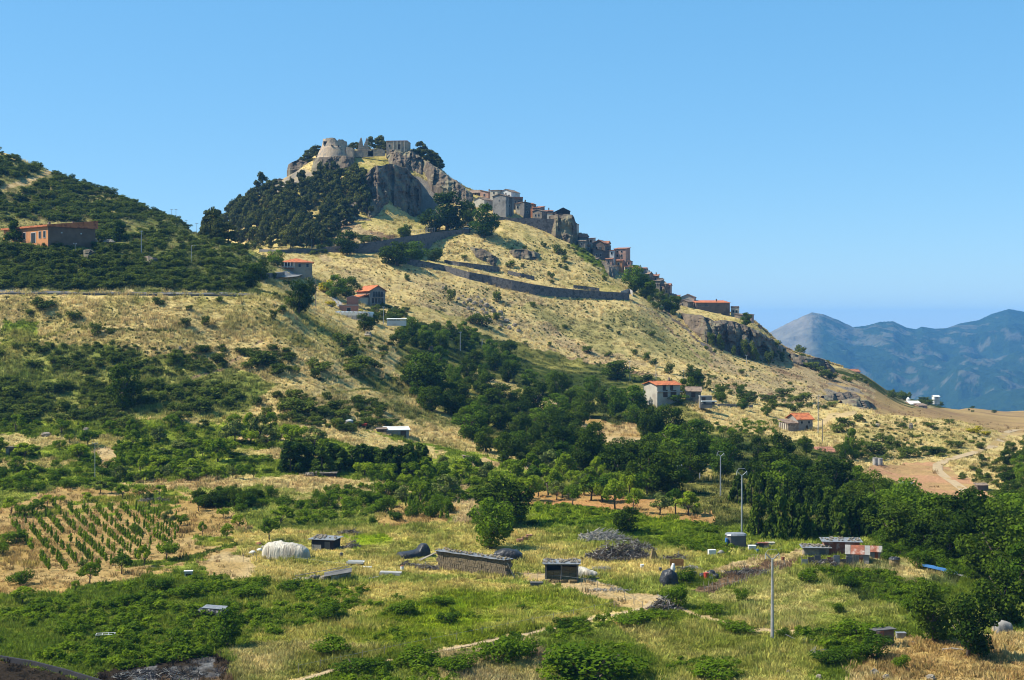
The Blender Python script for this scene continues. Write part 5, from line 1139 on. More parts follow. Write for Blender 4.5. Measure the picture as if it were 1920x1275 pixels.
town = [  # label, u, v, width, height, depth, yaw, roof, roof height, wall, roof, windows, distance
 ('brown stone house with dark ridge roof, first of the old town below the crag', 888, 372, 22, 10, 8, -15, 'gx', 6, BROWNW, TILE3, W(.3, .7), 690),
 ('narrow brown house with lean-to roof behind the cream gabled house', 908, 376, 17, 15, 7, 12, 'sx', 5, PINKW, TILE3, W(.5), 688),
 ('tan tower-like house with red roof and two small windows one above the other', 926, 380, 15, 23, 6, 8, 'sy', 2, CREAM, TILE2, W(.5, z=.72, w=.7, h=.9) + W(.45, z=.35, w=.7, h=.9), 682),
 ('pale house with wide white gable, highest of the old town', 948, 374, 24, 14, 9, 14, 'gy', 5, WHITEW, TILE3, W(.8, z=.3), 684),
 ('cream gabled house above the big tree, left end of the town', 898, 394, 24, 19, 8, 18, 'gy', 5, CREAM, TILE3, W(.3, face='r'), 662),
 ('tall grey blind gable house rising straight from the town wall', 936, 412, 27, 44, 9, 10, 'gy', 4, GREYW, TILE3, W(.5, z=.8, w=.5, h=.6), 655),
 ('dark house right of the tall grey gable', 955, 412, 12, 40, 8, 22, 'sx', 4, DGREY, TILE3, W(.5, z=.6), 657),
 ('house with orange cornice and roof terrace right of the white gable', 971, 384, 19, 12, 8, 10, 'flat', 2, BROWNW, TILE2, W(.25, .6, z=.3), 678),
 ('narrow tan house with a dark doorway under the roof terrace house', 972, 402, 11, 20, 6, 0, 'sy', 1, CREAM, TILE3, W(.4, z=.55), 668),
 ('tall dark narrow house between tan and pink houses', 989, 411, 13, 30, 8, 24, 'sx', 2, DGREY, TILE3, W(.4, z=.7) + W(.5, z=.35), 664),
 ('small orange plaster house with red hip roof', 995, 396, 10, 14, 6, 0, 'hip', 3, ORANGEW, TILE2, W(.5, z=.5), 676),
 ('pink house with broad red roof on the ridge', 1005, 402, 14, 12, 7, -8, 'sy', 5, PINKW, TILE2, W(.5, z=.3), 674),
 ('brown square house with shallow gable on the town wall', 1007, 413, 19, 17, 7, 12, 'gy', 3, STONE, TILE3, W(.35, .7, z=.4), 662),
 ('long low pink house behind the parapet', 1026, 405, 24, 9, 7, 6, 'sy', 4, PINKW, TILE2, W(.2, .5, .8, z=.3), 672),
 ('tan house end beside the rock bastion', 1031, 415, 11, 14, 6, 0, 'flat', 1, CREAM, TILE3, W(.5, z=.4), 660),
 ('black gabled building on top of the rock bastion', 1056, 406, 26, 10, 9, 8, 'gy', 6, BLACKW, BLACKW, (), 658),
 ('thin tan tower house at the right edge of the bastion', 1078, 456, 7, 36, 5, 0, 'flat', 1, CREAM, TILE3, W(.5, z=.7, w=.6), 660),
 ('dark house with red roof below the bastion', 1095, 462, 18, 18, 8, 10, 'gx', 6, DGREY, TILE2, W(.3, .7, z=.5), 660),
 ('small grey house squeezed against the bastion', 1086, 452, 8, 14, 5, 0, 'flat', 1, GREYW, TILE3, (), 664),
 ('dark house with wooden balcony in the stepped row', 1101, 474, 14, 14, 6, 6, 'flat', 1, BROWNW, TILE3, W(.3, .7, z=.4), 652),
 ('house with orange tiled gable roof in the stepped row', 1122, 474, 22, 18, 9, -18, 'gy', 6, BROWNW, TILE2, W(.35, .65, z=.4), 658),
 ('dark tall house below the orange gable', 1124, 492, 24, 21, 7, 8, 'sx', 5, DGREY, TILE3, W(.25, .6, z=.55) + W(.4, z=.2), 648),
 ('small dark house beside the pink tower block', 1140, 482, 11, 20, 6, 8, 'flat', 1, DGREY, TILE3, W(.5, z=.6), 656),
 ('small house with white parapet and red roof left of the pink block', 1147, 484, 8, 14, 5, 0, 'sy', 2, WHITEW, TILE2, W(.5, z=.5), 655),
 ('pink tower block with red roof, four storeys on the right of the town', 1162, 496, 23, 29, 8, 6, 'sy', 4, PINKW, TILE2, W(.3, .65, z=.78, w=.7, h=.9) + W(.3, .65, z=.5, w=.7) + W(.3, .65, z=.2, w=.7), 658),
 ('low orange fronted house at the foot of the pink tower block', 1160, 500, 12, 11, 5, 0, 'sy', 3, ORANGEW, TILE2, W(.5, z=.3), 648),
 ('little square house right of the pink tower block', 1179, 502, 8, 12, 5, 0, 'flat', 1, PINKW, TILE3, W(.5, z=.5), 656),
 ('long house with brown roof above the dark tree', 1187, 512, 27, 11, 8, 8, 'sy', 5, CREAM, TILE2, W(.2, .5, .8, z=.3), 652),
 ('dark ruined house lowest of the stepped row', 1150, 518, 14, 18, 6, 0, 'flat', 2, STONE, TILE3, W(.4, z=.5), 640),
 ('grey house with flat roof right of the dark tree', 1211, 528, 13, 14, 6, 8, 'gx', 4, STONE, TILE3, W(.5, z=.4), 656),
 ('brown house leaning over the grove on the ridge', 1222, 536, 12, 14, 6, 8, 'flat', 2, BROWNW, TILE3, W(.5, z=.4), 654),
 ('tan house in the cluster descending to the cream house', 1231, 542, 13, 15, 6, -8, 'sy', 3, STONE, TILE3, W(.3, .7, z=.4), 652),
 ('house with brown sloping roof, right part of the lower cluster', 1243, 550, 16, 17, 7, 12, 'gx', 5, DGREY, TILE3, W(.3, .7, z=.5), 652),
 ('narrow dark house at the end of the lower cluster', 1250, 562, 9, 22, 6, 10, 'sx', 3, BROWNW, TILE3, W(.5, z=.6), 648),
 ('little tan house alone between cluster and cream house', 1258, 564, 10, 12, 5, 8, 'flat', 1, CREAM, TILE3, W(.5, z=.4), 655),
 ('cream house with shallow gable above the long building', 1289, 574, 25, 17, 8, -14, 'gy', 5, CREAM, TILE3, W(.5, z=.4, face='f'), 656),
 ('low stone house with grey gable in front of the cream house', 1281, 578, 18, 12, 7, -14, 'gy', 4, STONE, TILE3, W(.4, z=.4), 645),
 ('long dark stone building with orange roof on the lower ridge', 1337, 592, 65, 24, 11, 8, 'sy', 5, BROWNW, TILE, W(.06, .13, .2, .27, .34, z=.72, w=.5, h=.7), 648),
 ('tan stepped house right of the long building', 1378, 600, 15, 23, 7, -10, 'flat', 2, CREAM, TILE3, W(.3, .7, z=.6), 652),
 ('lower tan house with sloping roof on the edge of the crag', 1384, 606, 14, 15, 6, -12, 'sx', 3, STONE, TILE3, W(.5, z=.4), 645),
 ('small pink house with flat brown roof, last of the ridge', 1401, 602, 16, 12, 6, -6, 'sx', 2, PINKW, TILE3, W(.3, .7, z=.4), 655),
 ('tiny red roofed hut beyond the last ridge tree', 1420, 618, 12, 4, 5, 0, 'gx', 3, PINKW, TILE2, W(.5, z=.3, w=.5, h=.5), 655),
] + [
 ('tan house wedged below the black gabled building, right of the bastion', 1091, 468, 13, 16, 6, 0, 'gx', 4, STONE, TILE3, W(.5, z=.5), 648),
 ('narrow pale house at the top of the stepped row', 1108, 462, 9, 15, 6, 0, 'sy', 2, CREAM, TILE2, W(.5, z=.5), 668),
 ('tan house behind the orange gable', 1134, 470, 13, 14, 6, 0, 'gx', 4, STONE, TILE2, W(.4, z=.5), 668),
 ('low stone house in front of the dark tall one', 1112, 498, 15, 12, 5, 0, 'sy', 3, STONE, TILE3, W(.3, .7, z=.4), 640),
 ('small pink house under the dark house beside the pink block', 1141, 500, 12, 14, 5, 0, 'sy', 3, PINKW, TILE2, W(.5, z=.5), 645),
 ('brown house beneath the long brown roofed one', 1192, 516, 14, 12, 5, 0, 'gx', 4, BROWNW, TILE2, W(.5, z=.5), 646),
 ('pale house rising behind the grove, upper left of the lower cluster', 1205, 520, 12, 14, 6, 0, 'gx', 4, CREAM, TILE2, W(.5, z=.5), 664),
 ('tan house behind the lower cluster with red roof', 1226, 532, 14, 14, 6, 0, 'sy', 4, STONE, TILE2, W(.3, .7, z=.5), 664),
 ('pale narrow house in the middle of the lower cluster', 1238, 538, 9, 15, 5, 0, 'flat', 1, CREAM, TILE3, W(.5, z=.6), 662),
 ('pink house at the back of the end of the lower cluster', 1251, 550, 11, 15, 6, 0, 'gx', 3, PINKW, TILE2, W(.5, z=.5), 664),
 ('low stone house between the little tan house and the cream house', 1267, 566, 12, 10, 5, 0, 'sy', 3, STONE, TILE2, W(.5, z=.4), 652),
]
for i, (lab, u, v, w, h, dep, yaw, rf, rh, wm, rm, wn2, d) in enumerate(town):
    if wm in (CREAM, PINKW, WHITEW, STONE, ORANGEW, GREYW) and 'long' not in lab: yaw = -abs(yaw) - 14
    house('town_house', lab, u, v, w, h, dep, yaw, rf, rh, wm, rm, wn2, d, None if 'long dark' in lab else TG, 6, .3, extra=chimney(.7, .5) if i % 4 == 1 and rf != 'flat' else None)
road_wall('town_wall', 'sloping grey buttress wall under the tall blind gable house', [(925,404,442),(950,408,448),(972,408,450),(984,418,456)], ROADW, 3, 648)
road_wall('town_wall', 'long grey parapet wall carrying the middle houses of the town', [(974,408,428),(1000,409,430),(1042,411,440)], ROADW, 3, 650)
crag('cliff', [(1030, 404), (1050, 402), (1074, 405), (1082, 420)], [(1030, 444), (1050, 450), (1072, 462), (1084, 470)], 652, 648, 1.6, 2.2, 18, nt_=34)
crag('cliff', [(1128, 488), (1150, 500), (1166, 520), (1176, 535)], [(1136, 505), (1150, 530), (1160, 548), (1172, 556)], 640, 618, 2.0, 2.2, 19)
for (u, v, lab) in [(877, 431, 'white car parked under the trees at the top of the upper road'), (884, 424, 'pale car parked behind another under the town trees')]:
    p = at(u, v, 628); t = thing('parked_car', lab, 'car', p, R(70))
    MB().box(-.85, .85, -2, 2, .35, .85).hexa([(-.75,-1.2,.86),(.75,-1.2,.86),(.75,1.5,.86),(-.75,1.5,.86),(-.6,-.5,1.4),(.6,-.5,1.4),(.6,1.2,1.4),(-.6,1.2,1.4)]).obj('body', WHITEW, t)
    for x in (-.8, .8):
        for y in (-1.3, 1.3): MB().tube([(x-.1, y, .33), (x+.1, y, .33)], .33, n=10).obj('wheel', BLACKW, t)
    MB().hexa([(-.77,-1.05,.9),(.77,-1.05,.9),(.77,1.3,.9),(-.77,1.3,.9),(-.64,-.5,1.32),(.64,-.5,1.32),(.64,1.1,1.32),(-.64,1.1,1.32)]).obj('window', GLASS, t)

# ------------------------------------------------------------------ castle
def castle():
    c = at(624, 292, 688); root = thing('castle_tower', 'ruined round stone tower with battered foot and broken rim on the summit', 'tower', c)
    s = M_PX(1, 688); n = 40; mb = MB(); rr = random.Random(3)
    prof_ = [(-4, 11.0), (0, 34 * s), (6 * s, 32 * s), (12 * s, 29.5 * s), (18 * s, 27.0 * s), (19 * s, 25.6 * s), (26 * s, 23.5 * s)]
    rings = []
    for z, r in prof_: rings.append([(r * math.cos(2*math.pi*k/n), r * math.sin(2*math.pi*k/n) + 8, z) for k in range(n)])
    def toph(k):
        a = 2 * math.pi * k / n; x = math.cos(a)
        b = 34.5 * s if x < .15 else 33 * s if x < .3 else (29.5 * s if x < .42 else 32 * s if x < .72 else 31 * s)
        return b + rr.uniform(-.25, .25)
    tops = [toph(k) for k in range(n)]
    rings.append([(22.6 * s * math.cos(2*math.pi*k/n), 22.6 * s * math.sin(2*math.pi*k/n) + 8, tops[k]) for k in range(n)])
    rings.append([(19 * s * math.cos(2*math.pi*k/n), 19 * s * math.sin(2*math.pi*k/n) + 8, tops[k] - .1) for k in range(n)])
    rings.append([(18.6 * s * math.cos(2*math.pi*k/n), 18.6 * s * math.sin(2*math.pi*k/n) + 8, 20 * s) for k in range(n)])
    v = [p for r in rings for p in r]; f = [(i*n + k, i*n + (k+1) % n, (i+1)*n + (k+1) % n, (i+1)*n + k) for i in range(len(rings) - 1) for k in range(n)]
    f.append(tuple((len(rings) - 1) * n + k for k in range(n)))
    mb.add(v, f).obj('wall', STONE2, root)
    x, z = -15.5 * s, 23 * s; y = 8 - math.sqrt((24.6*s)**2 - x*x)
    w = MB().box(x - 1.0, x + 1.0, y - .18, y + .9, z - .25, z).box(x - 1.0, x + 1.0, y - .18, y + .9, z + 5*s, z + 5*s + .25).box(x - 1.0, x - .6, y - .18, y + .9, z + .002, z + 5*s - .002).box(x + .6, x + 1.0, y - .18, y + .9, z + .002, z + 5*s - .002).obj('window', STONE2, root)
    MB().box(x - .6, x + .6, y - .1, y + .8, z + .003, z + 5*s - .003).obj('opening', BLACKW, w)
    for (hx, hz) in [(-2, 18), (10, 17.3), (-26, 13), (16, 10)]:
        x, z = hx * s, hz * s; y = 8 - math.sqrt(max((30 - hz*.12)**2 * s*s - x*x, 1)); MB().box(x - .3, x + .3, y - .25, y + .6, z, z + .7).obj('hole', BLACKW, root)
    x0, x1 = 24 * s, 37 * s
    mb = MB(); N = 7; tz = [17*s, 18*s, 17.4*s, 17*s, 16.4*s, 16.6*s, 15*s]
    for i in range(N - 1):
        xa, xb = x0 + (x1 - x0) * i / (N - 1), x0 + (x1 - x0) * (i + 1) / (N - 1)
        mb.hexa([(xa, 1.5, -4), (xb, 1.5, -4), (xb, 9, -4), (xa, 9, -4), (xa, 2.4, tz[i]), (xb, 2.4, tz[i+1]), (xb, 9, tz[i+1]), (xa, 9, tz[i])])
    mb.obj('curtain_wall', STONE2, root)
castle()
def fang(root, x, w, h, dep, seed, lean):
    rr = random.Random(seed); mb = MB(); n = 7; L, Rr = [], []
    for i in range(n):
        t = i / (n - 1); hw = w * (.5 * (1 - t) ** .75 + .06); cx = x + lean * t + rr.uniform(-.15, .15)
        L.append((cx - hw, t * h)); Rr.append((cx + hw, t * h))
    for i in range(n - 1):
        mb.hexa([(L[i][0], 0, L[i][1]), (Rr[i][0], 0, Rr[i][1]), (Rr[i][0], dep, Rr[i][1]), (L[i][0], dep, L[i][1]), (L[i+1][0], .1, L[i+1][1]), (Rr[i+1][0], .1, Rr[i+1][1]), (Rr[i+1][0], dep - .1, Rr[i+1][1]), (L[i+1][0], dep - .1, L[i+1][1])])
    return mb.obj('wall_fragment', STONE2, root)
t = thing('castle_ruin', 'two pointed fragments of ruined wall standing on the summit', 'ruin', at(681, 281, 704))
fang(t, -1.35, 2.7, 6.1, 1.6, 1, .25); fang(t, 1.2, 2.4, 6.0, 1.7, 2, .55); MB().box(-2.4, 2.3, .2, 1.4, -2, 2.1).obj('wall_base', STONE2, t)
for (u0, u1, v, hp, lab) in [(664, 700, 287, 5, 'low broken wall between the tower and the chapel'), (690, 722, 285, 6, 'low broken wall left of the chapel')]:
    mb = MB(); N = 8
    for i in range(N):
        a = at(u0 + (u1 - u0) * i / N, v, 697); b = at(u0 + (u1 - u0) * (i + 1) / N, v, 697); hh = M_PX(hp * random.uniform(.4, 1.1), 697)
        mb.box(a.x, b.x - .01, a.y, a.y + 1.2, a.z - 2, a.z + hh)
    tag(mb.obj('ruined_wall', STONE2), lab, 'wall')
def chapel_extra(root, w, h, dep, ro):
    for fx in (.36, .52, .70, .86): MB().box(-w/2 + w*fx - .18, -w/2 + w*fx + .18, -.3, -.002, -1, h - .02).obj('pilaster', CREAM, root)
house('chapel', 'small stone chapel with flat brown roof on the summit crag', 744, 281, 40, 16, 9, -6, 'flat', .6, STONE2, TILE2, [('f', .15, .35, .8, 1.2), ('f', .62, .1, 1.2, 2.2, 'door')], 699, None, 4, .5, 'chapel', chapel_extra)

# ------------------------------------------------------------------ single houses
def left_building():
    c = at(90, 454, 388); root = thing('orange_building', 'long orange plastered building with red roof on the left hill', 'building', c, R(-42))
    A, B, h = 24.0, 14.5, 4.3                      # the orange front runs to the left, the end wall, coloured dark for its shade, to the right
    MB().box(-A, 0, 0, B, -3, h).obj('wall', ORANGEW, root)
    MB().box(.01, .12, -.02, B, -3, h - .02).obj('end_wall', mat('shaded_end_plaster', (.20, .12, .075), (.15, .09, .055), scale=.5), root)  # shade of the end wall put into its colour: dark brown over the orange
    rf = MB().hexa([(-A-.6, -.6, h+.01), (.6, -.6, h+.01), (.6, B+.6, h+.01), (-A-.6, B+.6, h+.01), (-A-.6, -.6, h+.5), (.6, -.6, h+.5), (.6, B+.6, h+2.3), (-A-.6, B+.6, h+2.3)]).obj('roof', TILE, root)
    for x, y in ((-15, 9), (-9, 13)): MB().box(x-.3, x+.3, y-.3, y+.3, h + .8, h + 2.4).obj('chimney', STONE, rf)
    for x in (-20.5, -16.5, -12.5, -4.2, -1.8):
        f = MB().box(x-.7, x-.6, -.08, -.002, 1.3, 3.2).box(x+.6, x+.7, -.08, -.002, 1.3, 3.2).box(x-.599, x+.599, -.1, -.002, 1.2, 1.299).box(x-.599, x+.599, -.08, -.002, 3.101, 3.2).obj('window', FRAME, root); MB().box(x-.59, x+.59, -.04, -.003, 1.3, 3.1).obj('pane', GLASS, f)
    f = MB().box(-8.9, -8.7, -.12, -.002, 0, 3.0).box(-6.5, -6.3, -.12, -.002, 0, 3.0).box(-8.699, -6.501, -.12, -.002, 2.8, 3.0).obj('door', FRAME, root); MB().box(-8.69, -6.51, -.05, -.003, .02, 2.79).obj('door_leaf', GLASS, f)
    for y in (4, 10): MB().box(.13, .3, y-.2, y+.2, 2.6, 2.9).obj('wall_lamp', WHITEW, root)
left_building()
p = P(52, 455); t = thing('parked_car', 'pale car parked in front of the orange building', 'car', p + Vector((0, 0, .05)), R(100))
MB().box(-.85, .85, -2, 2, .35, .85).obj('body', METAL, t); MB().hexa([(-.75,-1.2,.86),(.75,-1.2,.86),(.75,1.5,.86),(-.75,1.5,.86),(-.6,-.5,1.4),(.6,-.5,1.4),(.6,1.2,1.4),(-.6,1.2,1.4)]).obj('cabin', GLASS, t)
for x in (-.8, .8):
    for y in (-1.3, 1.3): MB().tube([(x-.1, y, .33), (x+.1, y, .33)], .33, n=10).obj('wheel', BLACKW, t)
def villa_extra(root, w, h, dep, ro):
    MB().box(-w/2 - 1.2, -w/2 + w*.42, -1.4, -.002, h*.36, h*.42).obj('balcony_floor', TILE, root)
    for i in range(6): x = -w/2 - 1.1 + i * (w*.42 + 1.1) / 5; MB().tube([(x, -1.3, h*.42), (x, -1.3, h*.98)], .1).obj('column', WHITEW, root)
    rl = MB().box(-w/2 - 1.15, -w/2 + w*.42, -1.36, -1.28, h*.56, h*.6)
    for i in range(12): x = -w/2 - 1.1 + i * (w*.42 + 1.1) / 11; rl.box(x-.04, x+.04, -1.35, -1.29, h*.425, h*.555)
    rl.obj('railing', WHITEW, root)
house('villa', 'cream villa with orange hipped roof and a columned balcony', 556, 510, 58, 18, 10, 10, 'hip', 9, mat('buff_plaster', (.46, .37, .27), (.38, .30, .22), scale=.6, dirt=(.28, .22, .17)), TILE, W(.08, .16, .24, .32, z=.5, w=.9, h=1.6) + W(.6, .85, z=.52), 488, None, 3, .8, 'house', villa_extra)
def tri_extra(root, w, h, dep, ro):
    for z in (.22, .62):
        MB().box(-w*.36, w*.36, -.9, -.004, h*z - .16, h*z - .04).obj('balcony_floor', CONC, root)
        rl = MB().box(-w*.36, w*.36, -.9, -.84, h*z + .85, h*z + .9)
        for i in range(13): x = -w*.355 + i * w*.71 / 12; rl.box(x-.02, x+.02, -.89, -.85, h*z - .03, h*z + .845)
        rl.obj('railing', BLACKW, root)
    lo = MB(); lo.box(-w*.5 - 4.2, -w*.5 - .01, 1, dep, -3, h*.58).obj('side_wing', CREAM, root)
    MB().slab((-w*.5 - 4.6, .6, h*.5), (-w*.5 - .02, .6, h*.78), (-w*.5 - .02, dep + .3, h*.78), (-w*.5 - 4.6, dep + .3, h*.5), .2).obj('wing_roof', TILE, root)
house('white_house', 'three storey white house with rows of balcony windows and orange roofs', 708, 576, 32, 31, 11, 30, 'gy', 9, GREYW, TILE, W(.2, .4, .6, .8, z=.22, w=.9, h=1.9) + W(.25, .42, .6, .77, z=.62, w=.9, h=1.9) + W(.4, .6, z=.02, w=.9, h=1.6), 492, None, 4, .6, 'house', tri_extra)
house('brick_hut', 'bare hollow brick hut with shallow gable, upper of the two by the greenhouse', 661, 574, 22, 16, 4.5, 6, 'gy', 3, BRICKM, CONC, (), 468, None, 2, .15, 'hut')
house('brick_house', 'unfinished pink brick house with concrete slab top and one window', 654, 591, 36, 18, 6, 6, 'flat', .5, BRICKM, CONC, W(.5, z=.4, w=1.2, h=1.1), 460, None, 3, .2, 'house')
house('garage', 'low dark open garage left of the unfinished brick house', 612, 581, 18, 8, 4, 0, 'flat', .2, BROWNW, CONC, [('f', .5, .1, 2.2, 1.0, 'door')], 458, None, 2, .2, 'garage')
def greenhouse():
    c = at(655, 599, 446); root = thing('greenhouse', 'row of white hooped plastic tunnels below the brick house', 'greenhouse', c, R(-6))
    for i in range(9):
        mb = MB(); n = 8; x = -5.6 + i * 1.4
        ring = [(x + .69 * math.cos(math.pi * k / n), .8 + .9 * math.sin(math.pi * k / n)) for k in range(n + 1)]
        hz_ = 1.6 - i * .02; v = [(a, 0, b * hz_) for a, b in ring] + [(a, 9, b * hz_) for a, b in ring]; f = [(k, k + 1, n + 2 + k, n + 1 + k) for k in range(n)] + [tuple(range(n, -1, -1)), tuple(range(n + 1, 2 * n + 2))]
        mb.add(v, f).obj('tunnel', WHITEW, root); MB().tube([(x + .7, -.02, -.5), (x + .7, -.02, 1.3)], .05).obj('post', METAL, root)
    MB().box(-6.3, 6.3, 0, 9, -2, 1.25).obj('base_wall', CONC, root)
greenhouse()
t = thing('white_shelter', 'long low white panelled shelter among trees right of the greenhouse', 'shelter', at(743, 605, 452)); w = M_PX(35, 452) / 2
MB().box(-w, w, 0, 3, -1, .7).obj('wall', WHITEW, t); MB().slab((-w-.2, -.2, 1.15), (w+.2, -.2, 1.15), (w+.2, 3.2, 1.4), (-w-.2, 3.2, 1.4), .1).obj('roof', WHITEW, t)
for x in (-w+.1, 0, w-.1): MB().box(x-.06, x+.06, .05, .17, .71, 1.05).obj('post', WHITEW, t)
def gable_house_extra(root, w, h, dep, ro):
    MB().box(-w/2 - .05, w/2 + .6, -.5, -.003, h*.42, h*.48).obj('ledge', CONC, root); chimney(.8, .5)(root, w, h, dep, ro)
house('country_house', 'two storey country house with lit pale gable and orange roof', 1254, 744, 48, 22, 8.5, 20, 'gx', 5.5, mat('beige_plaster', (.50, .46, .38), (.42, .38, .31), scale=.6, dirt=(.33, .29, .24)), TILE, W(.3, .62, z=.58, w=1.0, h=1.3) + [('f', .35, 0, 1.2, 1.9, 'door'), ('f', .7, .02, 1.6, 1.7, 'door')], 398, None, 3, .5, 'house', gable_house_extra)
house('outbuilding', 'low shed with pale gabled roof right of the country house', 1300, 744, 28, 10, 5, -8, 'gx', 7, STONE, TILE3, [('f', .5, 0, 1.0, 1.2, 'door')], 400, None, 2, .3, 'shed')
house('outbuilding', 'small block hut with flat roof at the right end of the country house yard', 1324, 752, 22, 8, 3, 0, 'flat', .3, GREYW, CONC, [('f', .3, .0, .8, 1.0, 'door')], 394, None, 2, .1, 'shed')
t = thing('trailer', 'long white flat trailer parked at the edge of the country house yard', 'trailer', at(1330, 757, 388)); MB().box(-2.1, 2.1, 0, 1.6, .5, .75).obj('deck', WHITEW, t)
for x in (-1.2, 1.2): MB().tube([(x, -.02, .28), (x, 1.62, .28)], .28, n=10).obj('wheel', BLACKW, t)
MB().box(-2.1, 2.1, .1, 1.5, -.3, .02).obj('axle_frame', DGREY, t)
def stone_extra(root, w, h, dep, ro):
    L = w * .72
    MB().box(-w/2 - L, -w/2 - .01, -.6, dep * .8, -3, h * .72).obj('annex', STONE, root)
    MB().slab((-w/2 - L - .3, -.9, h*.75), (-w/2 - .02, -.9, h*.75), (-w/2 - .02, dep*.85, h*.95), (-w/2 - L - .3, dep*.85, h*.95), .16).obj('annex_roof', TILE3, root)
    for k in range(4): y = dep * (.05 + .2 * k); MB().box(-w/2 - L - .25, -w/2 - L - .01, y, y + .5, -2, h*.7).obj('pillar', CREAM, root)
house('farmhouse', 'stone farmhouse with bright orange roof and a lower annex', 1510, 812, 30, 26, 7, 14, 'gx', 9, GREYW, TILE, W(.6, z=.3, w=.9, h=1.0) + W(.25, .75, z=.68, w=.7, h=.7), 398, None, 3, .5, 'house', stone_extra)
def low_extra(root, w, h, dep, ro): MB().box(-w/2 - .3, w/2 + .3, -1.6, -.01, -.3, .25).obj('terrace', WHITEW, root)
house('low_shed', 'brown shed with red roof and pale terrace below the farmhouse', 1553, 866, 32, 17, 5, 4, 'sy', 7, BROWNW, TILE2, [('f', .3, .05, 1.1, 1.7, 'door'), ('f', .7, .4, .8, .8)], 345, None, 2, .3, 'shed', low_extra)
for (u, lab) in [(1641, 'grey concrete water tank, left of the pair beside the red soil field'), (1650, 'grey concrete water tank, right of the pair beside the red soil field')]:
    t = thing('water_tank', lab, 'tank', P(u, 872)); MB().tube([(0, 0, -.3), (0, 0, 1.55)], .62, .6, 14).obj('body', CONC, t); MB().tube([(0, 0, 1.551), (0, 0, 1.65)], .66, .66, 14).obj('rim', CONC, t)
house('far_house', 'small pink house with red roof on the far ridge before the mountains', 1606, 704, 14, 7, 6, 10, 'gx', 4, PINKW, TILE2, W(.4, z=.4), 690)
house('farm_shed', 'long pale roofed farm shed behind the dry knoll', 1659, 757, 32, 8, 10, 4, 'sy', 3, CREAM, WHITEW, W(.3, .6, z=.4), 690, None, 3, .4, 'shed')
t = thing('silo', 'white silo beside the pale farm sheds', 'silo', at(1703, 762, 690)); MB().tube([(0, 0, -3), (0, 0, 3.6)], .95, .95, 14).obj('body', WHITEW, t); MB().tube([(0, 0, 3.601), (0, 0, 4.6)], .95, .15, 14).obj('cap', WHITEW, t)
house('farm_house', 'low farm house with pale gable roof right of the white silo', 1718, 766, 22, 8, 8, 12, 'gx', 5, PINKW, WHITEW, W(.3, .7, z=.3), 682, None, 3)
house('farm_house', 'pink low annex with brown roof at the right end of the farm', 1731, 769, 16, 8, 6, 6, 'sy', 3, PINKW, TILE3, W(.5, z=.3), 676, None, 3)
house('far_hut', 'tiny pale hut on the far slope right of the farm', 1757, 748, 10, 4, 5, 0, 'gx', 2, WHITEW, WHITEW, W(.5, z=.3, w=.5, h=.5), 800, None, 3, .3, 'hut')
house('stone_hut', 'small stone hut with dark open front at the left edge of the plots', 22, 853, 22, 12, 3, 6, 'flat', .4, STONE, TILE3, [('f', .6, .0, 1.2, 1.2, 'door')], None, None, 1.5, .2, 'hut')
house('field_hut', 'pale corrugated hut in the middle gardens above the cypress hedge', 745, 819, 44, 12, 4.0, 10, 'sy', 4, GREYW, WHITEW, [('f', .75, .05, 1.0, 1.2, 'door')], None, None, 1.5, .3, 'hut')
house('field_hut', 'small dark lean-to left of the pale hut in the middle gardens', 716, 812, 18, 6, 2.5, 10, 'sy', 2, BROWNW, TILE3, [('f', .5, .05, .7, .7, 'door')], None, None, 1.5, .2, 'hut')
house('field_hut', 'little tan hut at the right of the middle gardens', 878, 868, 16, 9, 2.5, 8, 'sx', 3, STONE, TILE3, [('f', .7, .05, .7, .9, 'door')], None, None, 1.5, .2, 'hut')
t = thing('water_tank', 'pale round water tank among bushes left of the middle garden huts', 'tank', P(655, 796)); MB().tube([(0, 0, -.3), (0, 0, .9)], .85, .85, 16).obj('body', METAL, t); MB().tube([(0, 0, .901), (0, 0, 1.1)], .88, .3, 16).obj('lid', WHITEW, t)
t = thing('red_cart', 'low red tipped cart between the round tank and the pale hut', 'cart', P(677, 801)); RED = mat('red_paint', (.55, .07, .03), (.42, .05, .03), rough=.5, bump=.1); MB().hexa([(-1.1,-.5,.35),(1.1,-.5,.35),(1.1,.5,.35),(-1.1,.5,.35),(-1.3,-.6,.85),(1.3,-.6,.85),(1.3,.6,.85),(-1.3,.6,.85)]).obj('body', RED, t)
for y in (-.55, .55): MB().tube([(0, y-.08, .3), (0, y+.08, .3)], .32, n=10).obj('wheel', BLACKW, t)
t = thing('stone_shelter', 'half buried stone shelter with dark mouth above the straw coloured path', 'shelter', P(600, 894)); sb = MB()
for i in range(46): a = random.uniform(-2.6, 1.8); sb.blob((a, random.uniform(0, 1.4), random.uniform(.05, .95) * (1 - abs(a + .4) / 4.5)), (.34, .3, .26), i, .25, 6, 4)
sb.obj('stonework', BOULD, t); MB().box(.6, 2.9, -.25, 1.2, -.2, .62).obj('opening', BLACKW, t); MB().box(.3, 3.1, -.35, 1.4, .63, .8).obj('lintel', STONE, t)
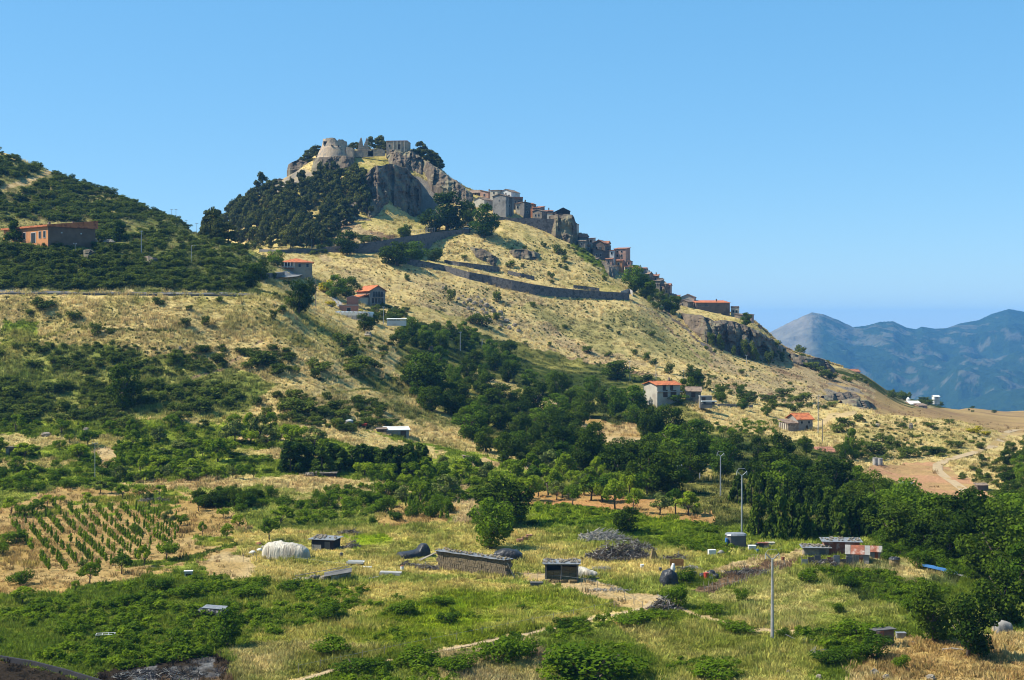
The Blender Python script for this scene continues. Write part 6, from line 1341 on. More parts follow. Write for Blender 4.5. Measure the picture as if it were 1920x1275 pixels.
# ------------------------------------------------------------------ poles
def pole(u, v, vtop, label, head='t', m=METAL, r=.13):
    p = P(u, v); h = M_PX(v - vtop, p.y); t = thing('utility_pole', label, 'pole', p)
    k = .90 if head == 'v' else 1.0
    MB().tube([(0, 0, -.4), (0, 0, h * k)], r, r * .65, 8).obj('mast', m, t)
    if head == 'v':
        w, z = h * .075, h * .9
        MB().tube([(0, 0, z - .15), (-w * 1.0, 0, z + h * .055)], .06).obj('arm', m, t); MB().tube([(0, 0, z - .15), (w * 1.0, 0, z + h * .055)], .06).obj('arm', m, t)
        MB().tube([(-w * 1.0, 0, z + h * .055), (-w * .6, 0, z + h * .095), (w * .6, 0, z + h * .095), (w * 1.0, 0, z + h * .055)], .03).obj('crossbar', m, t)
        for x in (-w, w): MB().tube([(x, 0, z + h * .05), (x, 0, z - .05)], .04).obj('insulator', WHITEW, t)
    elif head == 'd':
        for z in (.97, .72): MB().box(-.95, .95, -.06, .06, h * z - .07, h * z + .07).obj('crossbar', m, t)
        for x in (-.8, -.3, .4, .8): MB().tube([(x, 0, h * .97 + .071), (x, 0, h * .97 + .3)], .05).obj('insulator', WHITEW, t)
    elif head == 't':
        MB().box(-.5, .5, -.05, .05, h * .96 - .05, h * .96 + .05).obj('crossbar', m, t)
        for x in (-.4, .4): MB().tube([(x, 0, h * .96 + .051), (x, 0, h * .96 + .25)], .04).obj('insulator', WHITEW, t)
    elif head == 'l':
        MB().tube([(0, 0, h - .05), (.5, -.1, h + .12), (1.0, -.2, h + .1)], .04).obj('arm', m, t); MB().box(.9, 1.35, -.32, -.1, h + .04, h + .14).obj('lamp_head', WHITEW, t)
    return t
pole(1448, 1200, 1030, 'tall tapering power pole with forked arms in the dry field at the lower right', 'v', CONC, .17)
pole(1391, 1004, 878, 'tall pale pole with forked arms behind the grey hut', 'v', METAL, .15)
pole(1351, 932, 846, 'tall pale pole with forked head in the valley wood', 'v', METAL, .14)
pole(1270, 908, 872, 'power pole with two crossbars among the slope oaks', 'd')
pole(1312, 900, 862, 'thin pole on the bare bank left of the forked poles', 't')
pole(178, 900, 828, 'thin pole standing in the left plots above the vineyard', 't', METAL, .07)
pole(1256, 803, 768, 'power pole among trees below the country house', 't')
pole(1181, 716, 676, 'power pole above the dark oaks left of the country house', 't')
pole(1230, 712, 684, 'power pole just behind the country house roof', 't')
pole(1281, 716, 694, 'power pole on the dry slope right of the country house', 't')
pole(1206, 740, 720, 'short pole left of the white gable', 't', METAL, .09)
pole(1400, 685, 666, 'pole at the foot of the right crag', 't')
pole(1534, 812, 740, 'tall pole rising behind the orange roofed farmhouse', 't')
pole(1542, 828, 786, 'wooden pole in front of the farmhouse yard', 't', WOOD)
pole(592, 577, 523, 'tall power pole on the yellow spur left of the brick hut', 't', WOOD)
pole(719, 607, 574, 'pale pole below the three storey white house', 't')
pole(863, 658, 622, 'pole in the upper thicket', 't')
pole(904, 652, 636, 'short pole at the right edge of the upper thicket', 't')
pole(265, 478, 432, 'tall pale pole on the left hill', 't')
pole(359, 495, 461, 'street lamp beside the path on the left hill', 'l', METAL, .08)
pole(141, 484, 456, 'thin pole below the orange building', 't', METAL, .07)
for (u, v, vt, lab) in [(322, 408, 392, 'leaning post on the crest of the left hill, first of the row'), (330, 412, 391, 'tallest leaning post on the crest of the left hill'), (349, 418, 404, 'short post on the crest of the left hill'), (369, 426, 404, 'post at the lower end of the crest of the left hill')]: pole(u, v + 1, vt, lab, 't', WOOD, .08)
for (u, v, vt, lab) in [(694, 458, 438, 'street lamp at the left part of the upper road'), (800, 440, 424, 'street lamp in the middle of the upper road'), (845, 434, 424, 'street lamp near the parked cars on the upper road'), (584, 466, 446, 'street lamp by the terrace left of the upper road'), (422, 452, 444, 'street lamp among the pines at the foot of the castle hill')]: pole(u, v, vt, lab, 'l', METAL, .07)
p = P(566, 519); t = thing('road_sign', 'small white rectangular sign board beside the curving road', 'sign', p); MB().box(-.65, .65, -.03, .03, .7, 1.75).obj('board', WHITEW, t)
for x in (-.5, .5): MB().tube([(x, .06, -.2), (x, .06, 1.7)], .04).obj('post', METAL, t)
t = thing('road_railing', 'metal railing on the edge of the upper road', 'railing', (0, 0, 0))
pr = None
for i in range(16):
    u = 764 + i * 3.4; p = at(u, 437.5 - .12 * (u - 764), 613); MB().tube([(p.x, p.y, p.z - .8), (p.x, p.y, p.z + 1.0)], .05).obj('post', METAL, t)
    if pr is not None: MB().tube([pr + Vector((0, 0, .95)), p + Vector((0, 0, .95))], .04).obj('rail', METAL, t)
    pr = p

# ------------------------------------------------------------------ the farmyard in the clearing
TARPW = mat('white_tarpaulin', (.70, .63, .50), (.50, .44, .35), scale=1.2, rough=.6, bump=.9, bscale=2.5, stretch=(1.8, 1, .5), dirt=(.36, .31, .24))
TARPB = mat('black_tarpaulin', (.050, .050, .055), (.022, .022, .025), scale=1.5, rough=.4, bump=.7, bscale=3)
SHEET = mat('zinc_sheet', (.36, .365, .37), (.20, .20, .20), scale=1.5, rough=.45, metal=.25, bump=.2, stretch=(4, 1, 1))
RUST = mat('rusty_sheet', (.34, .11, .055), (.20, .07, .04), scale=1.4, rough=.8, bump=.3, dirt=(.48, .43, .38))
STRAWB = mat('straw_bale', (.40, .29, .13), (.24, .17, .08), scale=5, bump=1.0, bscale=12)
STRAWD = mat('old_straw_bale', (.29, .22, .13), (.15, .115, .07), scale=4, bump=1.0, bscale=10, dirt=(.08, .065, .05))
BLUE = mat('blue_paint', (.06, .20, .45), (.05, .15, .36), rough=.5, bump=.1)
TWIG = mat('dead_twig', (.17, .13, .10), (.07, .055, .045), scale=6)
TWIGL = mat('bleached_wood', (.46, .42, .37), (.26, .23, .20), scale=5)
def lump(name, prof_, length, m, parent, wrinkle=.08, seed=0, n=22):
    """a body draped in sheeting: cross sections (half width, height) along its length"""
    mb = MB(); rows = []; K = 16
    for i in range(n):
        s = i / (n - 1); x = (s - .5) * length
        hw = np.interp(s, [p[0] for p in prof_], [p[1] for p in prof_]); hh = np.interp(s, [p[0] for p in prof_], [p[2] for p in prof_])
        row = []
        for k in range(K + 1):
            a = math.pi * k / K; cx, sx = math.cos(a), math.sin(a)
            y = hw * math.copysign(abs(cx) ** .55, cx); z = hh * abs(sx) ** .6
            q = float(fbm(np.array([x * .9 + y * .5 + z * .6]), np.array([z * .7 - x * .25 + k * .04]), .7, 3, seed)[0]) * wrinkle * (1 if 0 < k < K else .3)
            row.append((x, y * (1 + q), z * (1 + q) - (.15 if k in (0, K) else 0)))
        rows.append(row)
    v = [p for r in rows for p in r]; f = [(i*(K+1) + k, i*(K+1) + k + 1, (i+1)*(K+1) + k + 1, (i+1)*(K+1) + k) for i in range(n - 1) for k in range(K)]
    f += [tuple(range(K, -1, -1)), tuple((n-1)*(K+1) + k for k in range(K + 1))]
    return mb.add(v, f).obj(name, m, parent, True)
def roof_stones(parent, w, d, z, n, seed, slope_=0.0):
    rr = random.Random(seed)
    for i in range(n):
        x, y = rr.uniform(-w/2, w/2), rr.uniform(.1, d - .1); r = rr.uniform(.12, .2)
        MB().blob((x, y, z + slope_ * y + r * .55), (r * 1.25, r, r * .7), seed + i, .25, 6, 4).obj('stone', BOULD, parent)
p = P(537, 1047); t = thing('covered_stack', 'big white tarpaulin draped over a long rounded stack', 'covered stack', p, R(-14))
lump('tarpaulin', [(0, 1.0, 1.3), (.06, 1.35, 2.0), (.25, 1.5, 2.35), (.6, 1.5, 2.15), (.85, 1.35, 1.75), (.95, 1.15, 1.4), (1, .8, .9)], 6.2, TARPW, t, .10, 3, 60)
MB().box(-2.8, 2.7, -1.25, 1.25, -.3, .25).obj('straw', STRAWB, t)
for x in (-1.9, -.4, 1.2): MB().tube([(x, -1.62, .1), (x + .05, -1.5, 1.5), (x + .1, -.7, 2.42 - .12 * abs(x)), (x + .1, .7, 2.42 - .12 * abs(x)), (x + .05, 1.5, 1.5), (x, 1.62, .1)], .02, n=4).obj('rope', TWIG, t)
def lean_shed(name, label, u, v, w, d, h, yaw, wm, rm, stones, cat='shed', slope_=.03, door=True):
    p = P(u, v); t = thing(name, label, cat, p, R(yaw))
    MB().box(-w/2, w/2, 0, .12, -.3, h).box(-w/2, w/2, d - .12, d, -.3, h + slope_ * d).box(-w/2, -w/2 + .12, .125, d - .125, -.3, h).box(w/2 - .12, w/2, .125, d - .125, -.3, h).obj('wall', wm, t)
    rf = MB().slab((-w/2 - .4, -.4, h + .06 - slope_ * .4), (w/2 + .4, -.4, h + .06 - slope_ * .4), (w/2 + .4, d + .4, h + .06 + slope_ * (d + .4)), (-w/2 - .4, d + .4, h + .06 + slope_ * (d + .4)), .05).obj('roof', rm, t)
    roof_stones(rf, w + .3, d + .2, h + .06, int(stones * 1.6), int(u), slope_)
    if door: MB().box(w*.12, w*.12 + .8, -.05, -.004, 0, h * .8).obj('door', DGREY, t)
    return t
t = lean_shed('stone_topped_shed', 'dark shed whose tin roof is weighed down with stones beside the white tarpaulin', 604, 1030, 3.2, 2.6, 1.35, -16, BLACKW, SHEET, 22)
t = thing('board', 'pale slatted board leaning against the stone topped shed', 'board', P(594, 1034), R(-10))
fr = MB().box(-.62, -.55, -.1, -.04, 0, .95).box(.55, .62, -.1, -.04, 0, .95).obj('frame', TWIGL, t)
for i in range(7): MB().box(-.54, .54, -.09 + i*.012, -.06 + i*.012, .03 + i * .13, .13 + i * .13).obj('slat', TWIGL, t)
for i, (u, v, lab, m) in enumerate([(487, 1036, 'white sack lying left of the big tarpaulin', WHITEW), (474, 1040, 'small pale sack at the left end of the yard', WHITEW), (494, 1031, 'grey sack tucked against the big tarpaulin', GREYW), (486, 1024, 'dull red bundle left of the big tarpaulin', RUST)]):
    tag(MB().blob((0, 0, .25), (.5, .4, .32), 80 + i, .18, 10, 7).obj('sack', m, smooth=True, loc=P(u, v)), lab, 'sack')
t = thing('covered_heap', 'black tarpaulin heap, flat in front and humped behind, alone in the yellow grass', 'covered heap', P(776, 1044), R(22))
lump('tarpaulin', [(0, 1.0, .55), (.06, 1.25, .7), (.5, 1.25, .85), (.62, 1.15, 1.0), (.74, 1.05, 1.75), (.92, 1.0, 1.7), (1, .8, 1.1)], 4.2, TARPB, t, .08, 9)
MB().box(-1.9, 1.7, -.95, .95, -.3, .3).obj('pallet', WOOD, t)
t = thing('covered_heap', 'black tarpaulin heap at the right end of the long straw stack', 'covered heap', P(951, 1050), R(-8))
lump('tarpaulin', [(0, .7, .6), (.1, 1.1, 1.2), (.4, 1.2, 1.5), (.8, 1.1, 1.35), (1, .8, .9)], 3.9, TARPB, t, .14, 12); MB().box(-1.7, 1.7, -.9, .9, -.3, .3).obj('pallet', WOOD, t)
t = thing('tin_trough', 'white tin trough on dark legs in the yellow grass', 'trough', P(667, 1060), R(-6))
MB().box(-1.1, 1.1, -.45, .45, .42, .48).box(-1.1, 1.1, -.5, -.455, .3, .6).box(-1.1, 1.1, .455, .5, .3, .6).obj('basin', WHITEW, t)
for x in (-.9, .9): MB().box(x-.06, x+.06, -.4, .4, -.2, .415).obj('leg', DGREY, t)
t = thing('pipe', 'short pale pipe lying below the tin trough', 'pipe', P(688, 1066)); MB().tube([(-.6, 0, .15), (.6, .1, .15)], .14, n=10).obj('tube', WHITEW, t); MB().tube([(.601, .1, .15), (.63, .1, .15)], .12, n=10).obj('mouth', BLACKW, t)
t = thing('fallen_wall', 'collapsed stone hut with a tilted dark roof sheet in the clearing', 'ruin', P(606, 1092), R(6))
rr = random.Random(8)
for i in range(24): x = rr.uniform(-3.4, .6); MB().blob((x, rr.uniform(.1, .9), .2 + rr.uniform(0, .5) * (1 - abs(x + 1) / 4)), (rr.uniform(.2, .42), .3, rr.uniform(.18, .3)), i, .25, 7, 5).obj('stone', BOULD, t)
MB().slab((.1, -.3, .75), (3.4, -.3, 1.25), (3.4, 1.5, 1.5), (.1, 1.5, 1.0), .06).obj('roof_sheet', DGREY, t)
MB().hexa([(.8, .0, -.3), (3.3, .3, -.3), (3.3, .5, -.3), (.8, .2, -.3), (1.0, .0, .72), (3.3, .3, 1.05), (3.3, .5, 1.05), (1.0, .2, .72)]).obj('slab', CONC, t)
MB().tube([(-3.4, .3, .8), (3.3, 1.2, 1.75)], .05).obj('beam', WOOD, t)
tag(MB().hexa([(-1.4,-.5,-.2),(1.5,-.6,-.2),(1.5,.5,-.2),(-1.3,.5,-.2),(-1.3,-.4,.35),(1.4,-.5,.28),(1.4,.45,.3),(-1.2,.45,.4)]).obj('concrete_slab', CONC, loc=P(732, 1077)), 'pale concrete slab lying in the grass of the clearing', 'slab')
t = thing('water_drum', 'small white drum with a rusty lid beside the concrete slab', 'drum', P(754, 1070)); MB().tube([(0, 0, -.1), (0, 0, .55)], .22, .22, 10).obj('body', WHITEW, t); MB().tube([(0, 0, .551), (0, 0, .66)], .2, .16, 10).obj('lid', RUST, t)
# straw stacks: every bale is a thing
def bale_mesh(m, seed, L=.92, Wd=.5, Hh=.42):
    r = random.Random(seed); j = lambda a: a + r.uniform(-.03, .03)
    mb = MB(); mb.hexa([(j(-L/2), j(0), j(0)), (j(L/2), j(0), j(0)), (j(L/2), j(Wd), j(0)), (j(-L/2), j(Wd), j(0)), (j(-L/2), j(0), j(Hh)), (j(L/2), j(0), j(Hh)), (j(L/2), j(Wd), j(Hh)), (j(-L/2), j(Wd), j(Hh))])
    for x in (-L/5, L/5): mb.box(x - .015, x + .015, -.035, Wd + .035, -.0, Hh + .02)
    return mb.mesh('bale', m)
BALED = [bale_mesh(STRAWD, i) for i in range(4)]; BALEL = [bale_mesh(STRAWB, 10 + i) for i in range(4)]
def bales(u0, v0, u1, v1, rows, n, deep, meshes, label, group, keep=1.0, seed=0):
    a, b = P(u0, v0), P(u1, v1); r = random.Random(seed); dv = (b - a); ang = math.atan2(dv.y, dv.x); back = Vector((-math.sin(ang), math.cos(ang), 0))
    for k in range(deep):
        for j in range(rows):
            for i in range(n):
                if r.random() > keep: continue
                q = a + dv * ((i + .5 + .25 * (j % 2)) / (n + .25)) + back * (k * .56 + r.uniform(-.05, .05)); q.z += j * .44 - .08
                o = link('straw_bale', meshes[r.randrange(len(meshes))], loc=q); o.rotation_euler = (r.uniform(-.03, .03), r.uniform(-.03, .03), ang + r.uniform(-.04, .04)); L_ = dv.length / (n + .25)
                o.scale = (L_ / .94, 1, 1); tag(o, label, 'straw bale', group)
    return a, b, ang, back
a, b, ang, back = bales(818, 1064, 950, 1084, 5, 12, 2, BALED, 'weathered dark straw bale in the long stack under a stone weighted tin roof', 'bales of the long stack', seed=4)
def stack_roof(a, b, ang, back, z, deep, n, name, label, seed):
    mid = (a + b) / 2; t = thing(name, label, 'roof', mid + Vector((0, 0, z)), ang); L = (b - a).length / 2; sl = 0
    dz = (b.z - a.z) / 2; k = 8; W_ = 2 * L / k
    for i in range(k):
        x0 = -L + i * W_; za = -dz + 2 * dz * i / k; zb = -dz + 2 * dz * (i + 1) / k
        MB().slab((x0 - .05, -.35, za + .03 * (i % 2)), (x0 + W_ - .06, -.35, zb + .03 * (i % 2)), (x0 + W_ - .06, deep, zb + .03 + .03 * (i % 2)), (x0 - .05, deep, za + .03 + .03 * (i % 2)), .03).obj('sheet', SHEET, t)
    rr = random.Random(seed)
    for i in range(n):
        x = -L + 2 * L * (i + rr.random()) / n; r = rr.uniform(.11, .19); MB().blob((x, rr.uniform(-.1, deep - .2), dz * x / L + .12 + r * .5), (r * 1.3, r, r * .75), seed + i, .25, 6, 4).obj('stone', BOULD if i % 3 else STRAWB, t)
    return t
stack_roof(a, b, ang, back, 2.2, 1.3, 64, 'tin_roof', 'line of tin sheets with stones covering the long straw stack', 30)
t = thing('ramp_board', 'dark boards sloping off the left end of the long straw stack', 'boards', P(808, 1054)); MB().slab((-1.6, 0, .1), (1.2, 0, 1.5), (1.2, .5, 1.55), (-1.6, .5, .15), .06).obj('plank', WOOD, t); MB().slab((-1.8, .55, .1), (1.0, .6, 1.3), (1.0, 1.0, 1.35), (-1.8, 1.0, .15), .06).obj('plank', WOOD, t)
t = thing('prop', 'grey beam propping the right end of the long straw stack', 'beam', P(958, 1086)); MB().tube([(-.4, 0, 2.0), (.5, -.3, 0)], .05).obj('beam', WOOD, t)
t = thing('hay_shelter', 'open fronted shelter on posts with straw bales inside and stones on its roof', 'shelter', P(1053, 1091), R(-3)); w, h = 3.9, 2.2
for x in (-w/2, -.1, w/2 - .14): MB().box(x, x + .14, 0, .14, -.4, h).obj('post', WOOD, t)
MB().box(-w/2, w/2, 2.3, 2.42, -.4, h).obj('back_wall', DGREY, t); MB().box(-w/2 - .06, -w/2 - .001, .2, 2.29, -.4, h).box(w/2 + .001, w/2 + .06, .2, 2.29, -.4, h).obj('side_wall', DGREY, t)
MB().box(-w/2 - .2, w/2 + .2, -.12, -.002, h - .16, h).obj('fascia', SHEET, t)
rf = MB().slab((-w/2 - .35, -.5, h + .08), (w/2 + .35, -.5, h + .08), (w/2 + .35, 2.6, h + .13), (-w/2 - .35, 2.6, h + .13), .06).obj('roof', SHEET, t); roof_stones(rf, w + .3, 2.4, h + .1, 44, 77, .02)
base = P(1053, 1091); rr = random.Random(5)
for j in range(4):
    for i in range(4):
        if (i, j) in ((0, 3), (1, 3)): continue
        o = link('straw_bale', BALEL[(i + j) % 4], loc=base + Vector((-1.45 + i * .96, .45 + rr.uniform(-.1, .12) + .1 * j, j * .44 - .05))); o.rotation_euler = (0, 0, R(-3) + rr.uniform(-.12, .12)); tag(o, 'golden straw bale stacked inside the open shelter', 'straw bale', 'bales in the open shelter')
for i in range(4):
    o = link('straw_bale', BALEL[i], loc=base + Vector((-1.9 + i * 1.1, -.5 - .3 * (i % 2), -.1))); o.rotation_euler = (0, 0, rr.uniform(-.5, .5)); tag(o, 'broken straw bale on the ground before the open shelter', 'straw bale', 'broken bales before the shelter')
t = thing('plastic_heap', 'crumpled white plastic sheeting spilling right of the open shelter', 'sheeting', P(1100, 1079), R(-8)); lump('sheet', [(0, .5, 1.4), (.2, .8, 1.1), (.55, .9, .75), (.85, .8, .5), (1, .4, .2)], 3.3, TARPW, t, .22, 21, 40)
tag(MB().box(-.75, .75, -.35, .35, -.1, .45).box(-.78, .78, -.38, .38, .451, .5).obj('dark_crate', DGREY, loc=P(1006, 1099)), 'long dark crate on the ground left of the open shelter', 'crate')
for i, (u, v, m, lab) in enumerate([(975, 1016, BRICKM, 'pile of pale bricks at the left, below the wide tree'), (984, 1012, BRICKM, 'pile of pale bricks in the middle, below the wide tree'), (992, 1008, BRICKM, 'pile of pale bricks at the right, below the wide tree')]):
    t = thing('brick_stack', lab, 'brick stack', P(u, v), R(14))
    for k in range(2):
        for j in range(2):
            for q in range(2): MB().box(-.45 + q * .46, -.01 + q * .46, -.3 + k * .32, 0 + k * .32, j * .22, .2 + j * .22).obj('brick', SOILM if False else m, t)
def sticks(name, label, u, v, rx, ry, rz, n, L, m, seed, cat='heap', r0=.05):
    n = int(n * .7)
    """a heap of branches: crossing sticks piled over a mound"""
    p = P(u, v); t = thing(name, label, cat, p); rr = random.Random(seed); mb = MB(); mb2 = MB()
    for i in range(n):
        a = rr.uniform(0, 6.28); q = math.sqrt(rr.random()); x, y = q * rx * math.cos(a), q * ry * math.sin(a); z = rz * (1 - q * q) * (.62 + .38 * math.sin(x * 1.9 + seed) * math.cos(y * 2.3 + x)) * rr.uniform(.35, 1.1) + .05
        th = rr.gauss(0, .7); e = rr.gauss(0.15, .55); l = L * rr.uniform(.4, 1.1)
        dx = Vector((math.cos(th) * math.cos(e), math.sin(th) * math.cos(e), math.sin(e))) * l / 2; c = Vector((x, y, z))
        (mb if i % 4 else mb2).tube([c - dx, c + Vector((rr.uniform(-.1, .1), rr.uniform(-.1, .1), .05)), c + dx], r0 * rr.uniform(.6, 1.5), r0 * .4, 4)
    o = mb.obj('branches', m, t); tag(o, kind='stuff'); o2 = mb2.obj('pale_branches', TWIGL, t); tag(o2, kind='stuff'); return t
sticks('brush_heap', 'largest brushwood heap, long and dark, in the middle of the yard', 1162, 1050, 4.8, 1.8, 3.0, 1700, 1.6, TWIG, 1)
sticks('brush_heap', 'upper hump of dry brushwood behind the largest heap', 1196, 1034, 2.6, 1.2, 1.7, 500, 1.4, TWIG, 2)
sticks('timber_heap', 'jumble of bleached timber and scrap uphill of the brushwood', 1132, 1012, 3.6, 1.3, 1.8, 360, 1.8, TWIGL, 3, r0=.07)
sticks('timber_heap', 'loose grey poles at the right end of the bleached timber', 1165, 1014, 2.0, .9, .8, 90, 1.8, TWIG, 4, r0=.04)
sticks('timber_heap', 'small pile of pale firewood beside the white plastic', 1128, 1070, 1.4, .9, .9, 160, 1.0, TWIGL, 5, r0=.05)
sticks('brush_heap', 'small brushwood mound above the rusty crate', 1264, 1050, 2.0, 1.0, 1.0, 320, 1.0, TWIG, 6)
sticks('rubbish_heap', 'scatter of broken slats and scrap right of the rusty crate', 1292, 1068, 1.9, .8, .5, 130, .8, TWIGL, 7)
sticks('dead_bush', 'dead brown bush with a leaning grey pole beside the path', 1245, 1143, 1.8, 1.0, 1.4, 340, 1.1, TWIG, 8, 'bush')
sticks('fallen_poles', 'long pale poles lying in the bushes right of the tall power pole', 1500, 1204, 1.8, .6, .3, 14, 2.8, TWIGL, 9, 'poles', .05)
sticks('fallen_poles', 'broken pale canes in the bushes at the lower right', 1545, 1228, 1.8, .7, .5, 20, 1.6, TWIGL, 10, 'poles', .04)
sticks('brush_heap', 'pile of pruned branches under the orchard tree by the vineyard', 290, 940, 2.6, .9, .9, 260, 1.2, TWIG, 11)
sticks('dead_bush', 'dry brown bush below the rusty screens', 1545, 1062, 2.0, .9, 1.3, 260, 1.0, TWIG, 12, 'bush')
p = P(1228, 1052); t = thing('straw_lump', 'leaning slab of old straw against the brushwood heap', 'straw', p, R(10)); MB().hexa([(-.6,0,-.2),(.6,0,-.2),(.6,.8,-.2),(-.6,.8,-.2),(-.3,.1,1.5),(.2,.1,1.2),(.2,.6,1.2),(-.3,.6,1.5)]).obj('straw', STRAWB, t)
t = thing('rusty_crate', 'rusty yellow crate standing on legs in front of the small brush mound', 'crate', P(1269, 1072), R(-4)); YRUST = mat('yellow_rust', (.36, .19, .05), (.22, .10, .035), bump=.3)
MB().box(-.85, .85, 0, .06, .75, 1.45).box(-.85, .85, .9, .96, .75, 1.45).box(-.85, -.79, .065, .895, .75, 1.45).box(.79, .85, .065, .895, .75, 1.45).box(-.78, .78, .065, .895, .75, .8).obj('box', YRUST, t)
for x in (-.75, .7):
    for y in (.05, .85): MB().box(x, x + .07, y, y + .07, -.3, .745).obj('leg', WOOD, t)
t = thing('covered_heap', 'black plastic heap with a white sack on top above the dark bush', 'covered heap', P(1254, 1096), R(10)); lump('sheet', [(0, .5, .8), (.2, .9, 1.5), (.6, .9, 1.9), (.9, .7, 1.5), (1, .4, .8)], 2.1, TARPB, t, .2, 31); MB().blob((.45, -.3, 2.0), (.28, .25, .55), 5, .2, 9, 7).obj('white_sack', WHITEW, t, True)
t = thing('red_barrel', 'bright red plastic barrel among black bags', 'barrel', P(1324, 1087)); MB().tube([(0, 0, -.1), (0, 0, .35), (0, 0, .8)], .3, .3, 14).obj('body', RED, t); MB().tube([(0, 0, .801), (0, 0, .86)], .31, .31, 14).obj('rim', RED, t)
for i, (u, v, r, m, lab) in enumerate([(1317, 1083, .5, TARPB, 'black rubbish bag left of the red barrel'), (1334, 1080, .62, TARPB, 'large black rubbish bag behind the red barrel'), (1342, 1084, .45, TARPB, 'small black rubbish bag at the right end of the pile'), (1332, 1087, .34, WHITEW, 'white rubbish bag right of the red barrel'), (1300, 1080, .5, GREYW, 'grey sack left of the rubbish pile'), (1352, 1040, .5, GREYW, 'grey bundle beside the white box')]):
    tag(MB().blob((0, 0, r * .5), (r, r * .8, r * .7), 60 + i, .2, 10, 7).obj('rubbish_bag', m, smooth=True, loc=P(u, v)), lab, 'bag')
t = thing('old_fridge', 'white box like an old fridge lying in the grass above the rubbish', 'fridge', P(1336, 1043), R(8)); MB().box(-.5, .5, 0, .6, -.1, .85).obj('body', WHITEW, t); MB().box(-.48, .48, -.06, -.004, 0, .82).obj('door', WHITEW, t)
t = thing('grey_hut', 'round cornered grey hut with pale lid roof under the forked pole', 'hut', P(1384, 1029), R(8))
mb = MB(); n = 10; ring = [(1.35 * math.copysign(abs(math.cos(2*math.pi*k/n + .3)) ** .6, math.cos(2*math.pi*k/n + .3)), 1.1 + 1.1 * math.copysign(abs(math.sin(2*math.pi*k/n + .3)) ** .6, math.sin(2*math.pi*k/n + .3))) for k in range(n)]
mb.add([(x, y, -.3) for x, y in ring] + [(x, y, 1.75) for x, y in ring], [(k, (k+1) % n, n + (k+1) % n, n + k) for k in range(n)] + [tuple(n + k for k in range(n))]).obj('wall', DGREY, t)
MB().add([(x*1.08, 1.1 + (y-1.1)*1.1, 1.76) for x, y in ring] + [(x*1.0, 1.1 + (y-1.1)*1.0, 1.98) for x, y in ring] + [(0, 1.1, 2.15)], [tuple(reversed(range(n)))] + [(k, (k+1) % n, n + (k+1) % n, n + k) for k in range(n)] + [(n + k, n + (k+1) % n, 2*n) for k in range(n)]).obj('roof', SHEET, t)
MB().box(-1.6, -1.37, .3, .9, .6, 1.4).obj('blue_drum', BLUE, t)
for i, (u, v, m, w, h, lab) in enumerate([(1410, 1030, WHITEW, .5, .5, 'white crate right of the grey hut'), (1424, 1028, TARPB, .5, .6, 'dark crate between white and rusty ones by the grey hut'), (1431, 1028, RUST, .75, .75, 'rust red box right of the grey hut'), (1444, 1024, TARPW, .6, .5, 'pale crate behind the rust red box')]):
    tag(MB().box(-w, w, -.4, .4, -.1, h).box(-w - .03, w + .03, -.43, .43, h + .001, h + .06).obj('scrap_box', m, loc=P(u, v)), lab, 'box')
# rusty huts
lean_shed('tin_shed', 'long shed with pale tin roof and patched rusty front behind the cypress screen', 1579, 1044, 4.6, 2.6, 2.0, -6, RUST, SHEET, 18)
lean_shed('low_pen', 'low stone pen with white stones along its tin roof left of the tin shed', 1531, 1044, 3.2, 2.0, 1.2, -4, STONE, SHEET, 26, 'pen')
def gable_hut(label, u, v, w, d, h, rh, yaw):
    p = P(u, v); t = thing('rusty_hut', label, 'hut', p, R(yaw)); a, b = -w/2, w/2
    MB().box(a, b, 0, d, -.3, h).add([(a, 0, h), (a, d, h), (a, d/2, h + rh)], [(0, 2, 1)]).add([(b, 0, h), (b, d, h), (b, d/2, h + rh)], [(0, 1, 2)]).obj('wall', GREYW, t)
    cut = [0, .22, .40, .78, 1]
    for i in range(4):
        x0 = a - .15 + cut[i] * (w + .3); x1 = a - .15 + cut[i + 1] * (w + .3) - .02
        m1 = [GREYW, RUST, RUST, GREYW][i]
        MB().slab((x0, -.25, h - .12), (x1, -.25, h - .12), (x1, d/2, h + rh + .05), (x0, d/2, h + rh + .05), .03).obj('sheet', m1, t); MB().slab((x0, d + .25, h - .12), (x1, d + .25, h - .12), (x1, d/2 + .01, h + rh + .05), (x0, d/2 + .01, h + rh + .05), .03).obj('sheet', RUST, t)
    for i in range(4): x0 = a + i * w / 4; MB().box(x0 + .01, x0 + w/4 - .01, -.06, -.004, 0, h - .12).obj('panel', [GREYW, GREYW, RUST, GREYW][i], t)
gable_hut('larger rusty hut with patchwork gable roof right of the tin shed', 1608, 1056, 2.9, 2.8, 1.3, .8, -14)
gable_hut('smaller rusty hut at the right end of the scrap sheds', 1640, 1047, 1.7, 1.9, 1.0, .5, -14)
t = thing('screen_fence', 'patched fence of grey screens and rusty panels before the scrap sheds', 'fence', P(1556, 1060))
for i in range(9):
    x = -3.6 + i * .82; MB().box(x, x + .76, -.02 + .06 * (i % 2), .03 + .06 * (i % 2), -.3, .8 + .25 * ((i * 7) % 3)).obj('panel', [GREYW, DGREY, RUST, TWIG, WOOD][(i * 3) % 5], t); MB().tube([(x - .03, .12, -.3), (x - .03, .12, 1.2)], .035).obj('post', WOOD, t)
t = thing('round_bale', 'round straw bale under a black lid beside the rusty huts', 'straw bale', P(1677, 1062)); MB().tube([(0, 0, -.2), (0, 0, .95)], .68, .66, 14).obj('straw', STRAWB, t); lid = MB().tube([(0, 0, .951), (0, 0, 1.15)], .74, .6, 14).obj('lid', TARPB, t); [MB().blob((x, y, 1.2), (.15, .13, .1), 3, .2, 6, 4).obj('stone', BOULD, lid) for x, y in ((-.3, 0), (.25, .1))]
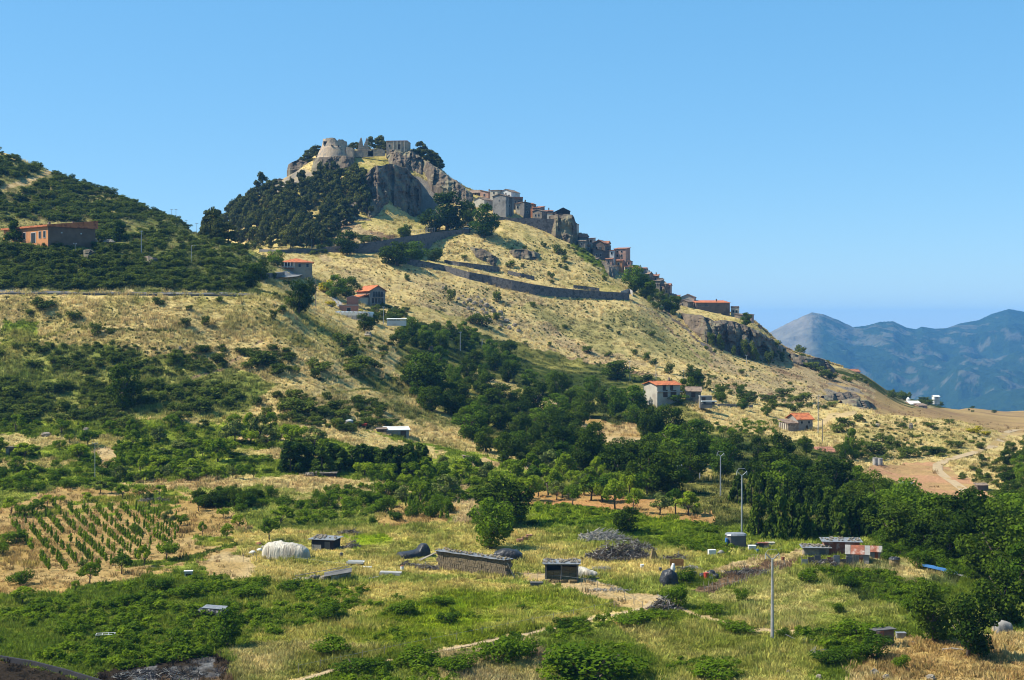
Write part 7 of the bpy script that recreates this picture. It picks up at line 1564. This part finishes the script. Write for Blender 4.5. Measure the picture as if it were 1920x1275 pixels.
t = thing('feeding_trough', 'long blue and white feeding trough at the edge of the dense wood', 'trough', P(1773, 1077)); a, b = P(1733, 1068) - P(1773, 1077), P(1816, 1088) - P(1773, 1077)
def plank_between(a, b, w, z0, z1, m, nm): d_ = (b - a).normalized(); n_ = Vector((-d_.y, d_.x, 0)) * w; MB().hexa([a + n_*-1 + Vector((0,0,z0)), b + n_*-1 + Vector((0,0,z0)), b + n_ + Vector((0,0,z0)), a + n_ + Vector((0,0,z0)), a - n_ + Vector((0,0,z1)), b - n_ + Vector((0,0,z1)), b + n_ + Vector((0,0,z1)), a + n_ + Vector((0,0,z1))]).obj(nm, m, t)
plank_between(a, b * .62, .28, .45, .72, BLUE, 'basin'); plank_between(a * .2 + b * .1 - Vector((0, .45, 0)), b - Vector((0, .3, 0)), .14, .35, .5, WHITEW, 'basin')
for k in (.1, .35, .6, .9): q = a + (b - a) * k; MB().box(q.x - .1, q.x + .1, q.y - .12, q.y + .12, q.z - .3, q.z + .445).obj('leg', WOOD, t)
t = thing('stake_fence', 'row of crooked wooden stakes with wire along the farm bank', 'fence', (0, 0, 0)); pr = None; rr = random.Random(2)
for i in range(30):
    s = i / 29; u = 1322 + s * 150; v = 1110 - s * 46 + 6 * math.sin(s * 3) + rr.uniform(-1, 1); p = P(u, v); hh = rr.uniform(.8, 1.3); lean = rr.uniform(-.2, .25)
    MB().tube([(p.x, p.y, p.z - .2), (p.x + lean, p.y, p.z + hh)], .045, .03, 5).obj('stake', WOOD, t)
    if pr is not None: MB().tube([pr + Vector((0, 0, .55)), p + Vector((0, 0, .55))], .012, n=4).obj('wire', METAL, t)
    pr = p
sticks('bank_roots', 'dark brushy bank of dead stems behind the stake fence', 1400, 1078, 3.6, .9, .9, 420, 1.0, TWIG, 20, 'bank')
for g, (lab, pl, n) in enumerate([('wire fence on thin posts along the lower dirt path', [(560, 1270), (760, 1228), (1000, 1180), (1190, 1140)], 16), ('wire fence on thin posts below the straw stacks', [(965, 1092), (1080, 1100), (1160, 1120), (1205, 1150)], 9), ('wire fence on thin posts left of the white tarpaulin', [(430, 1060), (520, 1058), (650, 1075)], 8)]):
    t = thing('wire_fence', lab, 'fence', (0, 0, 0)); L = [0]; pr = None
    us = np.linspace(0, len(pl) - 1, n)
    for s in us:
        i = min(int(s), len(pl) - 2); f = s - i; u = pl[i][0] * (1 - f) + pl[i + 1][0] * f; v = pl[i][1] * (1 - f) + pl[i + 1][1] * f - 6; p = P(u, v)
        MB().tube([(p.x, p.y, p.z - .2), (p.x + rr.uniform(-.06, .06), p.y, p.z + 1.0)], .03, .025, 5).obj('post', WOOD, t)
        if pr is not None: MB().tube([pr + Vector((0, 0, .8)), p + Vector((0, 0, .8))], .01, n=4).obj('wire', METAL, t)
        pr = p
t = thing('covered_cart', 'heap wrapped in black plastic with a pale sheet on top in the green weeds', 'covered heap', P(398, 1158), R(-8)); lump('plastic', [(0, .6, .8), (.1, .9, 1.05), (.5, .95, 1.1), (.9, .9, 1.0), (1, .6, .7)], 3.4, TARPB, t, .14, 41); MB().slab((-1.0, -.55, 1.14), (1.6, -.6, 1.04), (1.5, .7, 1.16), (-.9, .7, 1.26), .06).obj('top_sheet', SHEET, t)
t = thing('metal_rack', 'white metal frame with four bars lying in the green weeds', 'frame', P(197, 1202), R(10))
for y in (0, .9): MB().tube([(-.95, y, .62), (.95, y, .62)], .035).obj('rail', WHITEW, t)
for x in (-.9, -.3, .3, .9): MB().tube([(x, .0, .62), (x, .9, .62)], .03).obj('bar', WHITEW, t)
for x in (-.9, .9):
    for y in (0, .9): MB().tube([(x, y, -.2), (x, y, .6)], .025).obj('leg', METAL, t)
t = thing('beehive_box', 'small cream box with flat lid on the bare patch by the vineyard', 'box', P(353, 1081), R(8)); MB().box(-.45, .45, 0, .6, -.1, .6).obj('body', CREAM, t); MB().box(-.55, .55, -.1, .7, .601, .68).obj('lid', WHITEW, t); MB().box(-.3, .3, -.02, -.003, .05, .35).obj('opening', BLACKW, t)
t = thing('pale_hut', 'pale plastic covered hut half hidden by the right edge trees', 'hut', P(1880, 1186), R(10)); lump('cover', [(0, .6, .8), (.1, .7, 1.2), (.5, .75, 1.35), (.9, .7, 1.1), (1, .5, .9)], 1.8, GREYW, t, .2, 51); MB().tube([(-1.2, 0, -.2), (-.9, 0, 1.9)], .05).obj('pole', WOOD, t)
t = thing('rusty_door_shed', 'rust red door leaning in the dark hollow at the lower right', 'shed', P(1656, 1216), R(20)); MB().box(-.7, .1, 0, .06, -.2, 1.7).obj('door', RUST, t); MB().box(.15, 1.5, .4, .5, -.2, 1.6).obj('wall', BROWNW, t); MB().box(-.8, 1.6, 0.07, 1.2, 1.71, 1.8).obj('roof', DGREY, t)
t = thing('roof_tile_pile', 'pile of red roof tiles beside the rusty door', 'tile pile', P(1634, 1212))
for i in range(14): x, y, z = rr.uniform(-.5, .5), rr.uniform(-.2, .3), .05 + (i // 5) * .14; MB().tube([(x - .2, y, z), (x + .2, y + rr.uniform(-.1, .1), z + .03)], .09, .075, 7).obj('tile', TILE2, t)
tag(MB().box(-.45, .45, -.3, .3, -.1, .5).box(-.5, .5, -.35, .35, .501, .56).obj('metal_crate', SHEET, loc=P(1689, 1196)), 'pale blue grey crate beside the dark oak hollow', 'crate')
tag(MB().tube([(-1.0, 0, .1), (0, .1, .2), (1.0, 0, .08)], .1, .08, 8).obj('fallen_log', TWIGL, loc=P(1786, 1220)), 'bleached fallen trunk under the broad oak at the lower right', 'log')
p = P(1702, 916); t = thing('garden_hut', 'tiny pale roofed hut at the right end of the dense wood', 'hut', p, R(8)); MB().box(-1.2, 1.2, 0, 1.6, -.5, 1.0).obj('wall', GREYW, t); MB().slab((-1.4, -.2, 1.05), (1.4, -.2, 1.05), (1.4, 1.8, 1.4), (-1.4, 1.8, 1.4), .08).obj('roof', SHEET, t)
p = P(1843, 920); t = thing('garden_hut', 'small brown hut beside the pale track', 'hut', p, R(8)); MB().box(-1.2, 1.2, 0, 1.6, -.5, 1.1).obj('wall', BROWNW, t); MB().slab((-1.4, -.2, 1.15), (1.4, -.2, 1.15), (1.4, 1.8, 1.5), (-1.4, 1.8, 1.5), .08).obj('roof', TILE3, t)

sticks('charred_brush', 'charred black stems lying over the burnt hollow at the bottom left', 300, 1268, 4.2, 1.6, .5, 420, .9, BLACKW, 61, 'brush', .03)
sticks('rubble_heap', 'spill of stones and slats between the open shelter and the path', 1140, 1108, 2.6, .6, .35, 120, .7, TWIGL, 62, 'heap', .05)
sticks('brush_heap', 'low brush pile behind the stone topped shed', 655, 1002, 2.0, .8, .9, 200, 1.0, TWIG, 63)
sticks('dead_bush', 'brown dead bush right of the stone topped shed', 660, 1028, 1.6, .8, 1.0, 220, .8, TWIG, 64, 'bush')
sticks('dead_bush', 'brown dead bush at the left end of the long straw stack', 800, 1068, 1.8, .7, .9, 240, .8, TWIG, 65, 'bush')
sticks('dead_bush', 'brown dead bush between the slab and the straw stack', 770, 1062, 1.4, .6, .8, 180, .7, TWIG, 66, 'bush')

for i, (u, v, L_, ang, m, lab) in enumerate([(1112, 1086, 1.6, .3, WOOD, 'grey plank lying in front of the white plastic sheeting'), (1190, 1078, 1.9, -.4, TWIGL, 'pale plank below the largest brushwood heap'), (1410, 1042, 1.8, .1, WOOD, 'grey plank on the ground right of the grey hut'), (1462, 1030, 1.5, .5, TWIGL, 'pale plank in the grass between hut and scrap sheds'), (1300, 1094, 1.4, -.2, WOOD, 'grey plank below the rubbish bags'), (700, 1084, 1.5, .6, TWIGL, 'pale plank between the tilted sheet and the concrete slab'), (660, 1012, 1.8, -.1, WOOD, 'grey plank beside the brush pile behind the stone topped shed'), (1700, 1206, 1.6, .2, TWIGL, 'pale plank on bare soil right of the rusty door')]):
    o = MB().box(-L_/2, L_/2, -.12, .12, .06, .12).obj('loose_plank', m, loc=P(u, v)); o.rotation_euler = (.05, -.06, ang); tag(o, lab, 'plank')
for i, (u, v, r_, m, lab) in enumerate([(1420, 1037, .22, BLUE, 'small blue drum in front of the boxes by the grey hut'), (1204, 1066, .25, WHITEW, 'white bucket at the right foot of the largest brushwood heap'), (1238, 1072, .2, DGREY, 'dark bucket left of the rusty crate'), (1468, 1052, .24, RUST, 'rusty drum at the top end of the stake fence'), (640, 1044, .22, DGREY, 'dark bucket right of the stone topped shed')]):
    t = thing('bucket', lab, 'bucket', P(u, v)); MB().tube([(0, 0, -.05), (0, 0, .5)], r_ * .85, r_, 10).obj('body', m, t); MB().tube([(0, 0, .501), (0, 0, .54)], r_ * 1.06, r_ * 1.06, 10).obj('rim', m, t)
# ------------------------------------------------------------------ labels that single each plant out, by what it stands near
LM = [(538, 1030, 'the white tarpaulin'), (604, 1015, 'the stone topped shed'), (776, 1035, 'the lone black tarpaulin'), (885, 1065, 'the long straw stack'), (1053, 1070, 'the open hay shelter'), (1160, 1040, 'the largest brushwood heap'), (1384, 1012, 'the grey hut'), (1580, 1030, 'the tin shed'), (1640, 1040, 'the small rusty hut'), (1448, 1120, 'the lower forked pole'), (1391, 940, 'the middle forked pole'), (1351, 890, 'the upper forked pole'), (1270, 890, 'the twin crossbar pole'), (1775, 1076, 'the blue trough'), (1553, 855, 'the low red shed'), (1500, 800, 'the orange roofed farmhouse'), (1250, 730, 'the white gabled house'), (1300, 738, 'the pale gabled outbuilding'), (1645, 866, 'the twin water tanks'), (1702, 912, 'the tiny pale hut'), (1843, 915, 'the brown hut'), (745, 812, 'the pale middle hut'), (655, 790, 'the round pale tank'), (878, 863, 'the little tan hut'), (600, 888, 'the stone shelter'), (20, 847, 'the left stone hut'), (178, 865, 'the thin left pole'), (353, 1075, 'the cream box'), (398, 1145, 'the black wrapped heap'), (197, 1195, 'the white metal rack'), (232, 740, 'the big lone oak'), (592, 550, 'the spur power pole'), (660, 575, 'the brick house'), (708, 555, 'the three storey house'), (655, 596, 'the greenhouse'), (743, 600, 'the white shelter'), (556, 492, 'the cream villa'), (624, 280, 'the ruined tower'), (744, 272, 'the hilltop chapel'), (740, 370, 'the main cliff'), (830, 515, 'the lower road wall start'), (1000, 540, 'the lower road wall middle'), (1175, 550, 'the bend wall'), (1337, 575, 'the long orange roofed building'), (1400, 640, 'the right crag'), (1181, 696, 'the pole by the dark oaks'), (863, 640, 'the thicket pole'), (1606, 698, 'the far pink house'), (1703, 752, 'the white silo'), (1110, 840, 'the bare brown patch'), (960, 720, 'the long tan clearing'), (1534, 776, 'the tall farmhouse pole'), (1200, 980, 'the bright green field'), (640, 850, 'the cypress hedge'), (420, 935, 'the vineyard corner trees'), (180, 1000, 'the vineyard'), (90, 435, 'the orange building'), (300, 548, 'the roadside wall'), (1880, 1170, 'the pale plastic hut'), (1850, 850, 'the pale track')]
ORD = ['nearest', 'second nearest', 'third nearest', 'fourth nearest', 'fifth nearest', 'sixth nearest', 'seventh nearest', 'eighth nearest', 'ninth nearest', 'tenth nearest', 'eleventh nearest', 'twelfth nearest']
DIRS = ['right of', 'up right from', 'above', 'up left from', 'left of', 'down left from', 'below', 'down right from']
LOOK = {'oak_tree': 'oak', 'pine_tree': 'pine', 'orchard_tree': 'fruit tree', 'shrub': 'dark shrub', 'bush': 'green bush', 'cypress_tree': 'cypress'}
bygroup = {}
for o in scene.objects:
    if o.parent is None and o.get('group'): bygroup.setdefault(o['group'], []).append(o)
seen_labels = {}
cells = {}
for g, os_ in bygroup.items():
    if g.startswith(('vines', 'bales', 'broken', 'houses', 'boulders')): continue
    kind = os_[0].name.split('.')[0]
    if kind not in LOOK: continue
    hs = sorted(o.scale.z for o in os_); q1, q2 = hs[len(hs) // 4], hs[3 * len(hs) // 4]
    for o in os_:
        u, v = 960 + F * o.location.x / o.location.y, H - F * o.location.z / o.location.y
        k = min(range(len(LM)), key=lambda i: (LM[i][0] - u) ** 2 + 1.8 * (LM[i][1] - v) ** 2)
        a = math.atan2((LM[k][1] - v) * 1.3, u - LM[k][0]); d8 = int(round(a / (math.pi / 4))) % 8
        cells.setdefault((kind, k, d8), []).append((math.hypot(u - LM[k][0], v - LM[k][1]), o, 'tall' if o.scale.z > q2 else 'low' if o.scale.z < q1 else 'middling'))
for (kind, k, d8), L in cells.items():
    L.sort(key=lambda t: t[0])
    for i, (d, o, size) in enumerate(L):
        if i < len(ORD): o['label'] = '%s %s, %s of those %s %s' % (size, LOOK[kind].split()[-1] if len(LM[k][2].split()) > 6 else LOOK[kind], ORD[i], DIRS[d8], LM[k][2])
